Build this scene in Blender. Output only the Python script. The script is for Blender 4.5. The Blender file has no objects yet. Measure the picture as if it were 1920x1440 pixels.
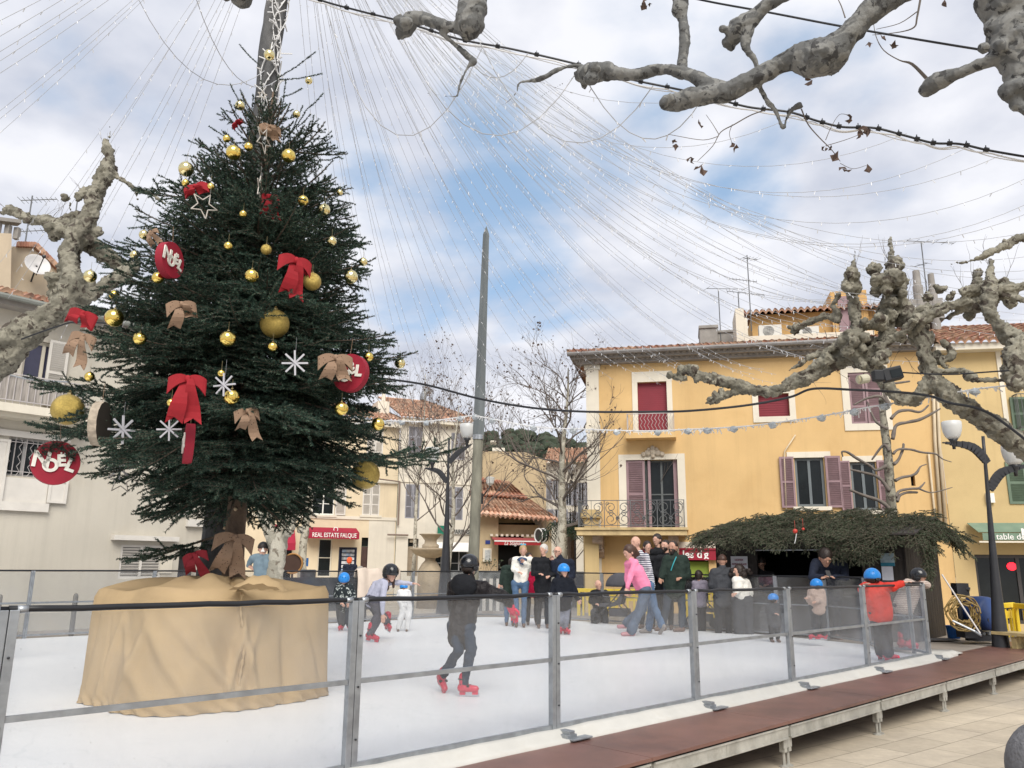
import bpy, bmesh, math, random
import numpy as np
from mathutils import Vector, Matrix
random.seed(7); RNG = np.random.default_rng(11)
S = bpy.context.scene
COL = S.collection
R = math.radians
# ---------------------------------------------------------------- camera
HC = 1.25            # eye above the ice (the ice is z = 0, the square is GZ)
GZ = -0.40
F_ = 1500.0; PITCH = math.atan(342 / 1500); ROLL = 0.0085
_f = np.array([0, math.cos(PITCH), math.sin(PITCH)]); _u0 = np.array([0, -math.sin(PITCH), math.cos(PITCH)]); _r0 = np.array([1., 0, 0])
_r = math.cos(ROLL) * _r0 + math.sin(ROLL) * _u0; _u = -math.sin(ROLL) * _r0 + math.cos(ROLL) * _u0
CAMP = np.array([0, 0, HC])
cam = bpy.data.cameras.new('camera'); cam.sensor_width = 36; cam.lens = F_ / 1920 * 36; cam.clip_end = 5000; cam.clip_start = 0.05
co = bpy.data.objects.new('camera', cam); COL.objects.link(co); S.camera = co
co.matrix_world = Matrix(((_r[0], _u[0], -_f[0], 0), (_r[1], _u[1], -_f[1], 0), (_r[2], _u[2], -_f[2], HC), (0, 0, 0, 1)))
S.view_settings.view_transform = 'Standard'; S.view_settings.look = 'None'; S.view_settings.gamma = 1
S.view_settings.exposure = 0.64
S.render.resolution_x = 1024; S.render.resolution_y = 768
S.cycles.max_bounces = 8; S.cycles.transparent_max_bounces = 24; S.cycles.diffuse_bounces = 3; S.cycles.glossy_bounces = 3
S.cycles.use_denoising = True
# ---------------------------------------------------------------- light
SUN_EL, SUN_AZ = R(45), R(170)      # azimuth clockwise from +Y
W = bpy.data.worlds.new('World'); S.world = W; W.use_nodes = True
nt = W.node_tree; N = nt.nodes; L = nt.links
bg = N['Background']; bg.inputs['Strength'].default_value = 0.1
sky = N.new('ShaderNodeTexSky'); sky.sky_type = 'NISHITA'; sky.sun_disc = False
sky.sun_elevation = SUN_EL; sky.sun_rotation = SUN_AZ; sky.air_density = 1.0; sky.dust_density = 0.6
tc = N.new('ShaderNodeTexCoord')
sep = N.new('ShaderNodeSeparateXYZ'); L.new(tc.outputs['Generated'], sep.inputs[0])
def wm(op, a, b=None, c=None):
    n = N.new('ShaderNodeMath'); n.operation = op
    for i, v in enumerate((a, b, c)):
        if v is None: continue
        if isinstance(v, (int, float)): n.inputs[i].default_value = v
        else: L.new(v, n.inputs[i])
    return n.outputs[0]
zz = wm('MAXIMUM', wm('ADD', sep.outputs['Z'], 0.22), 0.03)
cmb = N.new('ShaderNodeCombineXYZ')
L.new(wm('DIVIDE', sep.outputs['X'], zz), cmb.inputs[0]); L.new(wm('DIVIDE', sep.outputs['Y'], zz), cmb.inputs[1])
mp = N.new('ShaderNodeMapping'); mp.inputs['Location'].default_value = (3.1, 8.6, 0.4); mp.inputs['Rotation'].default_value = (0, 0, R(12)); L.new(cmb.outputs[0], mp.inputs[0])
n1 = N.new('ShaderNodeTexNoise'); n1.inputs['Scale'].default_value = 1.9; n1.inputs['Detail'].default_value = 7; n1.inputs['Roughness'].default_value = 0.5
n1.inputs['Distortion'].default_value = 0.25; L.new(mp.outputs[0], n1.inputs['Vector'])
n2 = N.new('ShaderNodeTexNoise'); n2.inputs['Scale'].default_value = 3.1; n2.inputs['Detail'].default_value = 6; n2.inputs['Roughness'].default_value = 0.5; L.new(mp.outputs[0], n2.inputs['Vector'])
r1 = N.new('ShaderNodeValToRGB'); r1.color_ramp.interpolation = 'EASE'
r1.color_ramp.elements[0].position = 0.25; r1.color_ramp.elements[0].color = (0, 0, 0, 1)
r1.color_ramp.elements[1].position = 0.46; r1.color_ramp.elements[1].color = (1, 1, 1, 1)
cov = n1.outputs['Fac']
for (bx, by, rad, amt) in ((905, 150, .06, .15), (800, 430, .14, .14), (1010, 390, .09, .13), (660, 260, .05, .12), (1420, 330, .06, .12), (1720, 440, .08, .10), (60, 260, .05, .12), (300, 215, .05, .13), (120, 115, .05, .14), (1210, 215, .06, .10), (1560, 140, .07, .10), (300, 300, .22, -.12), (100, 350, .25, -.10)):
    dv_ = _f + _r * ((bx - 960) / F_) + _u * ((720 - by) / F_); dv_ = dv_ / np.linalg.norm(dv_)
    dt = N.new('ShaderNodeVectorMath'); dt.operation = 'DOT_PRODUCT'; nn_ = N.new('ShaderNodeVectorMath'); nn_.operation = 'NORMALIZE'; L.new(tc.outputs['Generated'], nn_.inputs[0]); L.new(nn_.outputs[0], dt.inputs[0]); dt.inputs[1].default_value = tuple(dv_)
    mr = N.new('ShaderNodeMapRange'); mr.interpolation_type = 'SMOOTHSTEP'; mr.inputs['From Min'].default_value = math.cos(rad * 1.5); mr.inputs['From Max'].default_value = 1.0; mr.inputs['To Min'].default_value = 0; mr.inputs['To Max'].default_value = amt
    L.new(dt.outputs['Value'], mr.inputs['Value']); cov = wm('SUBTRACT', cov, mr.outputs[0])
L.new(cov, r1.inputs[0])
r2 = N.new('ShaderNodeValToRGB')
r2.color_ramp.elements[0].position = 0.36; r2.color_ramp.elements[0].color = (4.0, 4.25, 4.95, 1)
r2.color_ramp.elements[1].position = 0.62; r2.color_ramp.elements[1].color = (6.2, 6.25, 6.6, 1)
L.new(n2.outputs['Fac'], r2.inputs[0])
skm = N.new('ShaderNodeMixRGB'); skm.blend_type = 'MIX'; skm.inputs[0].default_value = 0.55; skm.inputs[2].default_value = (2.9, 4.2, 5.8, 1)
L.new(sky.outputs[0], skm.inputs[1])
mx = N.new('ShaderNodeMixRGB'); L.new(r1.outputs[0], mx.inputs[0]); L.new(skm.outputs[0], mx.inputs[1]); L.new(r2.outputs[0], mx.inputs[2])
L.new(mx.outputs[0], bg.inputs['Color'])
sd = bpy.data.lights.new('sun', 'SUN'); sd.energy = 2.6; sd.angle = R(40); sd.color = (1, .95, .87)
so = bpy.data.objects.new('sun', sd); COL.objects.link(so)
sdir = Vector((math.sin(SUN_AZ) * math.cos(SUN_EL), math.cos(SUN_AZ) * math.cos(SUN_EL), math.sin(SUN_EL)))
so.rotation_euler = sdir.to_track_quat('Z', 'Y').to_euler()
# ---------------------------------------------------------------- projection helpers (a pixel of the 1920x1440 photo -> a place)
def ray(x, y):
    d = _f + _r * ((x - 960) / F_) + _u * ((720 - y) / F_)
    return d
def P(x, y, d):                     # the point on that ray at ground distance d in front of the camera
    r = ray(x, y); return CAMP + r * (d / r[1])
def PZ(x, y, z=0.0):                # the point on that ray at height z
    r = ray(x, y); return CAMP + r * ((z - HC) / r[2])
def PXM(d): return F_ / (d * math.cos(PITCH))     # photo pixels per metre at distance d (near the horizon)
# ---------------------------------------------------------------- materials
def _mix(nt, fac, a, b):
    m = nt.nodes.new('ShaderNodeMixRGB')
    if isinstance(fac, float): m.inputs[0].default_value = fac
    else: nt.links.new(fac, m.inputs[0])
    for i, v in ((1, a), (2, b)):
        if isinstance(v, tuple): m.inputs[i].default_value = (*v[:3], 1)
        else: nt.links.new(v, m.inputs[i])
    return m.outputs[0]
def _noise(nt, vec, scale, detail=4, rough=.55, dist=0):
    n = nt.nodes.new('ShaderNodeTexNoise'); n.inputs['Scale'].default_value = scale; n.inputs['Detail'].default_value = detail
    n.inputs['Roughness'].default_value = rough; n.inputs['Distortion'].default_value = dist
    nt.links.new(vec, n.inputs['Vector']); return n.outputs['Fac']
def _ramp(nt, v, p0, p1, c0=(0, 0, 0), c1=(1, 1, 1)):
    r = nt.nodes.new('ShaderNodeValToRGB'); r.color_ramp.elements[0].position = p0; r.color_ramp.elements[1].position = p1
    r.color_ramp.elements[0].color = (*c0, 1); r.color_ramp.elements[1].color = (*c1, 1); nt.links.new(v, r.inputs[0]); return r.outputs[0]
def _coord(nt, stretch=None):
    t = nt.nodes.new('ShaderNodeTexCoord').outputs['Object']
    if stretch:
        m = nt.nodes.new('ShaderNodeMapping'); m.inputs['Scale'].default_value = stretch; nt.links.new(t, m.inputs[0]); t = m.outputs[0]
    return t
def mat(name, c, rough=.7, var=.12, scale=4, bump=0, bscale=40, metal=0, stain=None, sscale=1.0, samt=.6, stretch=None, spec=.4, wave=None):
    m = bpy.data.materials.new(name); m.use_nodes = True; nt = m.node_tree; b = nt.nodes['Principled BSDF']
    v = _coord(nt, stretch)
    n = _noise(nt, v, scale, 5)
    col = _mix(nt, _ramp(nt, n, .3, .7), tuple(x * (1 - var) for x in c), tuple(min(1, x * (1 + var)) for x in c))
    if stain:
        s = _ramp(nt, _noise(nt, v, sscale, 6, .65, .4), .5, .72)
        mm = nt.nodes.new('ShaderNodeMath'); mm.operation = 'MULTIPLY'; nt.links.new(s, mm.inputs[0]); mm.inputs[1].default_value = samt
        col = _mix(nt, mm.outputs[0], col, stain)
    nt.links.new(col, b.inputs['Base Color'])
    b.inputs['Roughness'].default_value = rough; b.inputs['Metallic'].default_value = metal
    b.inputs['Specular IOR Level'].default_value = spec
    if bump:
        bp = nt.nodes.new('ShaderNodeBump'); bp.inputs['Strength'].default_value = min(1, bump); bp.inputs['Distance'].default_value = .02
        if wave:
            w = nt.nodes.new('ShaderNodeTexWave'); w.wave_type = 'BANDS'; w.bands_direction = wave[0]; w.inputs['Scale'].default_value = wave[1]; w.inputs['Distortion'].default_value = wave[2]
            nt.links.new(v, w.inputs['Vector']); nt.links.new(w.outputs['Fac'], bp.inputs['Height'])
        else: nt.links.new(_noise(nt, v, bscale, 5), bp.inputs['Height'])
        nt.links.new(bp.outputs[0], b.inputs['Normal'])
    return m
def emis(name, c, s):
    m = bpy.data.materials.new(name); m.use_nodes = True; b = m.node_tree.nodes['Principled BSDF']
    b.inputs['Base Color'].default_value = (*c, 1); b.inputs['Emission Color'].default_value = (*c, 1); b.inputs['Emission Strength'].default_value = s; return m
# ---------------------------------------------------------------- objects
def tag(o, label=None, cat=None, group=None, kind=None):
    if label: o['label'] = label
    if cat: o['category'] = cat
    if group: o['group'] = group
    if kind: o['kind'] = kind
    return o
def thing(name, loc, label=None, cat=None, group=None):
    o = bpy.data.objects.new(name, None); o.empty_display_size = .2; o.location = tuple(float(v) for v in loc); COL.objects.link(o)
    return tag(o, label, cat, group)
def wloc(o):
    v = Vector((0, 0, 0))
    while o is not None: v = v + o.location; o = o.parent
    return np.array(v)
def frame(d, up=(0, 0, 1)):
    d = np.array(d, float); d /= np.linalg.norm(d) + 1e-12
    u = np.array(up, float)
    if abs(np.dot(d, u)) > .98: u = np.array([1., 0, 0])
    a = np.cross(u, d); a /= np.linalg.norm(a); b = np.cross(d, a)
    return a, b, d
class MB:
    def __init__(s): s.v = []; s.f = []; s.m = []; s.n = 0; s.mi = 0
    def add(s, vs, fs, mi=None):
        vs = np.asarray(vs, float).reshape(-1, 3); b = s.n; s.v.append(vs); s.n += len(vs)
        mi = s.mi if mi is None else mi
        for f in fs: s.f.append([b + i for i in f]); s.m.append(mi)
        return s
    def box(s, c, size, ax=None, mi=None):      # centre, full sizes, axes rows
        c = np.array(c, float); ax = np.eye(3) if ax is None else np.array(ax, float)
        h = np.array(size) / 2.; vs = []
        for k in range(8):
            sg = np.array([(k & 1) * 2 - 1, (k >> 1 & 1) * 2 - 1, (k >> 2 & 1) * 2 - 1]); vs.append(c + (sg * h) @ ax)
        return s.add(vs, [(0, 2, 3, 1), (4, 5, 7, 6), (0, 1, 5, 4), (2, 6, 7, 3), (0, 4, 6, 2), (1, 3, 7, 5)], mi)
    def bar(s, a, b, w, t=None, mi=None, up=(0, 0, 1)):
        a = np.array(a, float); b = np.array(b, float); x, y, z = frame(b - a, up)
        return s.box((a + b) / 2, (w, t or w, np.linalg.norm(b - a)), (x, y, z), mi)
    def tube(s, pts, rad, n=8, mi=None, cap=True, closed=False, bump=0, seed=0):
        pts = [np.array(p, float) for p in pts]; k = len(pts)
        rad = [rad] * k if isinstance(rad, (int, float)) else list(rad)
        rg = np.random.default_rng(seed) if bump else None
        vs = []; pa = None
        for i in range(k):
            if closed: d = pts[(i + 1) % k] - pts[i - 1]
            else: d = pts[min(i + 1, k - 1)] - pts[max(i - 1, 0)]
            d = d / (np.linalg.norm(d) + 1e-9)
            if pa is None: a, b, _ = frame(d)
            else:
                a = pa - d * np.dot(pa, d); a /= np.linalg.norm(a) + 1e-9; b = np.cross(d, a)
            pa = a
            for j in range(n):
                t = 2 * math.pi * j / n; r = rad[i] * (1 + (rg.uniform(-bump, bump) if bump else 0))
                vs.append(pts[i] + (a * math.cos(t) + b * math.sin(t)) * r)
        fs = []
        for i in range(k if closed else k - 1):
            for j in range(n):
                i2 = (i + 1) % k
                fs.append((i * n + j, i * n + (j + 1) % n, i2 * n + (j + 1) % n, i2 * n + j))
        if cap and not closed: fs.append(tuple(range(n))[::-1]); fs.append(tuple((k - 1) * n + j for j in range(n)))
        return s.add(vs, fs, mi)
    def ball(s, c, r, ax=None, nu=12, nv=8, mi=None, z0=-1.0, z1=1.0, noise=0, seed=0):   # ellipsoid, optionally clipped in its own z
        c = np.array(c, float); r = np.array([r] * 3 if isinstance(r, (int, float)) else r, float); ax = np.eye(3) if ax is None else np.array(ax)
        t0, t1 = math.asin(z0), math.asin(z1); vs = []; rg = np.random.default_rng(seed)
        for i in range(nv + 1):
            t = t0 + (t1 - t0) * i / nv
            for j in range(nu):
                p = 2 * math.pi * j / nu; q = np.array([math.cos(t) * math.cos(p), math.cos(t) * math.sin(p), math.sin(t)]) * r
                if noise: q = q * (1 + rg.uniform(-noise, noise))
                vs.append(c + q @ ax)
        fs = [(i * nu + j, i * nu + (j + 1) % nu, (i + 1) * nu + (j + 1) % nu, (i + 1) * nu + j) for i in range(nv) for j in range(nu)]
        if z0 > -1: fs.append(tuple(range(nu))[::-1])
        if z1 < 1: fs.append(tuple(nv * nu + j for j in range(nu)))
        return s.add(vs, fs, mi)
    def lathe(s, c, prof, n=16, mi=None, sx=1, ax=None):
        c = np.array(c, float); vs = []; ax = np.eye(3) if ax is None else np.array(ax)
        for r, z in prof:
            for j in range(n):
                t = 2 * math.pi * j / n; vs.append(c + np.array([r * math.cos(t), r * sx * math.sin(t), z]) @ ax)
        k = len(prof); fs = [(i * n + j, i * n + (j + 1) % n, (i + 1) * n + (j + 1) % n, (i + 1) * n + j) for i in range(k - 1) for j in range(n)]
        fs.append(tuple(range(n))[::-1]); fs.append(tuple((k - 1) * n + j for j in range(n)))
        return s.add(vs, fs, mi)
    def poly(s, pts, thick=None, nrm=None, mi=None):          # flat polygon, with thickness along nrm
        pts = [np.array(p, float) for p in pts]; n = len(pts)
        if thick is None: return s.add(pts, [tuple(range(n))], mi)
        q = np.array(nrm, float) * thick
        fs = [tuple(range(n))[::-1], tuple(n + i for i in range(n))] + [(i, (i + 1) % n, n + (i + 1) % n, n + i) for i in range(n)]
        return s.add(pts + [p + q for p in pts], fs, mi)
    def build(s, name, mats, parent=None, loc=None, smooth=False, bevel=0):
        V = np.concatenate(s.v) if s.v else np.zeros((0, 3))
        if parent is not None: o0 = wloc(parent)
        elif loc is not None: o0 = np.array(loc, float)
        else: o0 = np.array([(V[:, 0].min() + V[:, 0].max()) / 2, (V[:, 1].min() + V[:, 1].max()) / 2, V[:, 2].min()])
        me = bpy.data.meshes.new(name); me.from_pydata((V - o0).tolist(), [], s.f)
        for m in (mats if isinstance(mats, (list, tuple)) else [mats]): me.materials.append(m)
        me.polygons.foreach_set('material_index', s.m)
        if smooth: me.polygons.foreach_set('use_smooth', [True] * len(s.f))
        me.update(); me.validate()
        o = bpy.data.objects.new(name, me); COL.objects.link(o)
        if parent is not None: o.parent = parent
        else: o.location = tuple(o0)
        if bevel:
            bv = o.modifiers.new('bevel', 'BEVEL'); bv.width = bevel; bv.segments = 2; bv.limit_method = 'ANGLE'
        if smooth:
            try: me.shade_smooth()
            except Exception: pass
        return o
def np_mesh(name, V, Fa, mats, parent=None, loc=None, mi=None, smooth=False):      # all triangles or all quads, big meshes
    o0 = wloc(parent) if parent is not None else (np.array(loc, float) if loc is not None else np.array([V[:, 0].mean(), V[:, 1].mean(), V[:, 2].min()]))
    me = bpy.data.meshes.new(name); V = (V - o0).astype(np.float32); k = Fa.shape[1]
    me.vertices.add(len(V)); me.vertices.foreach_set('co', V.ravel())
    me.loops.add(Fa.size); me.loops.foreach_set('vertex_index', Fa.ravel().astype(np.int32))
    me.polygons.add(len(Fa)); me.polygons.foreach_set('loop_start', np.arange(0, Fa.size, k, dtype=np.int32))
    for m in (mats if isinstance(mats, (list, tuple)) else [mats]): me.materials.append(m)
    if mi is not None: me.polygons.foreach_set('material_index', mi.astype(np.int32))
    if smooth: me.polygons.foreach_set('use_smooth', np.ones(len(Fa), bool))
    me.update(calc_edges=True)
    o = bpy.data.objects.new(name, me); COL.objects.link(o)
    if parent is not None: o.parent = parent
    else: o.location = tuple(o0)
    return o
def text_mesh(name, body, m, parent, origin, ex, up, size, depth=.01, align='CENTER', width=None, bold=0.0, shear=0):
    cu = bpy.data.curves.new(name, 'FONT'); cu.body = body; cu.size = size; cu.extrude = depth; cu.align_x = align; cu.align_y = 'CENTER'; cu.offset = bold; cu.shear = shear
    t = bpy.data.objects.new(name, cu); COL.objects.link(t)
    dg = bpy.context.evaluated_depsgraph_get(); me = bpy.data.meshes.new_from_object(t.evaluated_get(dg)); bpy.data.objects.remove(t)
    ex = np.array(ex, float); ex /= np.linalg.norm(ex); up = np.array(up, float); up /= np.linalg.norm(up); nz = np.cross(ex, up)
    co_ = np.empty(len(me.vertices) * 3, np.float32); me.vertices.foreach_get('co', co_); co_ = co_.reshape(-1, 3).astype(float)
    if width and len(co_):
        w = co_[:, 0].max() - co_[:, 0].min(); co_[:, 0] *= width / w
    o0 = wloc(parent) if parent is not None else np.array(origin)
    co_ = co_[:, :1] * ex + co_[:, 1:2] * up + co_[:, 2:] * nz + np.array(origin) - o0
    me.vertices.foreach_set('co', co_.astype(np.float32).ravel()); me.materials.clear(); me.materials.append(m); me.update()
    o = bpy.data.objects.new(name, me); COL.objects.link(o)
    if parent is not None: o.parent = parent
    return o
def copy_tree(o, parent=None):
    c = o.copy(); COL.objects.link(c); c.parent = parent
    for ch in list(o.children): copy_tree(ch, c)
    return c
# common materials
GALV = mat('galvanised_steel', (.33, .35, .37), .42, .2, 9, .08, 30, .7, stain=(.2, .21, .22), sscale=5)
BLACKR = mat('black_rubber', (.012, .013, .016), .45, .2, 5)
DARKM = mat('dark_iron', (.025, .026, .03), .4, .2, 6, .05)
GLASSD = mat('dark_window_glass', (.010, .013, .014), .15, .3, 2, spec=.35)
WHITE = mat('white_paint', (.72, .71, .67), .6, .06, 3)
# ================================================================ ground, ice, deck, fences
def ground_mat():
    m = bpy.data.materials.new('stone_paving'); m.use_nodes = True; nt = m.node_tree; b = nt.nodes['Principled BSDF']
    v = nt.nodes.new('ShaderNodeTexCoord').outputs['Object']
    mp = nt.nodes.new('ShaderNodeMapping'); mp.inputs['Rotation'].default_value = (0, 0, R(-38)); nt.links.new(v, mp.inputs[0])
    br = nt.nodes.new('ShaderNodeTexBrick'); nt.links.new(mp.outputs[0], br.inputs['Vector'])
    br.inputs['Scale'].default_value = 1; br.inputs['Brick Width'].default_value = .78; br.inputs['Row Height'].default_value = .36; br.inputs['Mortar Size'].default_value = .006
    br.inputs['Color1'].default_value = (.56, .49, .385, 1); br.inputs['Color2'].default_value = (.46, .40, .31, 1); br.inputs['Mortar'].default_value = (.30, .26, .2, 1); br.inputs['Bias'].default_value = -.1
    n = _ramp(nt, _noise(nt, v, 1.3, 8, .65), .35, .7, (.80, .79, .78), (1.08, 1.07, 1.04))
    mu = nt.nodes.new('ShaderNodeMixRGB'); mu.blend_type = 'MULTIPLY'; mu.inputs[0].default_value = 1; nt.links.new(br.outputs[0], mu.inputs[1]); nt.links.new(n, mu.inputs[2])
    n3 = _ramp(nt, _noise(nt, v, 14, 8, .7), .3, .7, (.88, .87, .86), (1.05, 1.05, 1.05))
    m3 = nt.nodes.new('ShaderNodeMixRGB'); m3.blend_type = 'MULTIPLY'; m3.inputs[0].default_value = 1; nt.links.new(mu.outputs[0], m3.inputs[1]); nt.links.new(n3, m3.inputs[2])
    nt.links.new(m3.outputs[0], b.inputs['Base Color']); b.inputs['Roughness'].default_value = .75
    bp = nt.nodes.new('ShaderNodeBump'); bp.inputs['Strength'].default_value = .5; bp.inputs['Distance'].default_value = .01
    bp.invert = True; nt.links.new(br.outputs['Fac'], bp.inputs['Height']); nt.links.new(bp.outputs[0], b.inputs['Normal'])
    return m
g = MB(); g.add([(-600, -60, GZ), (600, -60, GZ), (600, 900, GZ), (-600, 900, GZ)], [(0, 1, 2, 3)])
tag(g.build('ground', ground_mat(), loc=(0, 0, GZ)), 'pale stone paving of the town square', kind='structure')
# rink frame: A = near fence line (runs 45 degrees away to the right)
NA = PZ(1040, 1375)[:2]; NB = PZ(1742, 1232)[:2]
e1 = (NB - NA) / np.linalg.norm(NB - NA); e2 = np.array([-e1[1], e1[0]])     # along the near fence / across the rink
def RK(s, t, z=0): q = NA + e1 * s + e2 * t; return np.array([q[0], q[1], z])
def rk(p): q = np.array(p[:2]) - NA; return float(q @ e1), float(q @ e2)
LEN = np.linalg.norm(NB - NA)
far0 = rk(PZ(80, 1197)); far1 = rk(PZ(900, 1154)); fr1 = rk(PZ(1130, 1167)); fr2 = rk(PZ(1460, 1192)); fr3 = rk(PZ(1625, 1210))
TW = (far0[1] + far1[1]) / 2
S0 = -9.0
ice = bpy.data.materials.new('ice'); ice.use_nodes = True; nt = ice.node_tree; b = nt.nodes['Principled BSDF']; v = _coord(nt)
c = _mix(nt, _ramp(nt, _noise(nt, v, .5, 6, .6), .3, .7), (.70, .715, .735), (.79, .795, .80))
mpp = nt.nodes.new('ShaderNodeMapping'); mpp.inputs['Rotation'].default_value = (0, 0, R(30)); mpp.inputs['Scale'].default_value = (.25, 5, 1); nt.links.new(v, mpp.inputs[0])
sc = _ramp(nt, _noise(nt, mpp.outputs[0], 5, 10, .75, 1.5), .56, .66, (1, 1, 1), (.87, .885, .91))
mu = nt.nodes.new('ShaderNodeMixRGB'); mu.blend_type = 'MULTIPLY'; mu.inputs[0].default_value = 1; nt.links.new(c, mu.inputs[1]); nt.links.new(sc, mu.inputs[2])
vr = nt.nodes.new('ShaderNodeTexVoronoi'); vr.feature = 'DISTANCE_TO_EDGE'; vr.inputs['Scale'].default_value = .55
nz_ = nt.nodes.new('ShaderNodeTexNoise'); nz_.inputs['Scale'].default_value = .8; nz_.inputs['Detail'].default_value = 3; nt.links.new(v, nz_.inputs['Vector'])
vm = nt.nodes.new('ShaderNodeVectorMath'); vm.operation = 'MULTIPLY_ADD'; nt.links.new(nz_.outputs['Color'], vm.inputs[0]); vm.inputs[1].default_value = (2, 2, 2); nt.links.new(v, vm.inputs[2])
nt.links.new(vm.outputs[0], vr.inputs['Vector'])
scr = _ramp(nt, vr.outputs['Distance'], 0.0, .009, (.74, .77, .80), (1, 1, 1))
mu2 = nt.nodes.new('ShaderNodeMixRGB'); mu2.blend_type = 'MULTIPLY'; mu2.inputs[0].default_value = .4; nt.links.new(mu.outputs[0], mu2.inputs[1]); nt.links.new(scr, mu2.inputs[2])
nt.links.new(mu2.outputs[0], b.inputs['Base Color']); b.inputs['Roughness'].default_value = .38; b.inputs['Specular IOR Level'].default_value = .3
bp = nt.nodes.new('ShaderNodeBump'); bp.inputs['Strength'].default_value = .12; bp.inputs['Distance'].default_value = .01
nt.links.new(_noise(nt, mpp.outputs[0], 9, 8, .7), bp.inputs['Height']); nt.links.new(bp.outputs[0], b.inputs['Normal'])
far_s = [far1[0], fr1[0], fr2[0]]
outline = [(S0, .05), (LEN, .05), (LEN + .55, .9), (fr3[0] + .1, fr3[1]), fr2, fr1, (far1[0] + .2, TW - .9), (far1[0] - .8, TW), (S0, TW)]
i_ = MB(); i_.add([RK(s, t, 0) for s, t in outline], [tuple(range(len(outline)))])
tag(i_.build('ice_floor', ice, loc=(0, 0, 0)), 'white skating rink ice', kind='structure')
# deck around the rink
deckm = mat('brown_film_plywood', (.150, .072, .056), .42, .22, 2.5, .12, 160, stain=(.065, .032, .028), sscale=.9, samt=.9, spec=.5)
de0 = rk(PZ(1220, 1417, -.03)); de1 = rk(PZ(1920, 1236, -.03)); DT = (de0[1] + de1[1]) / 2
DE = LEN + 7.5
d = MB()
bw = 2.0
s = -10.0; k = 0
while s < DE:
    d.box(RK(s + bw / 2, DT / 2 + .02, -.042), (bw - .006, abs(DT) + .04, .024), (np.append(e1, 0), np.append(e2, 0), (0, 0, 1))); s += bw
tag(d.build('deck', deckm, loc=(0, 0, -.03)), 'brown plywood walkway boards along the rink', kind='structure')
d = MB()
for (s0, s1, t0, t1) in ((LEN + .9, DE, .03, 9.0), (-10, DE, 9.03, TW + 2.2)):
    d.box(RK((s0 + s1) / 2, (t0 + t1) / 2, -.044), (s1 - s0, t1 - t0, .02), (np.append(e1, 0), np.append(e2, 0), (0, 0, 1)))
d.box(RK((LEN - 10) / 2, 4.53, -.044), (LEN + 11.7, 8.95, .02), (np.append(e1, 0), np.append(e2, 0), (0, 0, 1)))
tag(d.build('deck_floor', mat('worn_grey_boards', (.24, .21, .18), .7, .2, 2), loc=(0, 0, -.05)), 'worn boards around the far side of the rink', kind='structure')
fr = thing('deck_frame', RK(2, DT, GZ), 'galvanised steel frame and screw legs holding up the brown walkway edge', 'platform frame')
alum = mat('aluminium_frame', (.42, .41, .37), .5, .2, 6, .05, 20, .4, stain=(.25, .23, .19), sscale=7)
ed = (np.append(e1, 0), np.append(e2, 0), (0, 0, 1))
s = -10.0
while s < DE:
    m_ = MB(); m_.box(RK(s + bw / 2, DT + .02, -.115), (bw - .05, .035, .10), ed); m_.box(RK(s + bw / 2, DT + .015, -.071), (bw - .05, .05, .012), ed)
    m_.box(RK(s + bw / 2, DT + .015, -.162), (bw - .05, .05, .01), ed); m_.build('edge_beam', alum, fr)
    for off in (-.035, .04):
        l = MB(); l.box(RK(s + off, DT + .05, -.17), (.045, .05, .22), ed); l.box(RK(s + off, DT + .03, -.2), (.07, .012, .09), ed)
        l.tube([RK(s + off, DT + .05, -.27), RK(s + off, DT + .05, GZ + .01)], .013, 6); l.lathe(RK(s + off, DT + .05, GZ), [(.045, 0), (.045, .008), (.012, .02)], 8)
        l.build('leg', alum, fr)
    s += bw
# dark stuff below the deck: cross beams and legs further in
m_ = MB()
for s in np.arange(-9, DE, 2.0):
    m_.box(RK(s, DT / 2 + 1, -.12), (.05, abs(DT) + 2, .09), ed)
m_.build('cross_beam', alum, fr)
# white membrane strip outside the fence
me_m = mat('white_membrane', (.50, .49, .455), .55, .08, 3, .2, 8, stain=(.45, .43, .38), sscale=3)
w = MB()
ss = np.linspace(-9, LEN + .9, 90); rg = np.random.default_rng(4)
to = -.175 + np.cumsum(rg.normal(0, .008, len(ss))) * .5; to = np.clip(to, -.22, -.14)
to[-6:] = np.linspace(to[-6], -.12, 6)
vs = []
for i, s in enumerate(ss):
    for t, z in ((.06, .004), (-.04, .045), (-.09, .035), (-.13, -.004), (to[i], -.012), (to[i] - .004, -.03)):
        vs.append(RK(s, t, z + (rg.normal(0, .003) if z > -.02 else 0)))
fs = [(i * 6 + j, i * 6 + j + 1, (i + 1) * 6 + j + 1, (i + 1) * 6 + j) for i in range(len(ss) - 1) for j in range(5)]
w.add(vs, fs); w.poly([RK(LEN - .2, -.1, -.008), RK(LEN + 1.1, -.13, -.008), RK(LEN + 1.5, .15, -.008), RK(LEN + .9, .9, -.008), RK(LEN, .6, -.008)], .006, (0, 0, 1))
tag(w.build('rink_membrane', me_m, smooth=True), 'white plastic membrane strip tucked under the near rink fence', 'membrane')
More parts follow.
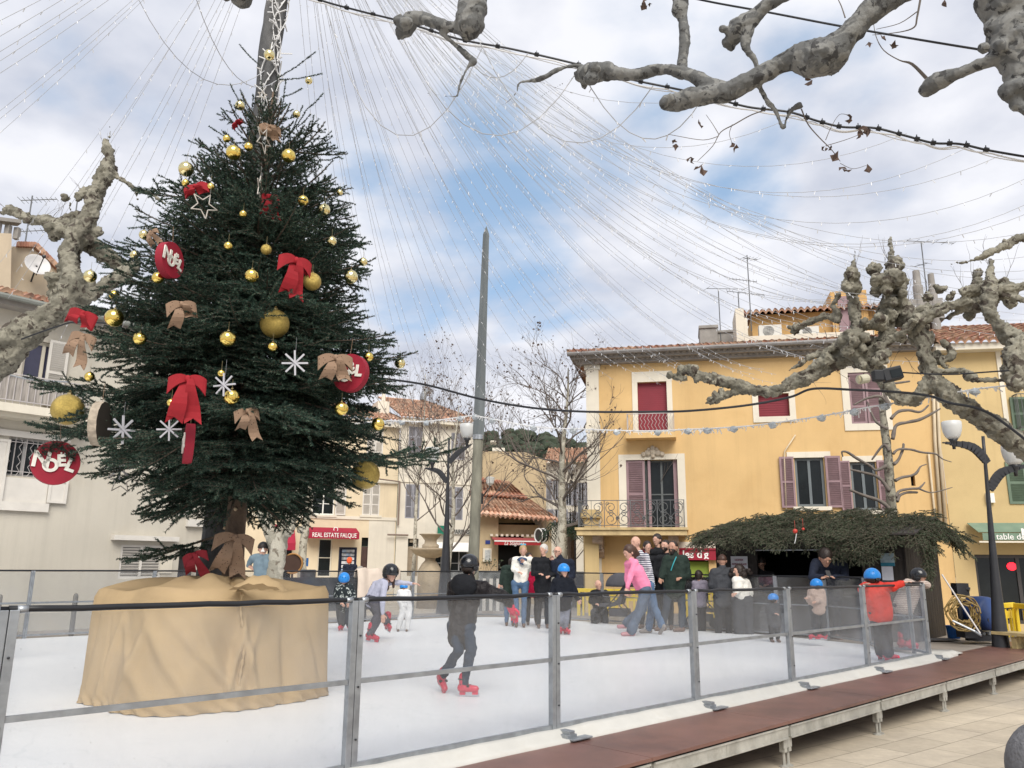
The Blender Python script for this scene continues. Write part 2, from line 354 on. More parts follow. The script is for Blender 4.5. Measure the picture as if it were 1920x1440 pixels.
# fence glass
def panel_mat():
    m = bpy.data.materials.new('frosty_clear_plastic'); m.use_nodes = True; nt = m.node_tree; nt.nodes.remove(nt.nodes['Principled BSDF'])
    out = nt.nodes['Material Output']; tr = nt.nodes.new('ShaderNodeBsdfTransparent'); tr.inputs[0].default_value = (.93, .94, .95, 1)
    df = nt.nodes.new('ShaderNodeBsdfDiffuse'); df.inputs[0].default_value = (.62, .64, .68, 1)
    tl = nt.nodes.new('ShaderNodeBsdfTranslucent'); tl.inputs[0].default_value = (.6, .62, .66, 1)
    ad = nt.nodes.new('ShaderNodeMixShader'); ad.inputs[0].default_value = .5; nt.links.new(df.outputs[0], ad.inputs[1]); nt.links.new(tl.outputs[0], ad.inputs[2])
    v = _coord(nt); n = _ramp(nt, _noise(nt, v, 1.1, 7, .65, .3), .3, .75, (.01, .01, .01), (.11, .11, .11))
    n2_ = _ramp(nt, _noise(nt, v, 45, 3, .7), .66, .74, (0, 0, 0), (.14, .14, .14))
    aa = nt.nodes.new('ShaderNodeMath'); aa.operation = 'ADD'; nt.links.new(n, aa.inputs[0]); nt.links.new(n2_, aa.inputs[1])
    sp = nt.nodes.new('ShaderNodeSeparateXYZ'); nt.links.new(v, sp.inputs[0])
    gr = _ramp(nt, sp.outputs['Z'], .0, 1.0, (.06, .06, .06), (0, 0, 0))
    a2 = nt.nodes.new('ShaderNodeMath'); a2.operation = 'ADD'; nt.links.new(aa.outputs[0], a2.inputs[0]); nt.links.new(gr, a2.inputs[1])
    mx = nt.nodes.new('ShaderNodeMixShader'); nt.links.new(a2.outputs[0], mx.inputs[0]); nt.links.new(tr.outputs[0], mx.inputs[1]); nt.links.new(ad.outputs[0], mx.inputs[2])
    gl = nt.nodes.new('ShaderNodeBsdfGlossy'); gl.inputs['Roughness'].default_value = .08
    m2 = nt.nodes.new('ShaderNodeMixShader'); m2.inputs[0].default_value = .04; nt.links.new(mx.outputs[0], m2.inputs[1]); nt.links.new(gl.outputs[0], m2.inputs[2])
    nt.links.new(m2.outputs[0], out.inputs[0]); return m
PANEL = panel_mat()
TWH = PANEL.copy(); TWH.name = 'worn_clear_plastic'
FH = 1.10
def fence_run(pts, label, group, near=True, postw=.085, h=FH, glass=PANEL, top=BLACKR):
    """one fence per straight bay is a panel: a thing made of post, rails and pane; pts are the post feet"""
    for i in range(len(pts) - 1):
        a, b = np.array(pts[i], float), np.array(pts[i + 1], float); dr = (b - a); Lg = np.linalg.norm(dr); dr /= Lg; nr = np.array([dr[1], -dr[0], 0])
        t = thing('rink_fence_panel', (a + b) / 2, label[i] if isinstance(label, list) else label, 'fence panel', group)
        ax = (dr, nr, (0, 0, 1)); Z = lambda q, z, o=0: np.array([q[0], q[1], q[2] + z]) + nr * o
        pts_last = [a] if i < len(pts) - 2 else [a, b]
        for p in pts_last:
            m_ = MB()
            w2 = postw / 2
            m_.box(Z(p, h / 2 - .005) - dr * (w2 / 2 + .002), (w2, postw * .55, h + .03), ax); m_.box(Z(p, h / 2 - .005) + dr * (w2 / 2 + .002), (w2, postw * .55, h + .03), ax)
            for q in (.2, .5, .8): m_.tube([Z(p, h * q, postw * .26) + dr * w2 * .5, Z(p, h * q, postw * .26 + .012) + dr * w2 * .5], .007, 6, mi=1)
            m_.build('post', [GALV, DARKM], t, bevel=.003 if near else 0)
            if near:
                f_ = MB(); f_.box(Z(p, .0, .09) - dr * .0, (.11, .18, .035), ax); f_.box(Z(p, .028, .13), (.06, .1, .03), ax); f_.box(Z(p, -.012, .2) + dr * .06, (.22, .08, .014), ax)
                f_.build('foot_clamp', GALV, t, bevel=.004)
        st = a + dr * (postw / 2 + .004); en = b - dr * (postw / 2 + .004)
        m_ = MB(); n_ = 12; tp = []
        rg = np.random.default_rng(i + int(abs(a[0] * 10)))
        for k in range(n_ + 1): tp.append(Z(a + (b - a) * k / n_, h + .012 + (rg.normal(0, .0025) if near else 0)))
        m_.tube(tp, .0155, 8)
        if near:
            for q in (.03, .97) : m_.tube([Z(a + (b - a) * (q - .012), h + .012), Z(a + (b - a) * (q + .012), h + .012)], .019, 8, mi=1)
        m_.build('top_rail', [top, GALV], t, smooth=True)
        m_ = MB(); m_.bar(Z(st, h * .53), Z(en, h * .53), .028 if near else .022); m_.build('middle_rail', GALV, t)
        m_ = MB(); m_.bar(Z(st, .05), Z(en, .05), .03); m_.build('bottom_rail', GALV, t)
        m_ = MB(); m_.box(Z((st + en) / 2, h / 2 + .02, -.022), (np.linalg.norm(en - st) + .03, .004, h - .06), ax); m_.build('pane', glass, t)
NH = 1.02
posts = [RK(rk(PZ(x, y))[0], 0, .0) for x, y in ((1040, 1375), (1300, 1320), (1485, 1284), (1628, 1255), (1742, 1232))]
sp = np.linalg.norm(posts[1] - posts[0])
lp = [RK(-sp * 2.0, 0), RK(-sp * 1.0, 0)]
p650 = rk(PZ(648, 1452)); lp[1] = RK(p650[0], 0); lp[0] = RK(p650[0] - 1.95, 0)
near_lbl = ['near rink fence panel at the left edge in front of the burlap tub', 'near rink fence panel in front of the skater in the dark jacket',
            'near rink fence panel right of the foreground skater, above the first foot clamp', 'near rink fence panel above the middle of the brown walkway', 'near rink fence panel left of the child in the red jacket',
            'near rink fence panel at the right corner in front of the two children']
fence_run([RK(p650[0] - 4.0, 0)] + lp + posts, ['near rink fence panel outside the left edge'] + near_lbl, 'clear panels of the rink fence', True, h=NH)
# rounded right end: curved corner then far sides
cor = [RK(LEN, 0), RK(LEN + .42, .35), RK(LEN + .55, .95)]
fence_run([cor[0] + np.append(e1, 0) * .05, cor[1], cor[2]], ['first curved corner panel of the rink fence beside the striped sweater child', 'second curved corner panel of the rink fence in front of the hut wall'], 'clear panels of the rink fence', False, .05, h=1.04)
rf = [cor[2], RK(fr3[0] + .12, fr3[1]), RK(fr2[0] + .15, fr2[1] - .9), RK(*fr2), RK(*(np.array(fr2) * .5 + np.array(fr1) * .5)), RK(*fr1), RK(far1[0] + .25, TW - .9)]
fence_run(rf, ['far rink fence panel in front of the hut side wall', 'far rink fence panel below the man with the phone', 'far rink fence panel below the hut poster',
               'far rink fence panel below the man in the grey hooded jacket', 'far rink fence panel behind the woman in the pink sweater', 'far rink fence panel behind the girl in the navy coat'], 'clear panels of the rink fence', False, .07)
lf = [RK(far1[0] + .25, TW - .9), RK(far1[0] - .3, TW)]
s = far1[0] - .3; fp = [RK(s, TW)]
while s > S0: s -= 2.05; fp.append(RK(s, TW))
fence_run(lf, 'curved far corner panel of the rink fence by the bald spectator', 'clear panels of the rink fence', False, .05)
names = ['under the fountain', 'behind the bending skater', 'with the cream coat over it', 'behind the small child in patterned jacket', 'behind the grey shirted man', 'behind the burlap tub', 'under the slatted window of the pale house', 'below the blank pale wall', 'at the far left edge', 'outside the left edge']
fence_run(fp, ['far rink fence panel ' + names[min(i, len(names) - 1)] for i in range(len(fp) - 1)], 'clear panels of the rink fence', False, .06)
# ================================================================ the spruce in its burlap tub
TX = P(437, 1068, 8.05); TA = np.array([TX[0], 8.05, 0])      # tree axis
def axis_z(y):                                                # height on the axis seen at photo row y
    r = ray(437 + (1068 - y) * .082, y); return HC + r[2] * TA[1] / r[1]
_prof = [(180, .04), (215, .16), (240, .34), (290, .62), (340, .84), (400, 1.05), (500, 1.32), (600, 1.44), (700, 1.55), (780, 1.66), (840, 1.55), (880, 1.28), (915, 1.05), (945, .85)]
PZs = np.array([axis_z(y) for y, _ in _prof])[::-1]; PRs = np.array([r for _, r in _prof])[::-1]
def crown_r(z): return float(np.interp(z, PZs, PRs))
needle_m = mat('spruce_needles', (.020, .045, .033), .62, .35, 2.2, stretch=None, spec=.25)
needle_t = mat('spruce_needle_tips', (.080, .125, .085), .6, .3, 3, spec=.25)
bark_s = mat('spruce_bark', (.12, .085, .06), .85, .3, 9, .6, 30, stain=(.05, .035, .028), sscale=6)
twig_m = mat('spruce_twigs', (.10, .075, .058), .85, .3, 12)
def needles(P0, P1, per_m=260, ln=.021, wd=.0034, rg=RNG, up_bias=.15):
    """small flat needles all round the twig segments P0->P1; returns verts, tris"""
    d = P1 - P0; Ls = np.linalg.norm(d, axis=1); cnt = np.maximum(1, (Ls * per_m).astype(int)); idx = np.repeat(np.arange(len(P0)), cnt); n = len(idx)
    t = rg.random(n); dd = d[idx] / Ls[idx][:, None]; base = P0[idx] + d[idx] * t[:, None]
    rv = rg.normal(size=(n, 3)); rv[:, 2] += up_bias; side = rv - dd * np.sum(rv * dd, 1)[:, None]; side /= np.linalg.norm(side, axis=1)[:, None] + 1e-9
    dirn = side * .8 + dd * .62; dirn /= np.linalg.norm(dirn, axis=1)[:, None]
    w = np.cross(dirn, rg.normal(size=(n, 3))); w /= np.linalg.norm(w, axis=1)[:, None] + 1e-9
    l = ln * rg.uniform(.75, 1.2, n)[:, None]
    V = np.stack([base - w * wd, base + w * wd, base + dirn * l], 1).reshape(-1, 3)
    return V, np.arange(3 * n).reshape(-1, 3)
def sticks(P0, P1, r0, r1):
    """3-sided tapered sticks for many segments at once"""
    d = P1 - P0; d = d / (np.linalg.norm(d, axis=1)[:, None] + 1e-9); h = np.where(np.abs(d[:, 2:]) > .9, np.array([[1., 0, 0]]), np.array([[0, 0, 1.]]))
    a = np.cross(d, h); a /= np.linalg.norm(a, axis=1)[:, None] + 1e-9; b = np.cross(d, a); V = []
    for k in range(3):
        t = 2 * math.pi * k / 3; o = a * math.cos(t) + b * math.sin(t)
        V.append(P0 + o * np.asarray(r0).reshape(-1, 1)); V.append(P1 + o * np.asarray(r1).reshape(-1, 1))
    V = np.stack(V, 1).reshape(-1, 3); n = len(P0); F = []
    for k in range(3): j = (k + 1) % 3; F.append(np.stack([np.arange(n) * 6 + 2 * k, np.arange(n) * 6 + 2 * j, np.arange(n) * 6 + 2 * j + 1, np.arange(n) * 6 + 2 * k + 1], 1))
    return V, np.concatenate(F)
def branch_segments(start, azim, L, el0, droop, rg, dens=1.0, lift=.25, flat=None):
    """main axis polyline and its side twigs for one spruce branch"""
    n = max(5, int(L / .115)); pts = [np.array(start, float)]; step = L / n; el = el0
    az = azim
    for i in range(n):
        q = i / n; e = el + (-droop * math.sin(q * math.pi * .9) + lift * q * q); az += rg.normal(0, .03)
        pts.append(pts[-1] + step * np.array([math.cos(e) * math.cos(az), math.cos(e) * math.sin(az), math.sin(e)]))
    A = [(pts[i], pts[i + 1], .5 + .5 * (i / n)) for i in range(n)]; tw = []
    for i in range(1, n):
        q = i / n
        if q < .12: continue
        d = pts[i + 1] - pts[i]; d /= np.linalg.norm(d); sd = np.cross(d, (0, 0, 1)); sd /= np.linalg.norm(sd); upv = np.cross(sd, d)
        for sg in (-1, 1):
            if rg.random() > .84 * dens: continue
            l = L * .46 * math.sin(min(1, (q * .85 + .2)) * math.pi) ** .7 * rg.uniform(.65, 1.1) * (1 if q < .8 else .8); l = max(.08, min(l, .55))
            a = rg.uniform(.75, 1.05); v = d * math.cos(a) + sd * sg * math.sin(a) + upv * rg.normal(-.06, .12); v /= np.linalg.norm(v)
            m = pts[i] + v * l * .55; v2 = v + d * .2 + np.array([0, 0, rg.normal(.03, .07)]); v2 /= np.linalg.norm(v2); e_ = m + v2 * l * .45
            tw += [(pts[i], m, 1), (m, e_, 1)]
            k = int(l / .115)
            for j in range(1, k + 1):
                b0 = pts[i] + v * l * .9 * j / (k + 1)
                for s2 in (-1, 1):
                    if rg.random() < .25: continue
                    a2 = rg.uniform(.6, .95); u_ = v * math.cos(a2) + np.cross(v, upv) * s2 * math.sin(a2) + upv * rg.normal(0, .15); tw.append((b0, b0 + u_ * l * rg.uniform(.30, .50), 1))
    return pts, A, tw
def make_branches(specs, rg, per_m, ln, wd):
    AX, TWs, limbs = [], [], []
    for sp_ in specs:
        pts, A, tw = branch_segments(*sp_[:5], rg, *sp_[5:])
        limbs.append(pts); AX += A; TWs += tw
    P0 = np.array([a[0] for a in AX] + [a[0] for a in TWs]); P1 = np.array([a[1] for a in AX] + [a[1] for a in TWs])
    V, Fa = needles(P0, P1, per_m, ln, wd, rg)
    return limbs, P0, P1, V, Fa
rg = np.random.default_rng(5)
specs = []
z = PZs[0] + .02; ga = 0
while z < PZs[-1] - .12:
    r = crown_r(z); q = (z - PZs[0]) / (PZs[-1] - PZs[0])
    nb = (9 if q < .75 else 6)
    for k in range(nb):
        ga += 2.39996 + rg.normal(0, .25); L_ = r * rg.uniform(.68, 1.13) + .03
        el = np.interp(q, [0, .15, .5, .8, 1], [-.36, -.14, .12, .50, 1.0]) + rg.normal(0, .06)
        dz = L_ * math.sin(el)
        zs = z + rg.uniform(-.05, .05) - dz * .6
        zs = max(PZs[0] - .06, min(zs, PZs[-1] - .05)); L2 = L_ / max(.55, math.cos(el)) if q > .8 else L_
        specs.append(((TA[0], TA[1], zs), ga, L2, el, np.interp(q, [0, .5, 1], [.22, .22, .1]), 1.0 if q < .85 else .55, np.interp(q, [0, .5, 1], [.05, .38, .45])))
    z += np.interp(q, [0, .7, 1], [.125, .135, .17])
# conspicuous spikes seen on the outline
def spike(px, py, dd, el=.1, L=None):
    t = P(px, py, TA[1] + dd); v = t - TA; az = math.atan2(v[1], v[0]); Lh = math.hypot(v[0], v[1])
    specs.append(((TA[0], TA[1], t[2] - Lh * math.sin(el) * .8), az, Lh * 1.03, el, .18, 1.0, .3))
for px, py, dd in ((862, 835, .3), (778, 662, .1), (728, 712, -.2), (22, 778, .2), (60, 705, 0), (700, 595, 0), (690, 505, .2), (665, 405, 0), (655, 345, -.1), (648, 288, .2), (250, 352, 0), (195, 462, .2), (150, 560, .3), (250, 1030, .3), (250, 950, -.2), (590, 950, .1)):
    spike(px, py, dd, -.18 if py > 900 else .12)
SPK = [((520, 147), (592, 97)), ((522, 150), (604, 138)), ((528, 182), (566, 166)), ((545, 250), (575, 205)), ((575, 205), (606, 175)), ((558, 238), (582, 214)), ((562, 240), (610, 248)), ((490, 125), (449, 83)), ((470, 225), (431, 157)), ((475, 228), (450, 168)), ((462, 232), (434, 202)), ((455, 250), (415, 202)), ((440, 262), (392, 237)), ((528, 210), (536, 150)), ((540, 260), (568, 198)), ((430, 290), (352, 263)), ((420, 300), (343, 290)), ((590, 290), (650, 285)), ((600, 300), (635, 294)), ((500, 200), (489, 150)), ((510, 200), (522, 140))]
limbs, P0, P1, V, Fa = make_branches(specs, rg, 430, .0235, .0046)
sA_ = np.array([P(*a, TA[1] + .02) for a, b_ in SPK]); sB_ = np.array([P(*b_, TA[1] - .08) for a, b_ in SPK]); mid_ = (sA_ + sB_) / 2 - np.array([0, 0, .02]); q0_ = np.concatenate([sA_, mid_]); q1_ = np.concatenate([mid_, sB_]); V2, F2 = needles(q0_, q1_, 620, .020, .0042, rg)
Fa = np.concatenate([Fa, F2 + len(V)]); V = np.concatenate([V, V2]); P0 = np.concatenate([P0, q0_]); P1 = np.concatenate([P1, q1_])
tree = thing('christmas_tree', (TA[0], TA[1], .75), 'tall dark green spruce Christmas tree with gold baubles standing in the burlap wrapped tub', 'tree')
np_mesh('foliage', V, Fa, [needle_m, needle_t], tree, mi=(rg.random(len(Fa)) < .22).astype(int))
SV, SF = sticks(P0, P1, np.full(len(P0), .0035), np.full(len(P0), .002))
np_mesh('twigs', SV, SF, twig_m, tree)
m_ = MB()
for l in limbs: m_.tube(l, list(np.linspace(.016, .004, len(l))), 5)
m_.build('branches', twig_m, tree)
m_ = MB(); hz = np.linspace(.75, PZs[-1] + .05, 30); m_.tube([(TA[0] + .01 * math.sin(h * 3), TA[1], h) for h in hz], list(np.interp(hz, [.75, 2, PZs[-1]], [.105, .095, .012])), 14, bump=.04, seed=3)
for k in range(7):
    a = k * 2.4; h = 1.95 - k * .09; m_.tube([(TA[0] + math.cos(a) * .08, TA[1] + math.sin(a) * .08, h), (TA[0] + math.cos(a) * .125, TA[1] + math.sin(a) * .125, h + .01)], [.018, .015], 7, mi=1)
m_.build('trunk', [bark_s, mat('cut_wood', (.42, .33, .22), .7)], tree, smooth=True)
# ---- ornaments
def onshell(px, py, out=0.0, frac=.93):
    """nearest place on the crown's outer shell along the pixel's ray"""
    r = ray(px, py); r = r / np.linalg.norm(r); best = None; prev = None
    for t in np.arange(4.5, 14, .02):
        p = CAMP + r * t; rr = math.hypot(p[0] - TA[0], p[1] - TA[1]) - crown_r(p[2]) * frac
        if best is None or rr < best[0]: best = (rr, p)
        if rr < 0: return p - r * out
    return best[1] - r * out
def pxr(p, npx): return npx / F_ * float((np.array(p) - CAMP) @ _f)      # radius in metres of npx pixels at p
gold = mat('shiny_gold', (.83, .62, .17), .12, .05, 3, metal=1); goldm = mat('glitter_gold', (.46, .34, .10), .42, .18, 60, .5, 300, metal=.85)
goldp = mat('pale_gold', (.80, .69, .36), .10, .05, 3, metal=1); goldd = mat('gold_cap', (.5, .4, .2), .3, metal=1)
def bauble(px, py, r, kind, label, out=.06):
    p = onshell(px, py, out); rad = pxr(p, r)
    m = {'s': gold, 'm': goldm, 'p': goldp, 'r': goldp}[kind]
    o = thing('bauble', p - (0, 0, rad), label, 'bauble', 'gold baubles on the spruce')
    b_ = MB()
    if kind == 'r':
        pr = []; nn = 24; vs = []; nu = 36
        for i in range(15):
            t = -math.pi / 2 + math.pi * i / 14
            for j in range(nu):
                a = 2 * math.pi * j / nu; rr = rad * (1 - .06 * abs(math.sin(a * 9))) * math.cos(t); vs.append(p + np.array([rr * math.cos(a), rr * math.sin(a), rad * math.sin(t)]))
        b_.add(vs, [(i * nu + j, i * nu + (j + 1) % nu, (i + 1) * nu + (j + 1) % nu, (i + 1) * nu + j) for i in range(14) for j in range(nu)])
    else: b_.ball(p, rad, nu=28, nv=18)
    b_.build('globe', m, o, smooth=True)
    c_ = MB(); c_.lathe(p + (0, 0, rad * .96), [(rad * .16, 0), (rad * .16, rad * .14), (rad * .06, rad * .16)], 10); c_.tube([p + np.array([rad * .07 * math.cos(a), 0, rad * 1.17 + rad * .09 * math.sin(a)]) for a in np.linspace(0, 2 * math.pi, 9)], rad * .02, 4)
    c_.tube([p + (0, 0, rad * 1.2), p + (0, 0, rad * 1.2 + .07)], .0015, 3); c_.build('cap', goldd, o)
B = [(450, 198, 9, 'p', 'small pale gold bauble on the topmost left twigs, below the bare pole'), (505, 103, 10, 'p', 'pale gold bauble hanging against the bare pole above the tree top'), (579, 151, 7, 'p', 'small bauble out in the sky right of the pole'),
     (556, 214, 7, 'p', 'small bauble on a thin twig right of the tree top'), (425, 260, 7, 's', 'small gold bauble left of the wooden star'), (438, 286, 14, 's', 'gold bauble on the upper left below the wooden star'),
     (466, 275, 8, 's', 'small gold bauble just right of a bigger one near the tree top'), (541, 292, 13, 's', 'gold bauble on the upper right of the tree top'), (349, 317, 14, 'p', 'pale gold bauble on the left outline above the red bow'),
     (348, 343, 7, 's', 'small gold bauble hanging above the upper left red bow'), (395, 350, 7, 's', 'small gold bauble right of the upper left red bow'), (568, 376, 10, 's', 'gold bauble on the upper right, third row'),
     (608, 393, 11, 'p', 'half hidden pale bauble on the upper right side'), (637, 361, 6, 'p', 'tiny silvery bauble on the right outline'), (456, 401, 7, 's', 'small matte gold bauble on the upper middle'),
     (270, 440, 9, 'p', 'dull bauble on the left outline above the red letter disc'), (428, 461, 8, 's', 'small gold bauble left of the matte one in the middle'), (499, 468, 10, 'm', 'matte gold bauble above the big red bow'),
     (252, 478, 8, 'p', 'small bauble at the left outline beside the plane tree'), (472, 517, 13, 's', 'gold bauble left of the big red bow'), (296, 521, 11, 's', 'gold bauble below the upper red letter disc'),
     (169, 518, 12, 'r', 'ribbed pale gold bauble in front of the plane tree limb'), (214, 553, 9, 's', 'small gold bauble above the big shiny one on the left'), (214, 596, 17, 's', 'large shiny gold bauble on the left, right of the red fan bow'),
     (262, 635, 12, 's', 'gold bauble below left of the burlap bow'), (427, 635, 15, 's', 'gold bauble in the centre above the red bow'), (511, 650, 9, 's', 'small gold bauble under the big glitter ball'),
     (434, 744, 15, 's', 'gold bauble right of the long red bow'), (321, 755, 8, 's', 'gold bauble peeping out behind the long red bow'), (640, 766, 13, 's', 'gold bauble low on the right below the spotted bow'),
     (709, 795, 12, 's', 'gold bauble on the lower right outline in front of the houses'), (750, 681, 10, 'p', 'pale gold bauble at the tip of the right hand spike'), (691, 669, 9, 's', 'gold bauble right of the spotted bow'),
     (658, 519, 13, 'p', 'pale gold bauble on the right side, below a smaller one'), (681, 491, 8, 'p', 'small pale bauble at the right outline'), (585, 528, 17, 'm', 'matte gold bauble half behind the big red bow'),
     (622, 452, 9, 'p', 'small pale bauble on the right above the big red bow'), (168, 706, 9, 's', 'gold bauble half hidden on the lower left'), (415, 700, 7, 's', 'tiny gold bauble between the red bow and the centre'),
     (515, 607, 27, 'm', 'big glittery gold ball sunk among the middle branches'), (127, 768, 29, 'm', 'big matte gold ball on the left outline'), (685, 890, 27, 'm', 'big matte gold ball under the lowest right branches')]
for b_ in B: bauble(*b_, out=(-.26 if b_[0] == 515 else .10) if b_[2] > 25 else .05)
redf = mat('red_felt', (.27, .007, .014), .8, .15, 8, .3, 220); burl = mat('spotted_burlap_ribbon', (.25, .165, .11), .9, .1, 8, .3, 200)
nt = burl.node_tree; b = nt.nodes['Principled BSDF']; vo = nt.nodes.new('ShaderNodeTexVoronoi'); vo.inputs['Scale'].default_value = 38; nt.links.new(_coord(nt), vo.inputs['Vector'])
old = b.inputs['Base Color'].links[0].from_socket; nt.links.new(_mix(nt, _ramp(nt, vo.outputs['Distance'], .16, .2), (.07, .04, .03), old), b.inputs['Base Color'])
def ribbon(b_, pts, wid, side, th=.004):
    """a strip of cloth along pts, width along side (one vector or one per point)"""
    pts = [np.array(p, float) for p in pts]; n = len(pts); wid = [wid] * n if isinstance(wid, (int, float)) else wid
    vs = []
    for i, p in enumerate(pts):
        s_ = np.array(side[i] if isinstance(side, list) else side, float); s_ = s_ / np.linalg.norm(s_); d_ = pts[min(i + 1, n - 1)] - pts[max(i - 1, 0)]; nn = np.cross(d_, s_); nn /= np.linalg.norm(nn) + 1e-9
        for o in (-1, 1):
            for q in (-.5, .5): vs.append(p + s_ * wid[i] * q + nn * th * o * .5)
    fs = []
    for i in range(n - 1):
        a = i * 4; c = a + 4; fs += [(a, a + 1, c + 1, c), (a + 2, c + 2, c + 3, a + 3), (a, c, c + 2, a + 2), (a + 1, a + 3, c + 3, c + 1)]
    fs += [(0, 2, 3, 1), ((n - 1) * 4, (n - 1) * 4 + 1, (n - 1) * 4 + 3, (n - 1) * 4 + 2)]
    b_.add(vs, fs)
def bow(px, py, wpx, hpx, m, label, tilt=0, yaw=0, loops=1.0, tails=(.5, .5), out=.1, group='felt and burlap bows on the spruce', spread=.5, base=None):
    """two looped ears, a knot and two notched tails; px,py is the knot"""
    p = onshell(px, py, out) if base is None else np.array(base, float); k = 1 / F_ * float((p - CAMP) @ _f); w = wpx * k / 2 * .9; h = hpx * k * .92
    v = p - TA; a0 = math.atan2(-(p - CAMP)[0], -(p - CAMP)[1]) * -1
    tow = CAMP - p; tow[2] = 0; tow /= np.linalg.norm(tow); c_, s_ = math.cos(yaw), math.sin(yaw); tow = np.array([tow[0] * c_ - tow[1] * s_, tow[0] * s_ + tow[1] * c_, 0])
    rt = np.array([-tow[1], tow[0], 0]); up = np.array([0, 0, 1.]); ct, st = math.cos(tilt), math.sin(tilt); X = rt * ct + up * st; Y = -rt * st + up * ct
    o = thing('bow', p, label, 'bow', group); b_ = MB()
    for sg in (-1, 1):
        lp_ = []; wd_ = []
        for t in np.linspace(0, 2 * math.pi, 15):
            x = (1 - math.cos(t)) / 2; y = math.sin(t) * .10
            lp_.append(p + X * sg * x * w * loops + Y * (x * w * .22 * (1 if sg > 0 else .8) - x * x * w * .62) + tow * (y * w * 1.6 + .02)); wd_.append((.24 + .50 * x) * w * 1.2)
        ribbon(b_, lp_, wd_, Y)
    b_.build('loop', m, o)
    b_ = MB(); b_.ball(p + tow * .03, (w * .17, .03, w * .21), (X, tow, Y), 10, 8); b_.build('knot', m, o, smooth=True)
    b_ = MB()
    for sg, tl in zip((-1, 1), tails):
        wd = w * .86; n_ = 7; vs = []; L_ = h * tl * 2
        for i in range(n_ + 1):
            q = i / n_; c = p + X * sg * (w * .12 + spread * w * q) - Y * L_ * q + tow * (.035 + .03 * math.sin(q * 5 + sg)); ww = wd * (.35 + .65 * min(1, q * 1.6)) * .5
            vs += [c - X * ww, c + Y * (L_ * .14 if i == n_ else 0), c + X * ww]
        b2 = [v_ - tow * .004 for v_ in vs]; nn = len(vs); fs = []
        for i in range(n_):
            for j in (0, 1): a = i * 3 + j; fs += [(a, a + 1, a + 4, a + 3), (nn + a, nn + a + 3, nn + a + 4, nn + a + 1)]
        b_.add(vs + b2, fs)
    b_.build('tail', m, o)
    return o
bow(352, 712, 78, 92, redf, 'long bright red felt bow on the lower left of the tree front', 0, 0, .95, (.5, .5), out=.22, spread=.35)
bow(552, 490, 76, 92, redf, 'big red felt bow in the right middle of the tree', -.05, .5, 1, (.42, .45), out=.16, spread=.2)
bow(368, 352, 50, 40, redf, 'red felt bow on the upper left beside the wire star', .3, -.4, 1.0, (.2, .25))
bow(505, 370, 44, 60, redf, 'dim red felt bow deep in the shade near the top middle', .1, .4, .9, (.35, .4), out=-.16)
bow(446, 232, 26, 20, redf, 'little red bow near the top left of the tree', .6, -.5, 1, (.2, .2))
bow(160, 590, 66, 40, redf, 'bright red fan shaped bow at the left outline', -.35, -.7, 1.1, (.3, .35))
bow(338, 572, 62, 56, burl, 'brown spotted burlap bow on the left middle', .2, .3, 1, (.45, .25), out=.14)
bow(160, 632, 60, 66, burl, 'brown burlap bow on the left outline over the shutter', -.3, -.6, 1, (.35, .5))
bow(628, 672, 66, 56, burl, 'wide brown spotted burlap bow on the right side', .05, .25, 1.1, (.42, .42), out=.16)
bow(460, 772, 54, 62, burl, 'brown burlap bow hanging right of the trunk, low in the middle', .2, .4, 1, (.3, .5))
bow(505, 240, 46, 36, burl, 'brown burlap bow around the very top of the tree', .1, .3, 1, (.3, .4))
bow(288, 438, 30, 46, burl, 'dull brown bow on the left outline above the letter disc', .5, -.8, 1, (.3, .4))
bow(366, 1040, 50, 60, mat('shaded_red_felt', (.14, .004, .01), .85, .15, 8), 'shaded red bow hanging over the back of the burlap tub', .3, -.3, 1, (.3, .55), base=P(366, 1040, 7.6))  # darker copy of the red felt: the shadow over the tub is put into its colour
bow(440, 1008, 76, 88, burl, 'large brown spotted bow tied round the spruce trunk', -.12, .1, 1.05, (.42, .45), base=P(440, 1008, TA[1] - .18), spread=.45)
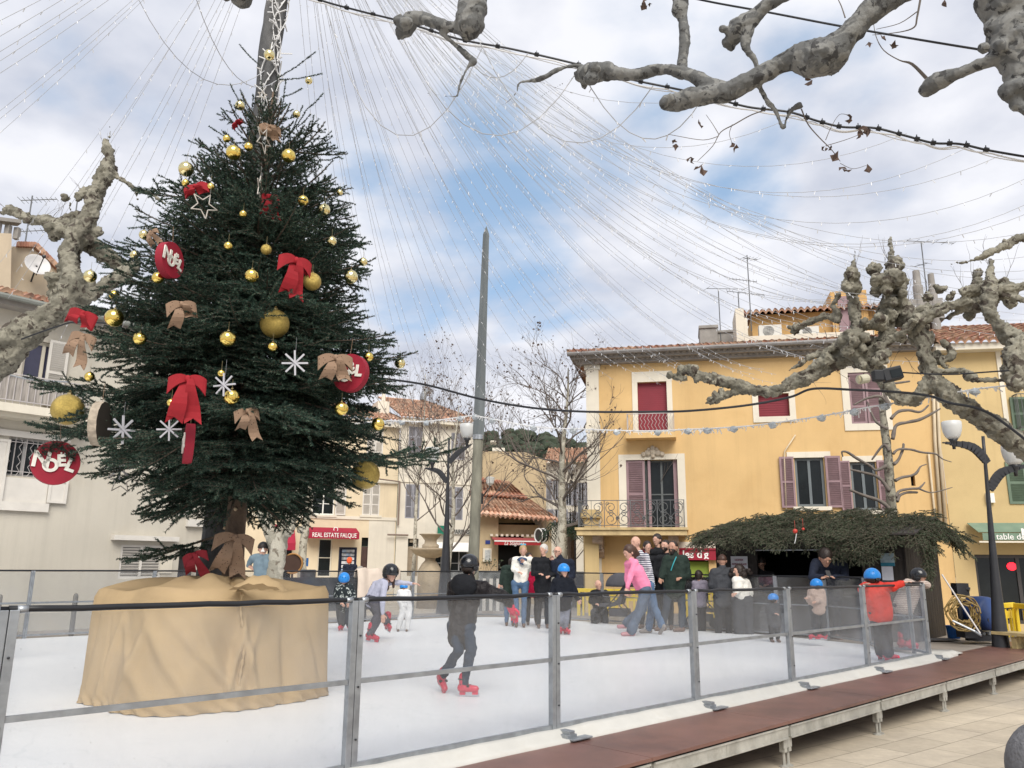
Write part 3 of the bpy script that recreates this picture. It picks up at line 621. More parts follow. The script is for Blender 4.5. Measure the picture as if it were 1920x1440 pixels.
# letter discs
disc_r = mat('crimson_felt_disc', (.26, .008, .024), .7, .12, 7, .25, 180); letr = mat('white_felt_letters', (.68, .66, .60), .85, .12, 20, .3, 150); slice_b = mat('birch_bark_rim', (.32, .27, .21), .8, .35, 14, .4, 30)
def disc(px, py, rpx, yaw, label, tilt=0, txt=True, rim=None, face=None, wreath=False, out=.12):
    p = onshell(px, py, out); r = pxr(p, rpx); tow = CAMP - p; tow[2] = 0; tow /= np.linalg.norm(tow); c_, s_ = math.cos(yaw), math.sin(yaw); n = np.array([tow[0] * c_ - tow[1] * s_, tow[0] * s_ + tow[1] * c_, 0])
    rt = np.array([-n[1], n[0], 0]); up = np.array([0, 0, 1.]); X = rt * math.cos(tilt) + up * math.sin(tilt); Y = -rt * math.sin(tilt) + up * math.cos(tilt)
    o = thing('hanging_disc', p - (0, 0, r), label, 'disc ornament', 'round hanging discs on the spruce')
    b_ = MB(); th = .035; nn = 40; vs = [p + (X * math.cos(2 * math.pi * i / nn) + Y * math.sin(2 * math.pi * i / nn)) * r * (1 + (.02 * math.sin(i * 2.3) if rim else 0)) + n * s for s in (-th, th) for i in range(nn)]
    b_.add(vs, [tuple(range(nn))[::-1], tuple(nn + i for i in range(nn))], 0); b_.add(vs, [(i, (i + 1) % nn, nn + (i + 1) % nn, nn + i) for i in range(nn)], 1)
    b_.build('board', [face or disc_r, rim or disc_r], o, bevel=.004)
    b_ = MB(); b_.tube([p + Y * r, p + up * (r + .16)], .002, 4); b_.build('cord', burl, o)
    if txt:
        for side in ((1,) if abs(yaw) < 1 else (1,)):
            for k, ch in enumerate('NOEL'):
                cx = (-.60 + .40 * k) * r; cy = (.02, -.18, .10, -.05)[k] * r; tl = (0, .02, .2, -.22)[k]
                ex = X * math.cos(tl) + Y * math.sin(tl); uy = -X * math.sin(tl) + Y * math.cos(tl)
                text_mesh('letter', ch, letr, o, p + X * cx + Y * cy + n * (th + .007), ex, uy, r * (.98, .80, .72, .8)[k], .005, bold=r * .035)
            d_ = MB()
            for dx in (.13, .27): d_.ball(p + X * dx * r + Y * .46 * r + n * (th + .006), .045 * r, nu=8, nv=5)
            d_.build('diaeresis', letr, o)
    if wreath:
        rgw = np.random.default_rng(3); q0 = []; q1 = []
        for i in range(90):
            a = rgw.uniform(.25, 2.9); rr = r * rgw.uniform(.6, 1.0); c0 = p + (X * math.cos(a) + Y * math.sin(a)) * rr + n * .05; q0.append(c0); q1.append(c0 + (X * rgw.normal(0, 1) + Y * rgw.normal(-.3, .6) + n * rgw.uniform(0, .7)) * .05)
        Vw, Fw = needles(np.array(q0), np.array(q1), 500, .02, .002, rgw); np_mesh('fir_sprig', Vw, Fw, needle_m, o)
    return o
disc(318, 488, 34, .95, 'crimson NOEL disc on the upper left, turned half away', -.12)
disc(104, 868, 41, .1, 'crimson NOEL disc with fir sprig hanging in front of the barred window', -.08, wreath=True)
disc(354, 832, 38, -1.52, 'crimson NOEL disc seen edge on below the long red bow', .08)
disc(658, 700, 36, -.6, 'crimson NOEL disc half hidden behind the spotted burlap bow', .1, out=.02)
disc(187, 795, 42, 1.25, 'bark rimmed wooden disc seen nearly edge on at the lower left', 0, False, slice_b, mat('dark_wood_face', (.06, .05, .04), .8), out=.1)
# wooden snowflakes and stars
silver = mat('pale_painted_wood', (.40, .40, .43), .6, .08, 9); wire = mat('birch_stick', (.45, .42, .38), .7, .2, 20)
def flake(px, py, rpx, label, yaw=0, arms=4, out=.12, m=silver, d_=None):
    p = onshell(px, py, out) if d_ is None else P(px, py, d_); r = pxr(p, rpx); tow = CAMP - p; tow[2] = 0; tow /= np.linalg.norm(tow); c_, s_ = math.cos(yaw), math.sin(yaw); n = np.array([tow[0] * c_ - tow[1] * s_, tow[0] * s_ + tow[1] * c_, 0]); rt = np.array([-n[1], n[0], 0]); up = np.array([0, 0, 1.])
    b_ = MB()
    for k in range(arms):
        a = math.pi * k / arms + .08; v = rt * math.cos(a) + up * math.sin(a); pr_ = np.cross(v, n)
        b_.box(p + n * .006 * k, (r * .14, .012, 2 * r), (pr_, n, v))
    b_.tube([p + up * r * .9, p + up * (r + .12)], .0012, 3)
    tag(b_.build('snowflake', m, bevel=.002), label, 'snowflake', 'wooden snowflakes on the spruce')
flake(553, 681, 24, 'pale wooden snowflake on the dark right front of the tree')
flake(317, 805, 22, 'pale wooden snowflake under the long red bow')
flake(229, 806, 27, 'pale wooden snowflake between the bark disc and the red bow, tilted away', .5, 4)
flake(224, 878, 25, 'grey wooden snowflake hanging low against the pale wall', .1, 4, d_=8.3)
flake(421, 722, 22, 'shaded wooden snowflake behind the gold bauble', -.5)
def star(px, py, rpx, label, yaw=0, tilt=0, out=.1, d_=None):
    p = onshell(px, py, out) if d_ is None else P(px, py, d_); r = pxr(p, rpx); tow = CAMP - p; tow[2] = 0; tow /= np.linalg.norm(tow); c_, s_ = math.cos(yaw), math.sin(yaw); n = np.array([tow[0] * c_ - tow[1] * s_, tow[0] * s_ + tow[1] * c_, 0]); rt = np.array([-n[1], n[0], 0]); up = np.array([0, 0, 1.])
    pts = [p + (rt * math.sin(a + tilt) + up * math.cos(a + tilt)) * (r if k % 2 == 0 else r * .42) for k, a in enumerate(np.arange(10) * math.pi / 5)]
    b_ = MB()
    for k in range(10): b_.tube([pts[k], pts[(k + 1) % 10]], .0055, 5)
    b_.tube([pts[0], pts[0] + up * .1], .0012, 3)
    tag(b_.build('star', wire), label, 'star', 'stick stars on the spruce')
star(494, 262, 26, 'pale stick star near the tree top', 1.0, .3); star(382, 385, 26, 'thin stick star beside the upper left red bow', .3, .4)
star(487, 352, 24, 'pale stick star seen nearly edge on in the upper middle', 1.35, 0, .15); star(227, 900, 26, 'white stick star hanging under the grey snowflake', .4, 0, d_=8.2)
star(492, 178, 9, 'tiny pale star at the foot of the light bundle on the tree top', .2, 0)
# ---- tub wrapped in burlap
burlap = mat('burlap_cloth', (.46, .335, .19), .92, .12, 2.2, .6, 150, stain=(.42, .31, .19), sscale=1.4, samt=.5, spec=.1)
TC = (PZ(135, 1306)[:2] + PZ(626, 1302)[:2]) / 2; tub_a = math.atan2(*(PZ(330, 1351)[:2] - PZ(135, 1306)[:2])[::-1])
tub = thing('tree_tub', (TC[0], TC[1], 0), 'large square tub wrapped in tan burlap under the Christmas tree', 'tub')
nu, nv = 260, 56; vs = np.zeros((nv, nu, 3)); TH = 1.02
hw = np.linalg.norm(PZ(626, 1302)[:2] - PZ(135, 1306)[:2]) / 2 / math.sqrt(2) * 1.12
rgt = np.random.default_rng(8); ph = rgt.uniform(0, 6.28, 30)
def sq_r(a, n=4.0): a = a - tub_a; return hw / (abs(math.cos(a)) ** n + abs(math.sin(a)) ** n) ** (1 / n)
for i in range(nv):
    q = i / (nv - 1)                           # 0 hem .. 1 top rim
    for j in range(nu):
        a = 2 * math.pi * j / nu; r = sq_r(a) * (1.0 - .045 * q - .04 * max(0, q - .93) * 10)
        lft = max(0, math.cos(a - math.pi)) ** 2
        r += (1 - q) ** 2 * .0 * lft + .02 * (1 - q) ** 3
        # soft folds, stronger near the hem, a few sharp creases
        f = 0
        for k, (fr_, am) in enumerate(((4, .020), (7, .013), (11, .008), (19, .005), (31, .003))): f += am * math.sin(a * fr_ + ph[k] + (1 - q) * (2.4 + k * .9) * math.sin(ph[k + 5]))
        r += f * (.5 + 1.1 * (1 - q))
        for c0, sl, wd, am in ((-1.02, .25, .035, .075), (-.88, -.2, .03, .06), (-1.9, .65, .06, .06), (-1.62, -.35, .05, .055), (-1.45, .5, .045, .045), (-2.1, -.3, .05, .035), (-2.4, .1, .02, .022), (-2.75, .15, .018, .02), (-.55, .1, .04, .03), (-1.35, .6, .05, .03), (-1.75, .9, .05, .04), (-2.3, .7, .06, .035), (-.7, -.3, .04, .035), (-2.6, -.25, .03, .03), (-.3, .3, .04, .03)):
            c = c0 + sl * (1 - q); dd = (a - 2 * math.pi - c + math.pi) % (2 * math.pi) - math.pi
            r += am * math.exp(-(dd / wd) ** 2) * math.sin(min(1, q * 1.2) * math.pi) * (1 if am > .03 else -1)
        zz_ = TH * q + (.015 * math.sin(a * 7 + 1) + .02 * math.sin(a * 3)) * q
        if q < .12: zz_ = max(.004, zz_ + .01 * math.sin(a * 31)); r += .02 * math.sin(a * 37 + i) * (.12 - q) * 8
        vs[i, j] = (TC[0] + r * math.cos(a), TC[1] + r * math.sin(a), zz_)
# folded over top: sagging cloth rising to the trunk
top = []
ntp = 22
for i in range(1, ntp + 1):
    q = i / ntp
    row = []
    for j in range(nu):
        a = 2 * math.pi * j / nu; p = vs[nv - 1, j]; c = np.array([TA[0], TA[1] - .05, TH - .05])
        x = p * (1 - q) + c * q
        x[2] = TH + (.045 * math.sin(a * 4 + q * 5) + .05 * math.sin(a * 7 + 2 + q * 4) + .02 * math.sin(a * 15 + q * 9)) * math.sin(q * math.pi) + .10 * math.exp(-((a - 2 * math.pi * .75) / .4) ** 2) * math.sin(q * math.pi) - .0 * q + .12 * q ** 3 + .015 * math.sin(a * 3) * (1 - q)
        row.append(x)
    top.append(row)
allv = np.concatenate([vs.reshape(-1, 3), np.array(top).reshape(-1, 3)]); nr_ = nv + ntp
Fq = np.array([(i * nu + j, i * nu + (j + 1) % nu, (i + 1) * nu + (j + 1) % nu, (i + 1) * nu + j) for i in range(nr_ - 1) for j in range(nu)])
np_mesh('burlap_wrap', allv, Fq, burlap, tub, smooth=True)
# frayed seam and loose peak of cloth
b_ = MB()
seam = []
for q in np.linspace(.98, .12, 40):
    a = -.98 - .02 * math.sin(q * 9) + .05 * (1 - q); r = sq_r(a) * (1 - .045 * q) + .025; seam.append((TC[0] + r * math.cos(a), TC[1] + r * math.sin(a), TH * q))
b_.tube(seam, [.012 + .006 * math.sin(i * 1.7) for i in range(40)], 6); b_.build('seam', burlap, tub, smooth=True)
b_ = MB(); rows = []
for i in range(12):
    for j in range(9):
        u_, v_ = i / 11, j / 8; x = P(430 + 100 * u_, 1085, 7.25)[0]; yy = 7.25 + .25 * v_; rows.append((x, yy, TH + .005 + (.14 * math.sin(u_ * math.pi) ** .8 * (1 - .3 * math.cos(v_ * 3))) * math.sin((v_ * .8 + .2) * math.pi) + .01 * math.sin(i * 2.1)))
b_.add(rows, [(i * 9 + j, (i + 1) * 9 + j, (i + 1) * 9 + j + 1, i * 9 + j + 1) for i in range(11) for j in range(8)]); b_.build('loose_fold', burlap, tub, smooth=True)
# ---- the tall pole behind the tree
poleb = P(398, 1062, 8.95); polet = P(518, 0, 9.0); pd = (polet - poleb) / (polet[2] - poleb[2]); p0 = poleb - pd * (poleb[2] - 0); p1 = poleb + pd * (11.2 - poleb[2])
polem = mat('weathered_pole_bark', (.075, .076, .078), .9, .4, 6, .8, 22, stain=(.17, .165, .16), sscale=3, stretch=(1, 1, .35))
pole = thing('light_pole', p0, 'thick weathered wooden mast rising behind the Christmas tree and carrying the light strings', 'mast')
b_ = MB(); n_ = 60; b_.tube([p0 + (p1 - p0) * i / (n_ - 1) + np.array([.008 * math.sin(i * .9), .008 * math.cos(i * .7), 0]) for i in range(n_)], [.155 - .03 * i / n_ for i in range(n_)], 18, bump=.05, seed=2); b_.build('shaft', polem, pole, smooth=True)
# ================================================================ buildings
class Fac:
    """a vertical facade plane: through photo column x at distance d, running along yaw (degrees, + = recedes to the right)"""
    def __init__(s, x, d, yaw, y=900):
        p = P(x, y, d); s.o = np.array([p[0], p[1], 0]); a = R(yaw); s.e = np.array([math.cos(a), math.sin(a), 0]); s.n = np.array([s.e[1], -s.e[0], 0]); s.ax = (s.e, s.n, np.array([0, 0, 1.]))
    def px(s, x, y, dep=0):
        r = ray(x, y); o = s.o + s.n * dep; t = ((o - CAMP) @ s.n) / (r @ s.n); q = CAMP + r * t - s.o; return float(q @ s.e), float(q[2])
    def p(s, a, z, dep=0): return s.o + s.e * a + s.n * dep + np.array([0, 0, z])
    def box(s, m, s0, s1, z0, z1, d0, d1, mi=None): m.box(s.p((s0 + s1) / 2, (z0 + z1) / 2, (d0 + d1) / 2), (abs(s1 - s0), abs(d1 - d0), abs(z1 - z0)), s.ax, mi)
    def rect(s, x0, y0, x1, y1):
        a = s.px(x0, (y0 + y1) / 2); b = s.px(x1, (y0 + y1) / 2); c = s.px((x0 + x1) / 2, y0); d = s.px((x0 + x1) / 2, y1); return a[0], b[0], d[1], c[1]
def wall_holes(F, m, s0, s1, z0, z1, holes, rev=.22, mi=0, dep=0):
    S_ = sorted({s0, s1, *[h[0] for h in holes], *[h[1] for h in holes]}); Z_ = sorted({z0, z1, *[h[2] for h in holes], *[h[3] for h in holes]})
    S_ = [v for v in S_ if s0 <= v <= s1]; Z_ = [v for v in Z_ if z0 <= v <= z1]
    for i in range(len(S_) - 1):
        for j in range(len(Z_) - 1):
            cs, cz = (S_[i] + S_[i + 1]) / 2, (Z_[j] + Z_[j + 1]) / 2
            if any(h[0] < cs < h[1] and h[2] < cz < h[3] for h in holes): continue
            m.add([F.p(S_[i], Z_[j], dep), F.p(S_[i + 1], Z_[j], dep), F.p(S_[i + 1], Z_[j + 1], dep), F.p(S_[i], Z_[j + 1], dep)], [(0, 1, 2, 3)], mi)
    for h in holes:
        a, b_, c, d = h
        for q in (((a, c), (a, d)), ((b_, d), (b_, c)), ((b_, c), (a, c)), ((a, d), (b_, d))):
            (u0, v0), (u1, v1) = q; m.add([F.p(u0, v0, dep), F.p(u1, v1, dep), F.p(u1, v1, dep - rev), F.p(u0, v0, dep - rev)], [(0, 1, 2, 3)], mi)
def plaster(name, c, stain=None, sa=.4):
    m = mat(name, c, .88, .07, .7, .25, 60, stain=stain or tuple(x * .72 for x in c), sscale=.55, samt=sa, spec=.15)
    # rain streaks: noise stretched down the wall
    nt = m.node_tree; b = nt.nodes['Principled BSDF']; old = b.inputs['Base Color'].links[0].from_socket
    v = _coord(nt, (2.2, 2.2, .12)); s = _ramp(nt, _noise(nt, v, 1.6, 6, .7), .5, .8, (0, 0, 0), (.42, .42, .42))
    nt.links.new(_mix(nt, s, old, tuple(x * .68 for x in c)), b.inputs['Base Color']); return m
YEL = plaster('ochre_plaster', (.60, .41, .195), (.51, .33, .145), .6); YEL2 = plaster('pale_ochre_plaster', (.53, .40, .205)); CRM = plaster('cream_trim', (.66, .61, .51), sa=.25)
PALE = plaster('pale_grey_cream_plaster', (.51, .475, .405), (.44, .38, .29), .5); WHT = plaster('off_white_plaster', (.62, .575, .49)); CRE = plaster('cream_plaster', (.64, .54, .385)); TAN = plaster('tan_plaster', (.47, .37, .235))
GREYC = mat('grey_concrete', (.27, .255, .235), .85, .18, 3, .3, 30)
MAUVE = mat('mauve_shutter_paint', (.27, .18, .195), .7, .14, 3, .1, 30, stain=(.30, .22, .23), sscale=4); MAROON = mat('maroon_blind', (.19, .018, .03), .6, .08, 2)
GREYS = mat('grey_blue_shutter', (.27, .27, .30), .7, .12, 4); WSH = mat('white_shutter', (.60, .57, .52), .65, .08, 3); GRS = mat('green_shutter', (.12, .17, .12), .6, .12, 3)
ROOMD = mat('dark_room', (.012, .012, .013), .9, .3, 1)
def tile_mat(name, cs):
    m = bpy.data.materials.new(name); m.use_nodes = True; nt = m.node_tree; b = nt.nodes['Principled BSDF']; v = _coord(nt)
    vo = nt.nodes.new('ShaderNodeTexVoronoi'); vo.inputs['Scale'].default_value = 3.6; nt.links.new(v, vo.inputs['Vector'])
    sep_ = nt.nodes.new('ShaderNodeSeparateColor'); nt.links.new(vo.outputs['Color'], sep_.inputs[0])
    c = _mix(nt, _ramp(nt, sep_.outputs[0], .3, .7), cs[0], cs[1]); c = _mix(nt, _ramp(nt, _noise(nt, v, 5, 6, .7), .52, .7), c, cs[2])
    nt.links.new(c, b.inputs['Base Color']); b.inputs['Roughness'].default_value = .9; return m
TILE = tile_mat('clay_tiles', ((.36, .165, .11), (.48, .30, .20), (.18, .135, .11))); TILE2 = tile_mat('pale_clay_tiles', ((.60, .33, .22), (.70, .48, .35), (.42, .29, .23)))
def tiles(name, a, b_, c, d, m, parent, pitch=.21, course=.36, amp=.055):
    """canal tile roof; a,b eave ends, c,d ridge ends (c over b, d over a)"""
    a, b_, c, d = [np.array(q, float) for q in (a, b_, c, d)]; W_ = np.linalg.norm(b_ - a); Hh = np.linalg.norm(d - a); ns = int(W_ / pitch) * 6 + 1; nr = max(2, int(Hh / course))
    nn = np.cross(b_ - a, d - a); nn /= np.linalg.norm(nn); nn = nn if nn[2] > 0 else -nn; u = np.linspace(0, 1, ns); off = np.abs(np.cos(u * (int(W_ / pitch)) * math.pi)) * amp * 2 - amp; rgx = np.random.default_rng(int(W_ * 10))
    rows = []
    for i in range(nr):
        for q, lift in ((i / nr, .03), ((i + 1) / nr + .02, .0)):
            q = min(q, 1.0); A = a + (d - a) * q; B_ = b_ + (c - b_) * q; jit = rgx.normal(0, .006, (ns,)); rows.append(A[None] * (1 - u[:, None]) + B_[None] * u[:, None] + nn[None] * (off + lift + jit)[:, None])
    V = np.concatenate(rows); k = len(rows); i_, j_ = np.meshgrid(np.arange(k - 1), np.arange(ns - 1), indexing='ij'); i_ = i_.ravel(); j_ = j_.ravel(); Fq = np.stack([i_ * ns + j_, i_ * ns + j_ + 1, (i_ + 1) * ns + j_ + 1, (i_ + 1) * ns + j_], 1)
    V2 = V[:ns] - nn * .10; Fb = np.stack([np.arange(ns - 1), np.arange(ns - 1) + 1, len(V) + np.arange(ns - 1) + 1, len(V) + np.arange(ns - 1)], 1)
    return np_mesh(name, np.concatenate([V, V2]), np.concatenate([Fq, Fb]), m, parent)
def louvre(F, m, s0, s1, z0, z1, d, nslat=14, rails=2, t=.035, solid=False):
    w = min(.07, (s1 - s0) * .14); F.box(m, s0, s0 + w, z0, z1, d, d + t); F.box(m, s1 - w, s1, z0, z1, d, d + t)
    for k in range(rails + 1):
        zc = z0 + (z1 - z0 - w) * k / rails; F.box(m, s0 + w, s1 - w, zc, zc + w, d, d + t)
    if solid: F.box(m, s0 + w, s1 - w, z0, z1, d + .005, d + t * .5); return
    for k in range(nslat):
        zc = z0 + w + (z1 - z0 - 2 * w) * (k + .5) / nslat; h = (z1 - z0) / nslat
        c = F.p((s0 + s1) / 2, zc, d + t * .5); e, n, u = F.ax; a = .6; n2 = n * math.cos(a) - u * math.sin(a); u2 = n * math.sin(a) + u * math.cos(a)
        m.box(c, (s1 - s0 - 2 * w, .008, h * .95), (e, n2, u2))
    F.box(m, s0 + w, s1 - w, z0 + w, z1 - w, d - .002, d + .004)
def window(F, par, r, hm, frame_m, glass=GLASSD, rev=.18, mull=1, cross=0, sill=None, name='window', fw=.06, blank=None):
    s0, s1, z0, z1 = r; b_ = MB(); t = .05; dd = -rev + .03
    F.box(b_, s0, s0 + fw, z0, z1, dd, dd + t); F.box(b_, s1 - fw, s1, z0, z1, dd, dd + t); F.box(b_, s0 + fw, s1 - fw, z0, z0 + fw, dd, dd + t); F.box(b_, s0 + fw, s1 - fw, z1 - fw, z1, dd, dd + t)
    for k in range(mull): c = s0 + (s1 - s0) * (k + 1) / (mull + 1); F.box(b_, c - fw * .5, c + fw * .5, z0 + fw, z1 - fw, dd, dd + t + .004)
    for k in range(cross): c = z0 + (z1 - z0) * (k + 1) / (cross + 1); F.box(b_, s0 + fw, s1 - fw, c - .018, c + .018, dd + .003, dd + t - .006)
    o = b_.build(name, frame_m, par); g_ = MB(); F.box(g_, s0 + .01, s1 - .01, z0 + .01, z1 - .01, dd + .008, dd + .018); g_.build('pane', glass, o)
    if sill: l = MB(); F.box(l, s0 - .12, s1 + .12, z0 - .11, z0 - .002, -.05, .09); l.build('sill', sill, o)
    return o
def trim(F, par, r, w, m, dep=.025, bottom=True, name='window_surround', top=None):
    s0, s1, z0, z1 = r; b_ = MB(); tw = top or w
    F.box(b_, s0 - w, s0, z0, z1, -.02, dep); F.box(b_, s1, s1 + w, z0, z1, -.02, dep); F.box(b_, s0 - w, s1 + w, z1, z1 + tw, -.02, dep + .003)
    if bottom: F.box(b_, s0 - w, s1 + w, z0 - w, z0, -.02, dep + .006)
    return b_.build(name, m, par)
# ---------------- yellow house on the right
FY = Fac(1110, 24.5, -12)
yb = thing('yellow_house', FY.p(6, GZ), 'large ochre yellow house with cream window surrounds and mauve shutters behind the fir roofed hut', 'house')
sL = FY.px(1103, 900)[0]; sR = FY.px(1768, 870)[0]; zE = FY.px(1400, 672)[1]
r1_ = FY.rect(1196, 716, 1251, 808); r2_ = FY.rect(1175, 862, 1272, 992); r3_ = FY.rect(1422, 738, 1480, 781); r4_ = FY.rect(1593, 698, 1655, 794)
r5_ = FY.rect(1492, 858, 1547, 950); r6_ = FY.rect(1597, 866, 1645, 957); rsh = FY.rect(1215, 1030, 1330, 1130); rv = FY.rect(1708, 892, 1716, 911)
b_ = MB(); holes = [r1_, r2_, r3_, r4_, r5_, r6_, rsh, rv]; wall_holes(FY, b_, sL, sR, GZ, zE, holes, .28)
FYs = FY.p(sL, 0); b_.add([FY.p(sL, GZ), FY.p(sL, zE), FY.p(sL, zE, -9), FY.p(sL, GZ, -9)], [(0, 1, 2, 3)])
b_.build('wall', YEL, yb)
q_ = MB(); sq = FY.px(1124, 800)[0]; FY.box(q_, sL - .03, sq, GZ, zE, -.3, .03); FY.box(q_, sL - .06, sq + .03, FY.px(1110, 810)[1], FY.px(1110, 797)[1], -.3, .055); FY.box(q_, sL - .08, sq + .05, zE - .16, zE, -.3, .06); q_.build('corner_pilaster', CRM, yb)
# eave: genoise rows, gutter, tiles
e_ = MB(); FY.box(e_, sL - .32, sR, zE - .02, zE + .10, -.05, .22); FY.box(e_, sL - .45, sR, zE + .10, zE + .23, -.05, .40)
k = sL - .3
while k < sR:
    e_.ball(FY.p(k, zE + .10, .22), (.075, .06, .07), FY.ax, 8, 5); e_.ball(FY.p(k + .08, zE + .21, .40), (.075, .06, .07), FY.ax, 8, 5); k += .17
e_.build('eave', mat('grey_eave', (.22, .20, .18), .85, .2, 3), yb)
g_ = MB(); g_.tube([FY.p(sL - .55, zE + .25, .52), FY.p(sR, zE + .29, .52)], .075, 8); g_.build('gutter', mat('old_zinc_gutter', (.17, .16, .155), .5, .2, 3), yb)
sRg = (sL + sR) / 2 + 3
tiles('roof', FY.p(sL - .55, zE + .32, .56), FY.p(sR + .0, zE + .34, .56), FY.p(sR, zE + 1.55, -5.2), FY.p(sL + 3.5, zE + 1.55, -5.2), TILE, yb)
tiles('roof', FY.p(sL - .55, zE + .32, .56), FY.p(sL - .55, zE + .32, -9), FY.p(sL + 3.5, zE + 1.55, -8), FY.p(sL + 3.5, zE + 1.55, -5.2), TILE, yb)
# first window: maroon blind, little balcony
t1 = trim(FY, yb, r1_, FY.px(1196, 760)[0] - FY.px(1186, 760)[0], CRM, top=.33); b1 = MB(); s0, s1, z0, z1 = r1_
for k in range(24): zc = z0 + (z1 - z0) * (k + .5) / 24; FY.box(b1, s0, s1, zc - (z1 - z0) / 50, zc + (z1 - z0) / 50, -.15, -.12)
FY.box(b1, s0, s1, z0, z1, -.17, -.15); b1.build('blind', MAROON, yb)
rb = FY.rect(1178, 782, 1264, 826); bb = MB(); FY.box(bb, rb[0] - .05, rb[1] + .05, rb[2] - .0, rb[2] + .16, -.02, .55); bb.build('balcony_slab', YEL, yb)
def scroll(m, c, ex, uy, r, turns=1.4, th=.009, sgn=1, a0=0):
    pts = [c + (ex * math.cos(a0 + sgn * t * 2 * math.pi * turns) + uy * math.sin(a0 + sgn * t * 2 * math.pi * turns)) * r * (1 - .75 * t) for t in np.linspace(0, 1, 20)]; m.tube(pts, th, 4)
def railing(F, name, par, s0, s1, z0, z1, dep, m, step=.11, fancy=False, side=.5, wavy=False, th=.010):
    b_ = MB(); U = np.array([0, 0, 1.])
    for zc in (z0 + .06, z1): b_.bar(F.p(s0, zc, dep), F.p(s1, zc, dep), .03, .02)
    for sc in (s0, s1):
        for zc in (z0 + .06, z1): b_.bar(F.p(sc, zc, dep), F.p(sc, zc, dep - side), .025)
        for k in range(int(side / step) + 1): b_.bar(F.p(sc, z0, dep - k * step), F.p(sc, z1, dep - k * step), .014)
    n = int((s1 - s0) / step)
    if fancy:
        n = max(2, int((s1 - s0) / .62)); w = (s1 - s0) / n; h = z1 - z0
        for k in range(n):
            c = s0 + w * (k + .5); b_.bar(F.p(s0 + w * k, z0, dep), F.p(s0 + w * k, z1, dep), .022); b_.bar(F.p(c, z0, dep), F.p(c, z1, dep), .012)
            for sg in (-1, 1):
                for zc, r_, a in ((z0 + h * .30, .20, math.pi / 2), (z0 + h * .74, .17, -math.pi / 2), (z0 + h * .52, .09, 0)):
                    scroll(b_, F.p(c + sg * w * .25, zc, dep), F.e * sg, U, min(r_, w * .27) * 1.0, 1.5, .010, 1, a)
                scroll(b_, F.p(c + sg * w * .38, z0 + h * .9, dep), F.e * sg, U, .06, 1.2, .008, -1)
            for q in range(6): b_.ball(F.p(c + .04 * math.cos(q), z0 + h * .34 + .04 * math.sin(q), dep + .01), .022, nu=5, nv=4)
    else:
        for k in range(1, n):
            c = s0 + (s1 - s0) * k / n
            if wavy: b_.tube([F.p(c + .03 * math.sin(j * 1.57), z0 + .06 + (z1 - z0 - .06) * j / 10, dep + .05 * math.sin(j / 10 * math.pi)) for j in range(11)], th * .7, 4)
            else: b_.bar(F.p(c, z0, dep), F.p(c, z1, dep), th * 1.3)
    return b_.build(name, m, par)
IRONP = mat('pale_painted_iron', (.42, .39, .38), .55, .1, 4); IRONG = mat('grey_painted_iron', (.11, .115, .12), .5, .2, 5)
railing(FY, 'balcony_railing', yb, rb[0], rb[1], rb[2] + .16, rb[3] + .02, .50, IRONP, .10, wavy=True)
# french door with long balcony
trim(FY, yb, r2_, FY.px(1175, 900)[0] - FY.px(1161, 900)[0], CRM, bottom=False, top=.17)
dr = window(FY, yb, (FY.px(1210, 900)[0], r2_[1], r2_[2], r2_[3]), None, mat('dark_green_grey_frame', (.10, .11, .11), .5), GLASSD, .26, 1, 1, name='door')
sh = MB(); louvre(FY, sh, r2_[0], FY.px(1210, 900)[0] - .01, r2_[2], r2_[3], -.06, 30, 2); sh.build('shutter', MAUVE, dr)
sh = MB(); FY.box(sh, FY.px(1263, 900)[0], r2_[1] - .01, r2_[2], r2_[3], -.14, -.10); FY.box(sh, FY.px(1217, 900)[0] - .03, FY.px(1217, 900)[0] + .05, r2_[2], r2_[3], -.12, -.03); sh.build('shutter', MAUVE, dr)
rc = FY.rect(1095, 937, 1283, 993); rc = (sL - .2, rc[1], rc[2], rc[3]); sb = MB(); FY.box(sb, rc[0] - .05, rc[1] + .06, rc[2] - .20, rc[2] + .0, 0, .95); FY.box(sb, rc[0] - .1, rc[1] + .1, rc[2] - .05, rc[2] + .02, 0, 1.0)
sb.build('balcony_slab', mat('stained_balcony', (.50, .38, .20), .85, .2, 4, .3, 20, stain=(.26, .19, .10), sscale=3), yb)
railing(FY, 'balcony_railing', yb, rc[0], rc[1], rc[2] + .02, FY.px(1190, 938, .9)[1], .90, IRONG, .12, fancy=True, side=.85)
for xx in (1124, 1263):
    c_ = MB(); sc = FY.px(xx, 1010)[0]; top_ = rc[2] - .20
    pr = [(.0, 0), (.62, 0), (.62, -.10), (.5, -.16), (.46, -.26), (.28, -.34), (.22, -.5), (.08, -.62), (0, -.64)]
    for sg in (-.13, .13): pass
    vs_ = [FY.p(sc - .14, top_ + z, dd) for dd, z in pr] + [FY.p(sc + .14, top_ + z, dd) for dd, z in pr]; n_ = len(pr); c_.add(vs_, [tuple(range(n_)), tuple(range(n_, 2 * n_))[::-1]] + [(i, (i + 1) % n_, n_ + (i + 1) % n_, n_ + i) for i in range(n_)])
    for zc, dd, r_ in ((-.14, .54, .09), (-.42, .24, .08)): c_.tube([FY.p(sc - .15, top_ + zc, dd), FY.p(sc + .15, top_ + zc, dd)], r_, 10)
    for k in range(-2, 3): c_.box(FY.p(sc + k * .055, top_ - .28, .38), (.02, .16, .22), FY.ax)
    c_.build('balcony_bracket', mat('pinkish_stone', (.40, .31, .24), .85, .2, 8, .4, 30), yb)
cr = MB(); cc = FY.px(1224, 851)
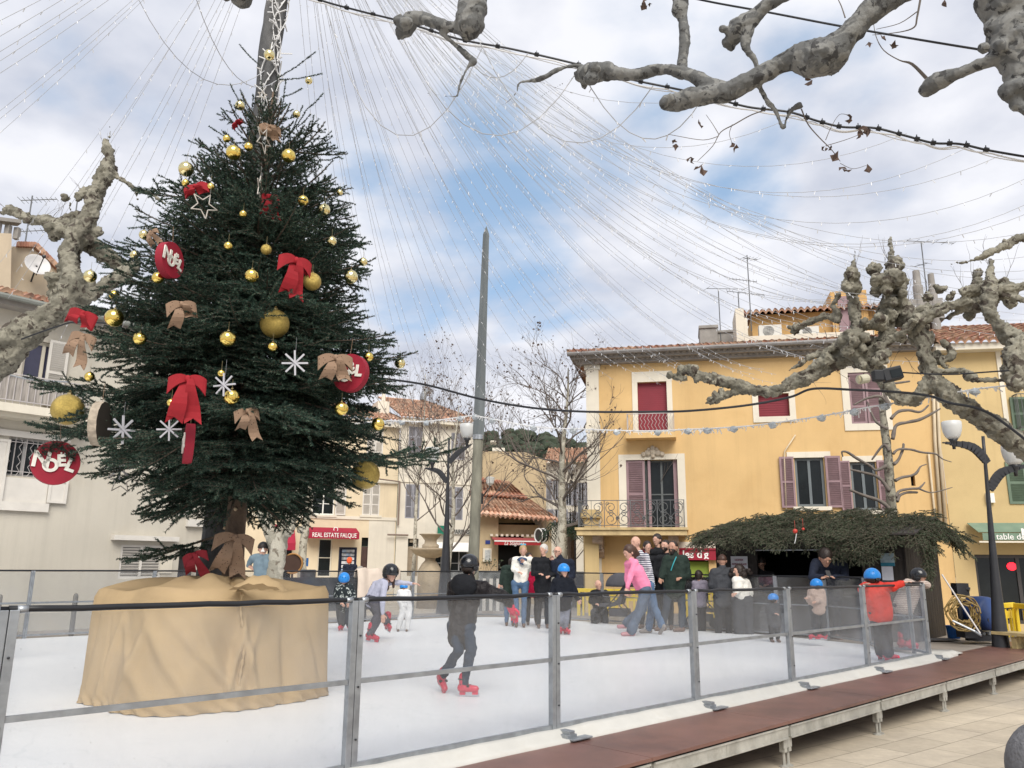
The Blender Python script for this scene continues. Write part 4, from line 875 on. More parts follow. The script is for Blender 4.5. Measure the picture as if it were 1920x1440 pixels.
for k, (dx, dz, r_) in enumerate(((0, .02, .11), (-.13, 0, .10), (.13, 0, .10), (-.24, -.04, .08), (.24, -.04, .08), (0, .15, .08), (-.1, .11, .06), (.1, .11, .06), (0, -.1, .07))): cr.ball(FY.p(cc[0] + dx * 1.15, cc[1] + dz + .02, .06), (r_, .07, r_), FY.ax, 9, 6, noise=.08, seed=k)
cr.build('stone_ornament', mat('carved_stone', (.45, .39, .31), .85, .15, 9, .4, 40), yb)
trim(FY, yb, r3_, .17, CRM, top=.20); b1 = MB(); FY.box(b1, r3_[0], r3_[1], r3_[2], r3_[3], -.17, -.13)
for k in range(10): zc = r3_[2] + (r3_[3] - r3_[2]) * (k + .5) / 10; FY.box(b1, r3_[0], r3_[1], zc - .03, zc + .025, -.135, -.12)
b1.build('blind', MAROON, yb)
trim(FY, yb, r4_, .20, CRM); w4 = window(FY, yb, r4_, None, MAUVE, GLASSD, .26, 1); sm = (r4_[0] + r4_[1]) / 2
for a, c in ((r4_[0], sm - .01), (sm + .01, r4_[1])): sh = MB(); louvre(FY, sh, a, c, r4_[2], r4_[3], -.05, 26, 3); sh.build('shutter', MAUVE, w4)
FRG = mat('slate_grey_frame', (.13, .15, .16), .45, .1, 3); CURT = mat('frosted_lower_glass', (.30, .33, .34), .35, .15, 2)
for r_, ys in ((r5_, ((1463, 1490), (1549, 1578))), (r6_, ((1575, 1595), (1646, 1672)))):
    w_ = window(FY, yb, r_, None, FRG, GLASSD, .16, 1, sill=CRM, fw=.075); l = MB(); FY.box(l, r_[0] - .2, r_[1] + .2, r_[3] + .0, r_[3] + .17, -.02, .03); l.build('lintel', CRM, w_)
    l = MB(); zm = r_[2] + (r_[3] - r_[2]) * .45; c = (r_[0] + r_[1]) / 2; FY.box(l, r_[0] + .09, c - .07, r_[2] + .09, zm, -.125, -.12); FY.box(l, c + .07, r_[1] - .09, r_[2] + .09, zm, -.125, -.12); l.build('curtain', CURT, w_)
    for x0, x1 in ys:
        a, c = FY.px(x0, 905)[0], FY.px(x1, 905)[0]; sh = MB(); louvre(FY, sh, a, c, r_[2] - .03, r_[3] + .03, .045, 26, 2, solid=False); sh.build('shutter', MAUVE, w_)
b1 = MB(); FY.box(b1, rv[0], rv[1], rv[2], rv[3], -.25, -.2); b1.build('vent', ROOMD, yb)
# shop front under the balcony: crimson sign board with white letters, green awning behind people
SIGNR = mat('crimson_sign', (.28, .012, .03), .5, .1, 2); rs_ = FY.rect(1205, 1031, 1345, 1048); b1 = MB(); FY.box(b1, rs_[0], rs_[1], rs_[2], rs_[3], .03, .12); FY.box(b1, rs_[0], rs_[1], rs_[3], rs_[3] + .05, .03, .15); FY.box(b1, rs_[0], rs_[1], rs_[2] - .03, rs_[2], .03, .15)
sg_ = b1.build('shop_sign', SIGNR, yb); LETW = mat('white_lettering', (.78, .77, .74), .6, .03, 2)
cs = FY.px(1301, 1040)
text_mesh('lettering', 'les d', LETW, sg_, FY.p(FY.px(1298, 1040)[0], cs[1], .125), FY.e, (0, 0, 1), .30, .006, bold=.006); text_mesh('lettering', 'g', LETW, sg_, FY.p(FY.px(1324, 1040)[0], cs[1], .125), FY.e, (0, 0, 1), .30, .006, bold=.006)
b1 = MB(); r_ = FY.rect(1240, 1016, 1345, 1030); FY.box(b1, r_[0], r_[1], r_[2], r_[3], .0, .06); b1.build('sign_cornice', CRM, yb)
b1 = MB(); FY.box(b1, rsh[0], rsh[1], rsh[2], rsh[3], -.27, -.26); b1.build('shop_window', ROOMD, yb)
b1 = MB(); r_ = FY.rect(1286, 1053, 1344, 1082); FY.box(b1, r_[0], r_[1], r_[2], r_[3], -.15, -.12); b1.build('lime_panel', mat('lime_green_panel', (.24, .33, .04), .6, .15, 1), yb)
# pipes
pp = MB(); PIPE = mat('cream_pipe', (.52, .43, .30), .5, .1, 3)
for pts, w_p in ((((1747, 672), (1752, 830), (1765, 1010)), .045), (((1754, 672), (1760, 830), (1774, 1010)), .045), (((1740, 850), (1750, 950), (1756, 1000)), .03), (((1474, 962), (1470, 858), (1471, 846), (1491, 816)), .022)):
    pp = MB(); pp.tube([FY.p(*FY.px(x, y), .06) for x, y in pts], w_p, 8); pp.build('drain_pipe', PIPE, yb, smooth=True)
# roof terrace things
def prism_box(F, m, x0, y0, x1, y1, dep, thick):      # box from photo rectangle standing dep behind the facade
    a = F.px(x0, (y0 + y1) / 2, -dep); c = F.px(x1, (y0 + y1) / 2, -dep); d = F.px((x0 + x1) / 2, y0, -dep); e = F.px((x0 + x1) / 2, y1, -dep); F.box(m, a[0], c[0], e[1], d[1], -dep - thick, -dep); return a[0], c[0], e[1], d[1]
b1 = MB(); prism_box(FY, b1, 1380, 578, 1396, 640, 2.2, 1.6); prism_box(FY, b1, 1396, 625, 1640, 634, 1.8, .12); prism_box(FY, b1, 1396, 596, 1402, 632, 2.2, 1.2); b1.build('terrace_wall', CRM, yb)
b1 = MB(); ra = prism_box(FY, b1, 1410, 585, 1650, 632, 4.2, 3); prism_box(FY, b1, 1560, 545, 1628, 628, 4.0, 2.5); o_ = b1.build('roof_room', mat('ochre_board_cladding', (.58, .36, .14), .75, .12, 3, .6, 10, wave=('X', 8, .5)), yb)
b1 = MB(); prism_box(FY, b1, 1573, 555, 1600, 625, 3.94, .05); b1.build('shutter', MAUVE, o_)
tiles('roof', FY.p(ra[0] - .3, ra[3] + .02, -3.8), FY.p(ra[1] + .2, ra[3] + .02, -3.8), FY.p(ra[1] + .2, ra[3] + .38, -7), FY.p(ra[0] - .3, ra[3] + .38, -7), TILE, yb)
b1 = MB(); prism_box(FY, b1, 1312, 609, 1346, 655, 4.0, 1.3); prism_box(FY, b1, 1310, 609, 1347, 615, 3.95, 1.4); prism_box(FY, b1, 1346, 620, 1385, 655, 4.2, 1.0); prism_box(FY, b1, 1344, 618, 1386, 623, 4.15, 1.1); b1.build('chimney', GREYC, yb, bevel=.02)
for x0, x1, y0 in ((1715, 1731, 508), (1743, 1757, 514)):
    b1 = MB(); a = FY.px((x0 + x1) / 2, 560, -3.5); top_ = FY.px(x0, y0, -3.5)[1]; w_ = FY.px(x1, 560, -3.5)[0] - FY.px(x0, 560, -3.5)[0]; b1.lathe(FY.p(a[0], 0, -3.5), [(w_ * .62, zE + .8), (w_ * .6, top_ - 1.0), (w_ * .6, top_ - .55), (w_ * .48, top_ - .52), (w_ * .42, top_)], 14); b1.build('chimney', GREYC, yb)
b1 = MB(); prism_box(FY, b1, 1700, 560, 1770, 600, 3.4, 1.0); b1.build('chimney', GREYC, yb)
def ac(px0, py0, px1, py1, label):
    a = FY.px(px0, 620, -1.9); o = thing('air_conditioner', FY.p(a[0], 8, -1.9), label, 'air conditioner', 'air conditioners on the roof terrace'); b1 = MB(); r_ = prism_box(FY, b1, px0, py0, px1, py1, 1.95, .3); b1.build('casing', mat('ac_white', (.55, .54, .50), .5, .05), o, bevel=.01)
    b1 = MB(); c = FY.p(r_[0] + (r_[1] - r_[0]) * .42, (r_[2] + r_[3]) / 2, -1.94); rr = (r_[3] - r_[2]) * .40
    for k in range(5): q = rr * (k + 1) / 5; b1.tube([c + FY.e * q * math.cos(t) + np.array([0, 0, q * math.sin(t)]) for t in np.linspace(0, 2 * math.pi, 20)], .006, 4)
    b1.ball(c - FY.n * .02, (rr, .01, rr), FY.ax, 16, 6, mi=1); b1.build('fan_grille', [IRONG, ROOMD], o)
ac(1423, 609, 1466, 632, 'white air conditioner with round fan on the roof terrace edge'); ac(1497, 612, 1536, 631, 'second air conditioner on the terrace, half behind the plane tree branch')
def aerial(F, px, y0, y1, dep, arms, label):
    a = F.px(px, y1, -dep); z1_ = F.px(px, y0, -dep)[1]; b1 = MB(); b1.tube([F.p(a[0], a[1] - .4, -dep), F.p(a[0], z1_, -dep)], .018, 6)
    for z_f, ln_, yaw, el, n in arms:
        zc = a[1] + (z1_ - a[1]) * z_f; v = np.array([math.cos(yaw), math.sin(yaw), el]); w_ = np.cross(v, (0, 0, 1)); w_ /= np.linalg.norm(w_); c = F.p(a[0], zc, -dep); b1.bar(c - v * ln_ * .3, c + v * ln_ * .7, .018)
        for k in range(n): q = c - v * ln_ * .3 + v * ln_ * k / max(1, n - 1); b1.bar(q - w_ * (.22 - .012 * k), q + w_ * (.22 - .012 * k), .008)
    tag(b1.build('tv_aerial', IRONG), label, 'aerial', 'roof aerials')
aerial(FY, 1351, 541, 625, 4.2, ((1.0, 1.6, .3, .10, 2),), 'thin tv aerial with long crossbar on the grey roof chimney'); aerial(FY, 1408, 478, 600, 3, ((.6, .9, 2.8, .25, 9), (.95, .7, .5, .1, 5)), 'tall tv aerial on the terrace wall of the yellow house')
aerial(FY, 1739, 452, 560, 3.4, ((1.0, 1.7, .1, .0, 6), (.6, .5, 2, .1, 3)), 'tv aerial between the two round chimneys'); aerial(FY, 1386, 548, 585, 2.3, ((1.0, 1.2, -.4, -.25, 7),), 'low yagi aerial on the white terrace pier')
# ---------------- pale yellow house at the right edge
FZ = Fac(1768, 22.05, -10); pz_o = FY.p(sR, 0); FZ.o = np.array([pz_o[0], pz_o[1], 0]); FZ.o += FZ.n * 0.02
zb = thing('pale_yellow_house', FZ.p(3, GZ), 'pale yellow house with green shutters and a green awning at the right edge', 'house')
zE2 = FZ.px(1850, 660)[1]; ra_ = FZ.rect(1834, 1040, 1960, 1170); rb_ = FZ.rect(1902, 745, 1940, 808); rc_ = FZ.rect(1888, 866, 1925, 945)
b1 = MB(); wall_holes(FZ, b1, 0.0, 9, GZ, zE2, [ra_, rb_, rc_], .28); b1.build('wall', YEL2, zb)
b1 = MB(); FZ.box(b1, 0.02, 9, zE2, zE2 + .2, -.05, .38); b1.build('eave', CRM, zb); tiles('roof', FZ.p(0.02, zE2 + .25, .5), FZ.p(9, zE2 + .25, .5), FZ.p(9, zE2 + 2.2, -5), FZ.p(0.02, zE2 + 2.2, -5), TILE, zb)
w_ = window(FZ, zb, rc_, None, CRM, GLASSD, .2, 1); sh = MB(); louvre(FZ, sh, rc_[0], rc_[1], rc_[2], rc_[3], .0, 22, 2); sh.build('shutter', GRS, w_)
w_ = window(FZ, zb, rb_, None, CRM, GLASSD, .2, 1); sh = MB(); louvre(FZ, sh, rb_[0] - .1, rb_[0] + .35, rb_[2], rb_[3], .04, 22, 2); sh.build('shutter', GRS, w_); railing(FZ, 'window_railing', zb, rb_[0], rb_[1], rb_[2], rb_[2] + 1.0, .3, IRONG, .09)
b1 = MB(); FZ.box(b1, FZ.px(1884, 800)[0], FZ.px(1893, 800)[0], FZ.px(1888, 860)[1], zE2, .0, .03); b1.build('trim', CRM, zb)
door = window(FZ, zb, ra_, None, mat('dark_anodised_frame', (.05, .045, .045), .4), GLASSD, .2, 2, name='shop_front', fw=.09)
b1 = MB(); c = FZ.px(1901, 1062); b1.ball(FZ.p(c[0], c[1], -.13), (.13, .015, .11), FZ.ax, 16, 8); b1.build('lit_sign', emis('red_lit_sign', (1, .02, .04), 1.2), door)
aw = thing('green_awning', FZ.p(1.5, 2.2), 'faded green shop awning with white lettering at the right edge', 'awning'); AWG = mat('faded_green_canvas', (.15, .225, .165), .8, .12, 2, .15, 60, stain=(.22, .27, .2), sscale=2)
x0_, x1_ = FZ.px(1813, 990)[0], 8.5; zt = FZ.px(1850, 982)[1]; zm = FZ.px(1850, 998, .75)[1]; zb_ = FZ.px(1850, 1013, .75)[1]
b1 = MB(); b1.poly([FZ.p(x0_, zt, .05), FZ.p(x1_, zt, .05), FZ.p(x1_, zm, .75), FZ.p(x0_, zm, .75)], .02, (0, 0, 1)); b1.build('canvas', AWG, aw); b1 = MB(); FZ.box(b1, x0_ + .1, x1_, zb_, zm - .02, .735, .75); b1.build('valance', AWG, aw)
b1 = MB(); b1.bar(FZ.p(x0_, zb_ - .04, .74), FZ.p(x1_, zb_ - .04, .74), .04); b1.build('front_bar', CRM, aw)
tp = FZ.px(1868, 1008, .76); text_mesh('lettering', 'table de', LETW, aw, FZ.p(tp[0], tp[1] + .02, .758), FZ.e, (0, 0, 1), .22, .003, align='LEFT', bold=.001); tp = FZ.px(1914, 1004, .76); text_mesh('lettering', 'M', LETW, aw, FZ.p(tp[0], tp[1] + .02, .758), FZ.e, (0, 0, 1), .42, .003, align='LEFT', bold=.004)
b1 = MB(); c = FZ.px(1855, 934); FZ.box(b1, c[0] - .1, c[0] + .1, c[1] - .13, c[1] + .13, 0, .1); b1.build('wall_box', WHITE, zb)
# ---------------- pale house at the left edge
FL = Fac(0, 15.3, 49)
lb = thing('pale_house', FL.p(2, GZ), 'pale grey cream house with a balcony and barred window at the left edge', 'house')
sl1 = FL.px(338, 1000)[0]; rg_ = FL.rect(12, 823, 112, 895); rS = FL.rect(224, 1022, 304, 1085); rA = FL.rect(40, 640, 118, 758); rD = FL.rect(334, 1028, 366, 1100); zEL = FL.px(50, 588)[1]
b1 = MB(); wall_holes(FL, b1, -9, sl1 + 1.2, GZ, zEL, [rg_, rS, rA, rD], .2); b1.build('wall', PALE, lb)
b1 = MB(); FL.box(b1, -9, sl1 + 1.2, zEL, zEL + .12, -.05, .35); b1.build('eave', mat('grey_soffit', (.30, .28, .26), .8), lb); b1 = MB(); b1.tube([FL.p(-9, zEL + .12, .5), FL.p(sl1 + 1.3, zEL + .12, .5)], .06, 8); b1.build('gutter', mat('green_grey_gutter', (.2, .21, .19), .5), lb)
tiles('roof', FL.p(-9, zEL + .2, .55), FL.p(sl1 + 1.3, zEL + .2, .55), FL.p(sl1 + 1.3, zEL + .95, -2.2), FL.p(-9, zEL + .95, -2.2), TILE, lb, course=.3)
w_ = window(FL, lb, rg_, None, mat('grey_window_paint', (.35, .34, .33), .6, .1, 4), GLASSD, .18, 2, fw=.04); b2 = MB(); n_ = 9
for k in range(n_ + 1):
    sc = rg_[0] + .03 + (rg_[1] - rg_[0] - .06) * k / n_
    if k % 2: b2.bar(FL.p(sc, rg_[2], -.02), FL.p(sc, rg_[3], -.02), .014)
    else: b2.tube([FL.p(sc + .028 * (1 if j % 2 else -1), rg_[2] + (rg_[3] - rg_[2]) * j / 8, -.02) for j in range(9)], .007, 4)
for q in (.12, .88): b2.bar(FL.p(rg_[0], rg_[2] + (rg_[3] - rg_[2]) * q, -.02), FL.p(rg_[1], rg_[2] + (rg_[3] - rg_[2]) * q, -.02), .014)
b2.build('window_bars', IRONP, w_)
b2 = MB(); r_ = FL.rect(4, 897, 88, 942); FL.box(b2, r_[0], r_[1], r_[2], r_[3], .0, .03); FL.box(b2, -3, r_[1] + .05, r_[2] - .17, r_[2], .0, .08); FL.box(b2, -3, rg_[1] + .15, rg_[3], rg_[3] + .12, .0, .05); b2.build('window_apron', WSH, w_)
for x0, x1, y0, y1 in ((88, 124, 900, 944), (-30, 10, 822, 942)): r_ = FL.rect(x0, y0, x1, y1); sh = MB(); louvre(FL, sh, r_[0], r_[1], r_[2], r_[3], .04, 10, 1, solid=True); sh.build('shutter', WSH, w_)
w_ = window(FL, lb, rA, None, CRM, mat('dim_room_glass', (.06, .06, .10), .2), .18, 1, name='door'); r_ = FL.rect(86, 640, 124, 730); sh = MB(); louvre(FL, sh, r_[0], r_[1], r_[2] - .35, r_[3], .04, 28, 2); sh.build('shutter', WSH, w_)
b2 = MB(); zc = FL.px(60, 770)[1]; FL.box(b2, -9, FL.px(150, 780)[0], zc - .16, zc, 0, .55); FL.box(b2, -9, FL.px(152, 790)[0], zc - .24, zc - .16, 0, .4); b2.build('balcony_slab', CRM, lb)
railing(FL, 'balcony_railing', lb, -9, FL.px(145, 760)[0], zc, FL.px(60, 706, .55)[1], .52, IRONP, .12, side=.5)
b2 = MB(); FL.box(b2, -9, FL.px(145, 760)[0] - .06, zc + .08, FL.px(60, 708, .55)[1] - .02, .48, .49); b2.build('reed_screen', mat('grey_reed_screen', (.33, .30, .27), .9, .35, 3, .5, 10, stretch=(8, 8, .6)), lb)
w_ = window(FL, lb, rS, None, WSH, ROOMD, .1, 1, fw=.05); b2 = MB()
for k in range(12): zc2 = rS[2] + (rS[3] - rS[2]) * (k + .5) / 12 - .0; b2.box(FL.p((rS[0] + rS[1]) / 2, zc2, -.04), (rS[1] - rS[0] - .1, .012, (rS[3] - rS[2]) / 15), (FL.e, FL.n * .8 - np.array([0, 0, .6]), np.array([0, 0, .8]) + FL.n * .6))
b2.build('slats', WSH, w_); b2 = MB(); r_ = FL.rect(208, 1005, 330, 1014); FL.box(b2, r_[0], r_[1], r_[2], r_[3], 0, .16); b2.build('canopy', WSH, lb)
b2 = MB(); FL.box(b2, rD[0], rD[1], rD[2], rD[3], -.19, -.15); b2.build('door', mat('black_door', (.03, .028, .03), .5), lb)
b2 = MB(); r_ = FL.rect(300, 1045, 322, 1075); FL.box(b2, r_[0], r_[1], r_[2], r_[3], 0, .02); b2.build('meter_box', CRM, lb)
rW2 = FL.rect(334, 948, 352, 968); b2 = MB(); FL.box(b2, rW2[0], rW2[1], rW2[2], rW2[3], 0, .04); FL.box(b2, rW2[0] + .2, rW2[1] + .6, rW2[2] - .22, rW2[2] - .06, 0, .1); b2.build('shutter', WSH, lb)
# taller house behind it with the satellite dish
FD = Fac(0, 19.5, 49); bh = thing('house', FD.p(0, GZ), 'cream gable end with tiled verge behind the pale house at the left edge', 'house')
g0 = [FD.p(*FD.px(x, y)) for x, y in ((-200, 620), (112, 620), (112, 512), (64, 463), (30, 462), (-200, 462))]; b1 = MB(); b1.poly(g0, .3, -FD.n)
FD2 = Fac(0, 19.0, 49); g1 = [FD2.p(*FD2.px(x, y)) for x, y in ((-200, 640), (18, 640), (22, 438), (-200, 428))]; b1.poly(g1, .4, -FD.n); b1.build('wall', plaster('warm_cream_plaster', (.55, .46, .34)), bh)
b1 = MB(); pts = [FD.px(x, y) for x, y in ((30, 462), (64, 463), (116, 515))]
for (a, c) in zip(pts[:-1], pts[1:]):
    for k in range(7): q0, q1 = k / 7, (k + 1.15) / 7; b1.bar(FD.p(a[0] + (c[0] - a[0]) * q0, a[1] + (c[1] - a[1]) * q0 + .05, .06), FD.p(a[0] + (c[0] - a[0]) * q1, a[1] + (c[1] - a[1]) * q1 + .03, .06), .13)
b1.build('roof', TILE, bh); b1 = MB(); c0, c1 = FD2.px(-20, 432), FD2.px(36, 437); b1.bar(FD2.p(c0[0], c0[1] + .32, -.1), FD2.p(c1[0], c1[1] + .3, -.1), .3, .09)
for q in (.3, .65, .97): b1.bar(FD2.p(c0[0] + (c1[0] - c0[0]) * q, c0[1], -.1), FD2.p(c0[0] + (c1[0] - c0[0]) * q, c0[1] + .3, -.1), .12)
b1.build('chimney', GREYC, bh)
sdh = thing('satellite_dish', FD.p(*FD.px(58, 520), .3), 'grey white satellite dish on the cream gable at the left', 'satellite dish'); c = FD.p(*FD.px(58, 504), .45); b1 = MB(); nn = FD.n * .9 + np.array([0, 0, .35]); nn /= np.linalg.norm(nn); a_, c_, _ = frame(nn)
b1.lathe(c, [(.0, -.07), (.12, -.06), (.24, -.02), (.30, .02), (.31, .02), (.24, -.035), (.12, -.075), (.01, -.085)], 24, ax=(a_, c_, nn)); b1.build('dish', mat('dish_grey', (.55, .54, .53), .4, .05), sdh, smooth=True)
b1 = MB(); b1.bar(c - nn * .05, FD.p(*FD.px(58, 528), .0), .035); b1.bar(c + np.array([0, 0, -.28]), c + nn * .42 + np.array([0, 0, -.05]), .02); b1.ball(c + nn * .42 + np.array([0, 0, -.03]), .05, nu=8, nv=6); b1.build('bracket', DARKM, sdh)
aerial(FD, 45, 362, 470, 1, ((.92, .9, .15, .12, 9), (.6, .7, 1.8, .1, 7), (.35, .7, .3, .2, 6)), 'cluster of tv aerials above the cream gable on the left'); aerial(FD2, 132, 352, 470, 2, ((.05, .3, .3, .1, 1),), 'bare vertical rod on the roof left of the tree')
# ---------------- real estate office (cream) and the tall white house
FM = Fac(640, 41, 24)
cb = thing('cream_house', FM.p(0, GZ), 'cream coloured house with a crimson shop awning behind the spruce', 'house')
sA, sB = FM.px(330, 1000)[0], FM.px(742, 1000)[0]; zc = FM.px(700, 795)[1]; rw1 = FM.rect(586, 903, 628, 965); rw2 = FM.rect(680, 908, 712, 966); rdo = FM.rect(676, 1008, 706, 1105); rsw = FM.rect(596, 1010, 622, 1082); rds = FM.rect(634, 1026, 668, 1095)
rw3 = FM.rect(688, 808, 718, 868); rol = FM.rect(500, 1028, 546, 1090)
b1 = MB(); wall_holes(FM, b1, sA, sB, GZ, zc, [rw1, rw2, rdo, rsw, rds, rw3, rol], .2); b1.build('wall', CRE, cb)
b1 = MB(); r_ = FM.rect(560, 968, 742, 1110); FM.box(b1, FM.px(662, 1000)[0] + .8, sB - .05, r_[2], FM.px(700, 975)[1], -.01, .012); b1.build('ground_floor_render', WHT, cb)
for y_, h_, d_ in ((903, .11, .08), (973, .1, .05), (795, .24, .35)): b1 = MB(); z_ = FM.px(690, y_)[1]; FM.box(b1, sA, sB, z_ - h_ / 2, z_ + h_ / 2 + .06, 0, d_); b1.build('cornice', CRM, cb)
tiles('roof', FM.p(sA, zc + .28, .5), FM.p(sB, zc + .28, .5), FM.p(sB, zc + 1.9, -5), FM.p(sA, zc + 1.9, -5), TILE2, cb)
b1 = MB(); prism_box(FM, b1, 708, 752, 730, 790, 1.5, 1.2); b1.lathe(FM.p(FM.px(719, 752, -2)[0], FM.px(719, 752, -2)[1], -2), [(.12, 0), (.1, .5), (.01, 1.1)], 8); b1.build('chimney', CRM, cb)
for r_ in (rw1, rw2, rw3):
    w_ = window(FM, cb, r_, None, WHITE, GLASSD, .15, 1, 2, sill=CRM)
    if r_ is rw1:
        a = r_[1]; sh = MB(); louvre(FM, sh, a + .02, a + (r_[1] - r_[0]) * .5, r_[2], r_[3], .03, 22, 2); sh.build('shutter', WSH, w_); a = r_[0]; sh = MB(); louvre(FM, sh, a - (r_[1] - r_[0]) * .5, a - .02, r_[2], r_[3], .03, 22, 2); sh.build('shutter', WSH, w_)
    else:
        m0 = (r_[0] + r_[1]) / 2
        for a, c in ((r_[0], m0 - .01), (m0 + .01, r_[1])): sh = MB(); louvre(FM, sh, a, c, r_[2], r_[3], -.04, 24, 3); sh.build('shutter', WSH, w_)
window(FM, cb, rsw, None, CRM, GLASSD, .15, 0, 1, name='shop_window'); o_ = window(FM, cb, rds, None, mat('navy_shop_frame', (.02, .025, .05), .4), mat('navy_display_glass', (.012, .016, .035), .1), .1, 0, name='shop_window')
rgq = np.random.default_rng(9); cards = MB()
for i in range(3):
    for j in range(7):
        a = rds[0] + .15 + (rds[1] - rds[0] - .3) * (i + .1) / 3; c = a + (rds[1] - rds[0]) * .24; z1_ = rds[3] - .12 - j * (rds[3] - rds[2]) * .105; z0_ = z1_ - (rds[3] - rds[2]) * .075; FM.box(cards, a, c, z0_, z1_, -.055, -.045, mi=int(rgq.integers(0, 3)))
cards.build('display_card', [mat('white_cards', (.62, .62, .64), .5), mat('blue_cards', (.25, .32, .42), .5, .5, 5), mat('grey_cards', (.35, .36, .38), .5, .6, 5)], o_)
b1 = MB(); FM.box(b1, rdo[0], rdo[1], rdo[2], rdo[3] - .45, -.19, -.13); FM.box(b1, rdo[0], rdo[1], rdo[3] - .42, rdo[3], -.19, -.17, mi=1)
for k in (.2, .6): FM.box(b1, rdo[0] + .15, rdo[1] - .15, rdo[2] + k * 2.2, rdo[2] + k * 2.2 + .7, -.13, -.11)
b1.build('door', [mat('brown_door', (.07, .04, .035), .5), GLASSD], cb); b1 = MB(); FM.box(b1, rol[0], rol[1], rol[2], rol[3], -.19, -.12, mi=0)
for i in range(3): FM.box(b1, rol[0] + .25, rol[0] + .75, rol[2] + .5 + i * .65, rol[2] + 1.0 + i * .65, -.12, -.11, mi=1)
b1.build('shop_window', [GLASSD, mat('grey_posters', (.4, .42, .46), .5, .5, 9)], cb)
aw = thing('shop_awning', FM.p(FM.px(625, 1000)[0], 3), 'crimson awning lettered REAL ESTATE FALQUE on the cream house', 'awning'); CRIM = mat('crimson_canvas', (.29, .010, .035), .75, .1, 2)
a, c = FM.px(580, 1000, .8)[0], FM.px(674, 1000, .8)[0]; zt = FM.px(625, 990, .3)[1]; zm = FM.px(625, 999, .8)[1]; zl = FM.px(625, 1010, .8)[1]
b1 = MB(); b1.poly([FM.p(a, zt, .05), FM.p(c, zt, .05), FM.p(c, zm, .8), FM.p(a, zm, .8)], .03, (0, 0, 1)); b1.build('canvas', CRIM, aw); b1 = MB(); FM.box(b1, a, c, zl, zm - .01, .78, .8); FM.box(b1, a, a + .03, zl, zm, .05, .78); FM.box(b1, c - .03, c, zl, zm, .05, .78); b1.build('valance', CRIM, aw)
text_mesh('lettering', 'REAL ESTATE FALQUE', LETW, aw, FM.p((a + c) / 2, (zl + zm) / 2 + .02, .806), FM.e, (0, 0, 1), .30, .004, width=(c - a) * .88, bold=.002)
b1 = MB(); cc_ = FM.p((a + c) / 2 + .1, (zt + zm) / 2 + .05, .52); b1.tube([cc_ + FM.e * .1 * math.cos(t) + np.array([0, 0, .1 * math.sin(t)]) for t in np.linspace(0, 2 * math.pi, 16)], .022, 5); b1.build('emblem', LETW, aw)
aw2 = MB(); r_ = FM.rect(505, 985, 550, 1020); aw2.poly([FM.p(r_[0], r_[3], .05), FM.p(r_[1], r_[3], .05), FM.p(r_[1], r_[2], .9), FM.p(r_[0], r_[2], .9)], .03, (0, 0, 1)); FM.box(aw2, r_[0], r_[1], r_[2] - .3, r_[2], .88, .9); tag(aw2.build('shop_awning', CRIM), 'dark crimson awning half hidden behind the pale plane trunk', 'awning')
FW = Fac(742, 1000 and 41 * 1.03, 24); q0 = FM.p(sB, 0); FW.o = np.array([q0[0], q0[1], 0]) + FW.n * .1
wb = thing('white_house', FW.p(3, GZ), 'three storey off white house with closed grey shutters and tiled roof', 'house')
s1_ = FW.px(893, 900)[0]; zE3 = FW.px(800, 795)[1]; R3 = [FW.rect(*q) for q in ((766, 800, 793, 856), (846, 812, 872, 862), (760, 908, 787, 972), (840, 913, 868, 975), (764, 1010, 784, 1080), (812, 1022, 878, 1090))]
b1 = MB(); wall_holes(FW, b1, 0, s1_, GZ, zE3, R3, .2); b1.build('wall', WHT, wb); b1 = MB(); FW.box(b1, -.05, s1_ + .1, zE3, zE3 + .2, -.1, .4); b1.build('cornice', CRM, wb); b1 = MB(); z_ = FW.px(800, 906)[1]; FW.box(b1, 0, s1_, z_, z_ + .12, 0, .05); b1.build('string_course', CRM, wb)
tiles('roof', FW.p(-.2, zE3 + .26, .5), FW.p(s1_ + .2, zE3 + .26, .5), FW.p(s1_ - 1.6, zE3 + 2.2, -4.5), FW.p(-.2, zE3 + 2.2, -4.5), TILE2, wb)
b1 = MB(); prism_box(FW, b1, 783, 752, 806, 775, 3.5, 1.0); b1.build('chimney', mat('old_brick', (.40, .27, .2), .9, .2, 5), wb); b1 = MB(); b1.tube([FW.p(FW.px(792, 750, -3.5)[0], FW.px(792, 750, -3.5)[1] + .6 * math.sin(t), -3.5) + FW.e * .35 * (1 - math.cos(t)) for t in np.linspace(0, 2.2, 8)], .17, 10); b1.build('chimney_cowl', GALV, wb)
for r_ in R3[:4]:
    w_ = window(FW, wb, r_, None, GREYS, GLASSD, .15, 1); m0 = (r_[0] + r_[1]) / 2
    for a, c in ((r_[0], m0 - .01), (m0 + .01, r_[1])): sh = MB(); louvre(FW, sh, a, c, r_[2], r_[3], -.04, 26, 3); sh.build('shutter', GREYS, w_)
b1 = MB(); r_ = R3[4]; FW.box(b1, r_[0], r_[1], r_[2], r_[3] - .4, -.18, -.12)
for k in range(3): FW.box(b1, r_[0] + .12, r_[1] - .12, r_[2] + .2 + k * .75, r_[2] + .75 + k * .75, -.12, -.1)
FW.box(b1, r_[0], r_[1], r_[3] - .4, r_[3], -.18, -.17, mi=1); b1.build('door', [mat('tan_door', (.26, .21, .15), .7, .1, 4), GLASSD], wb)
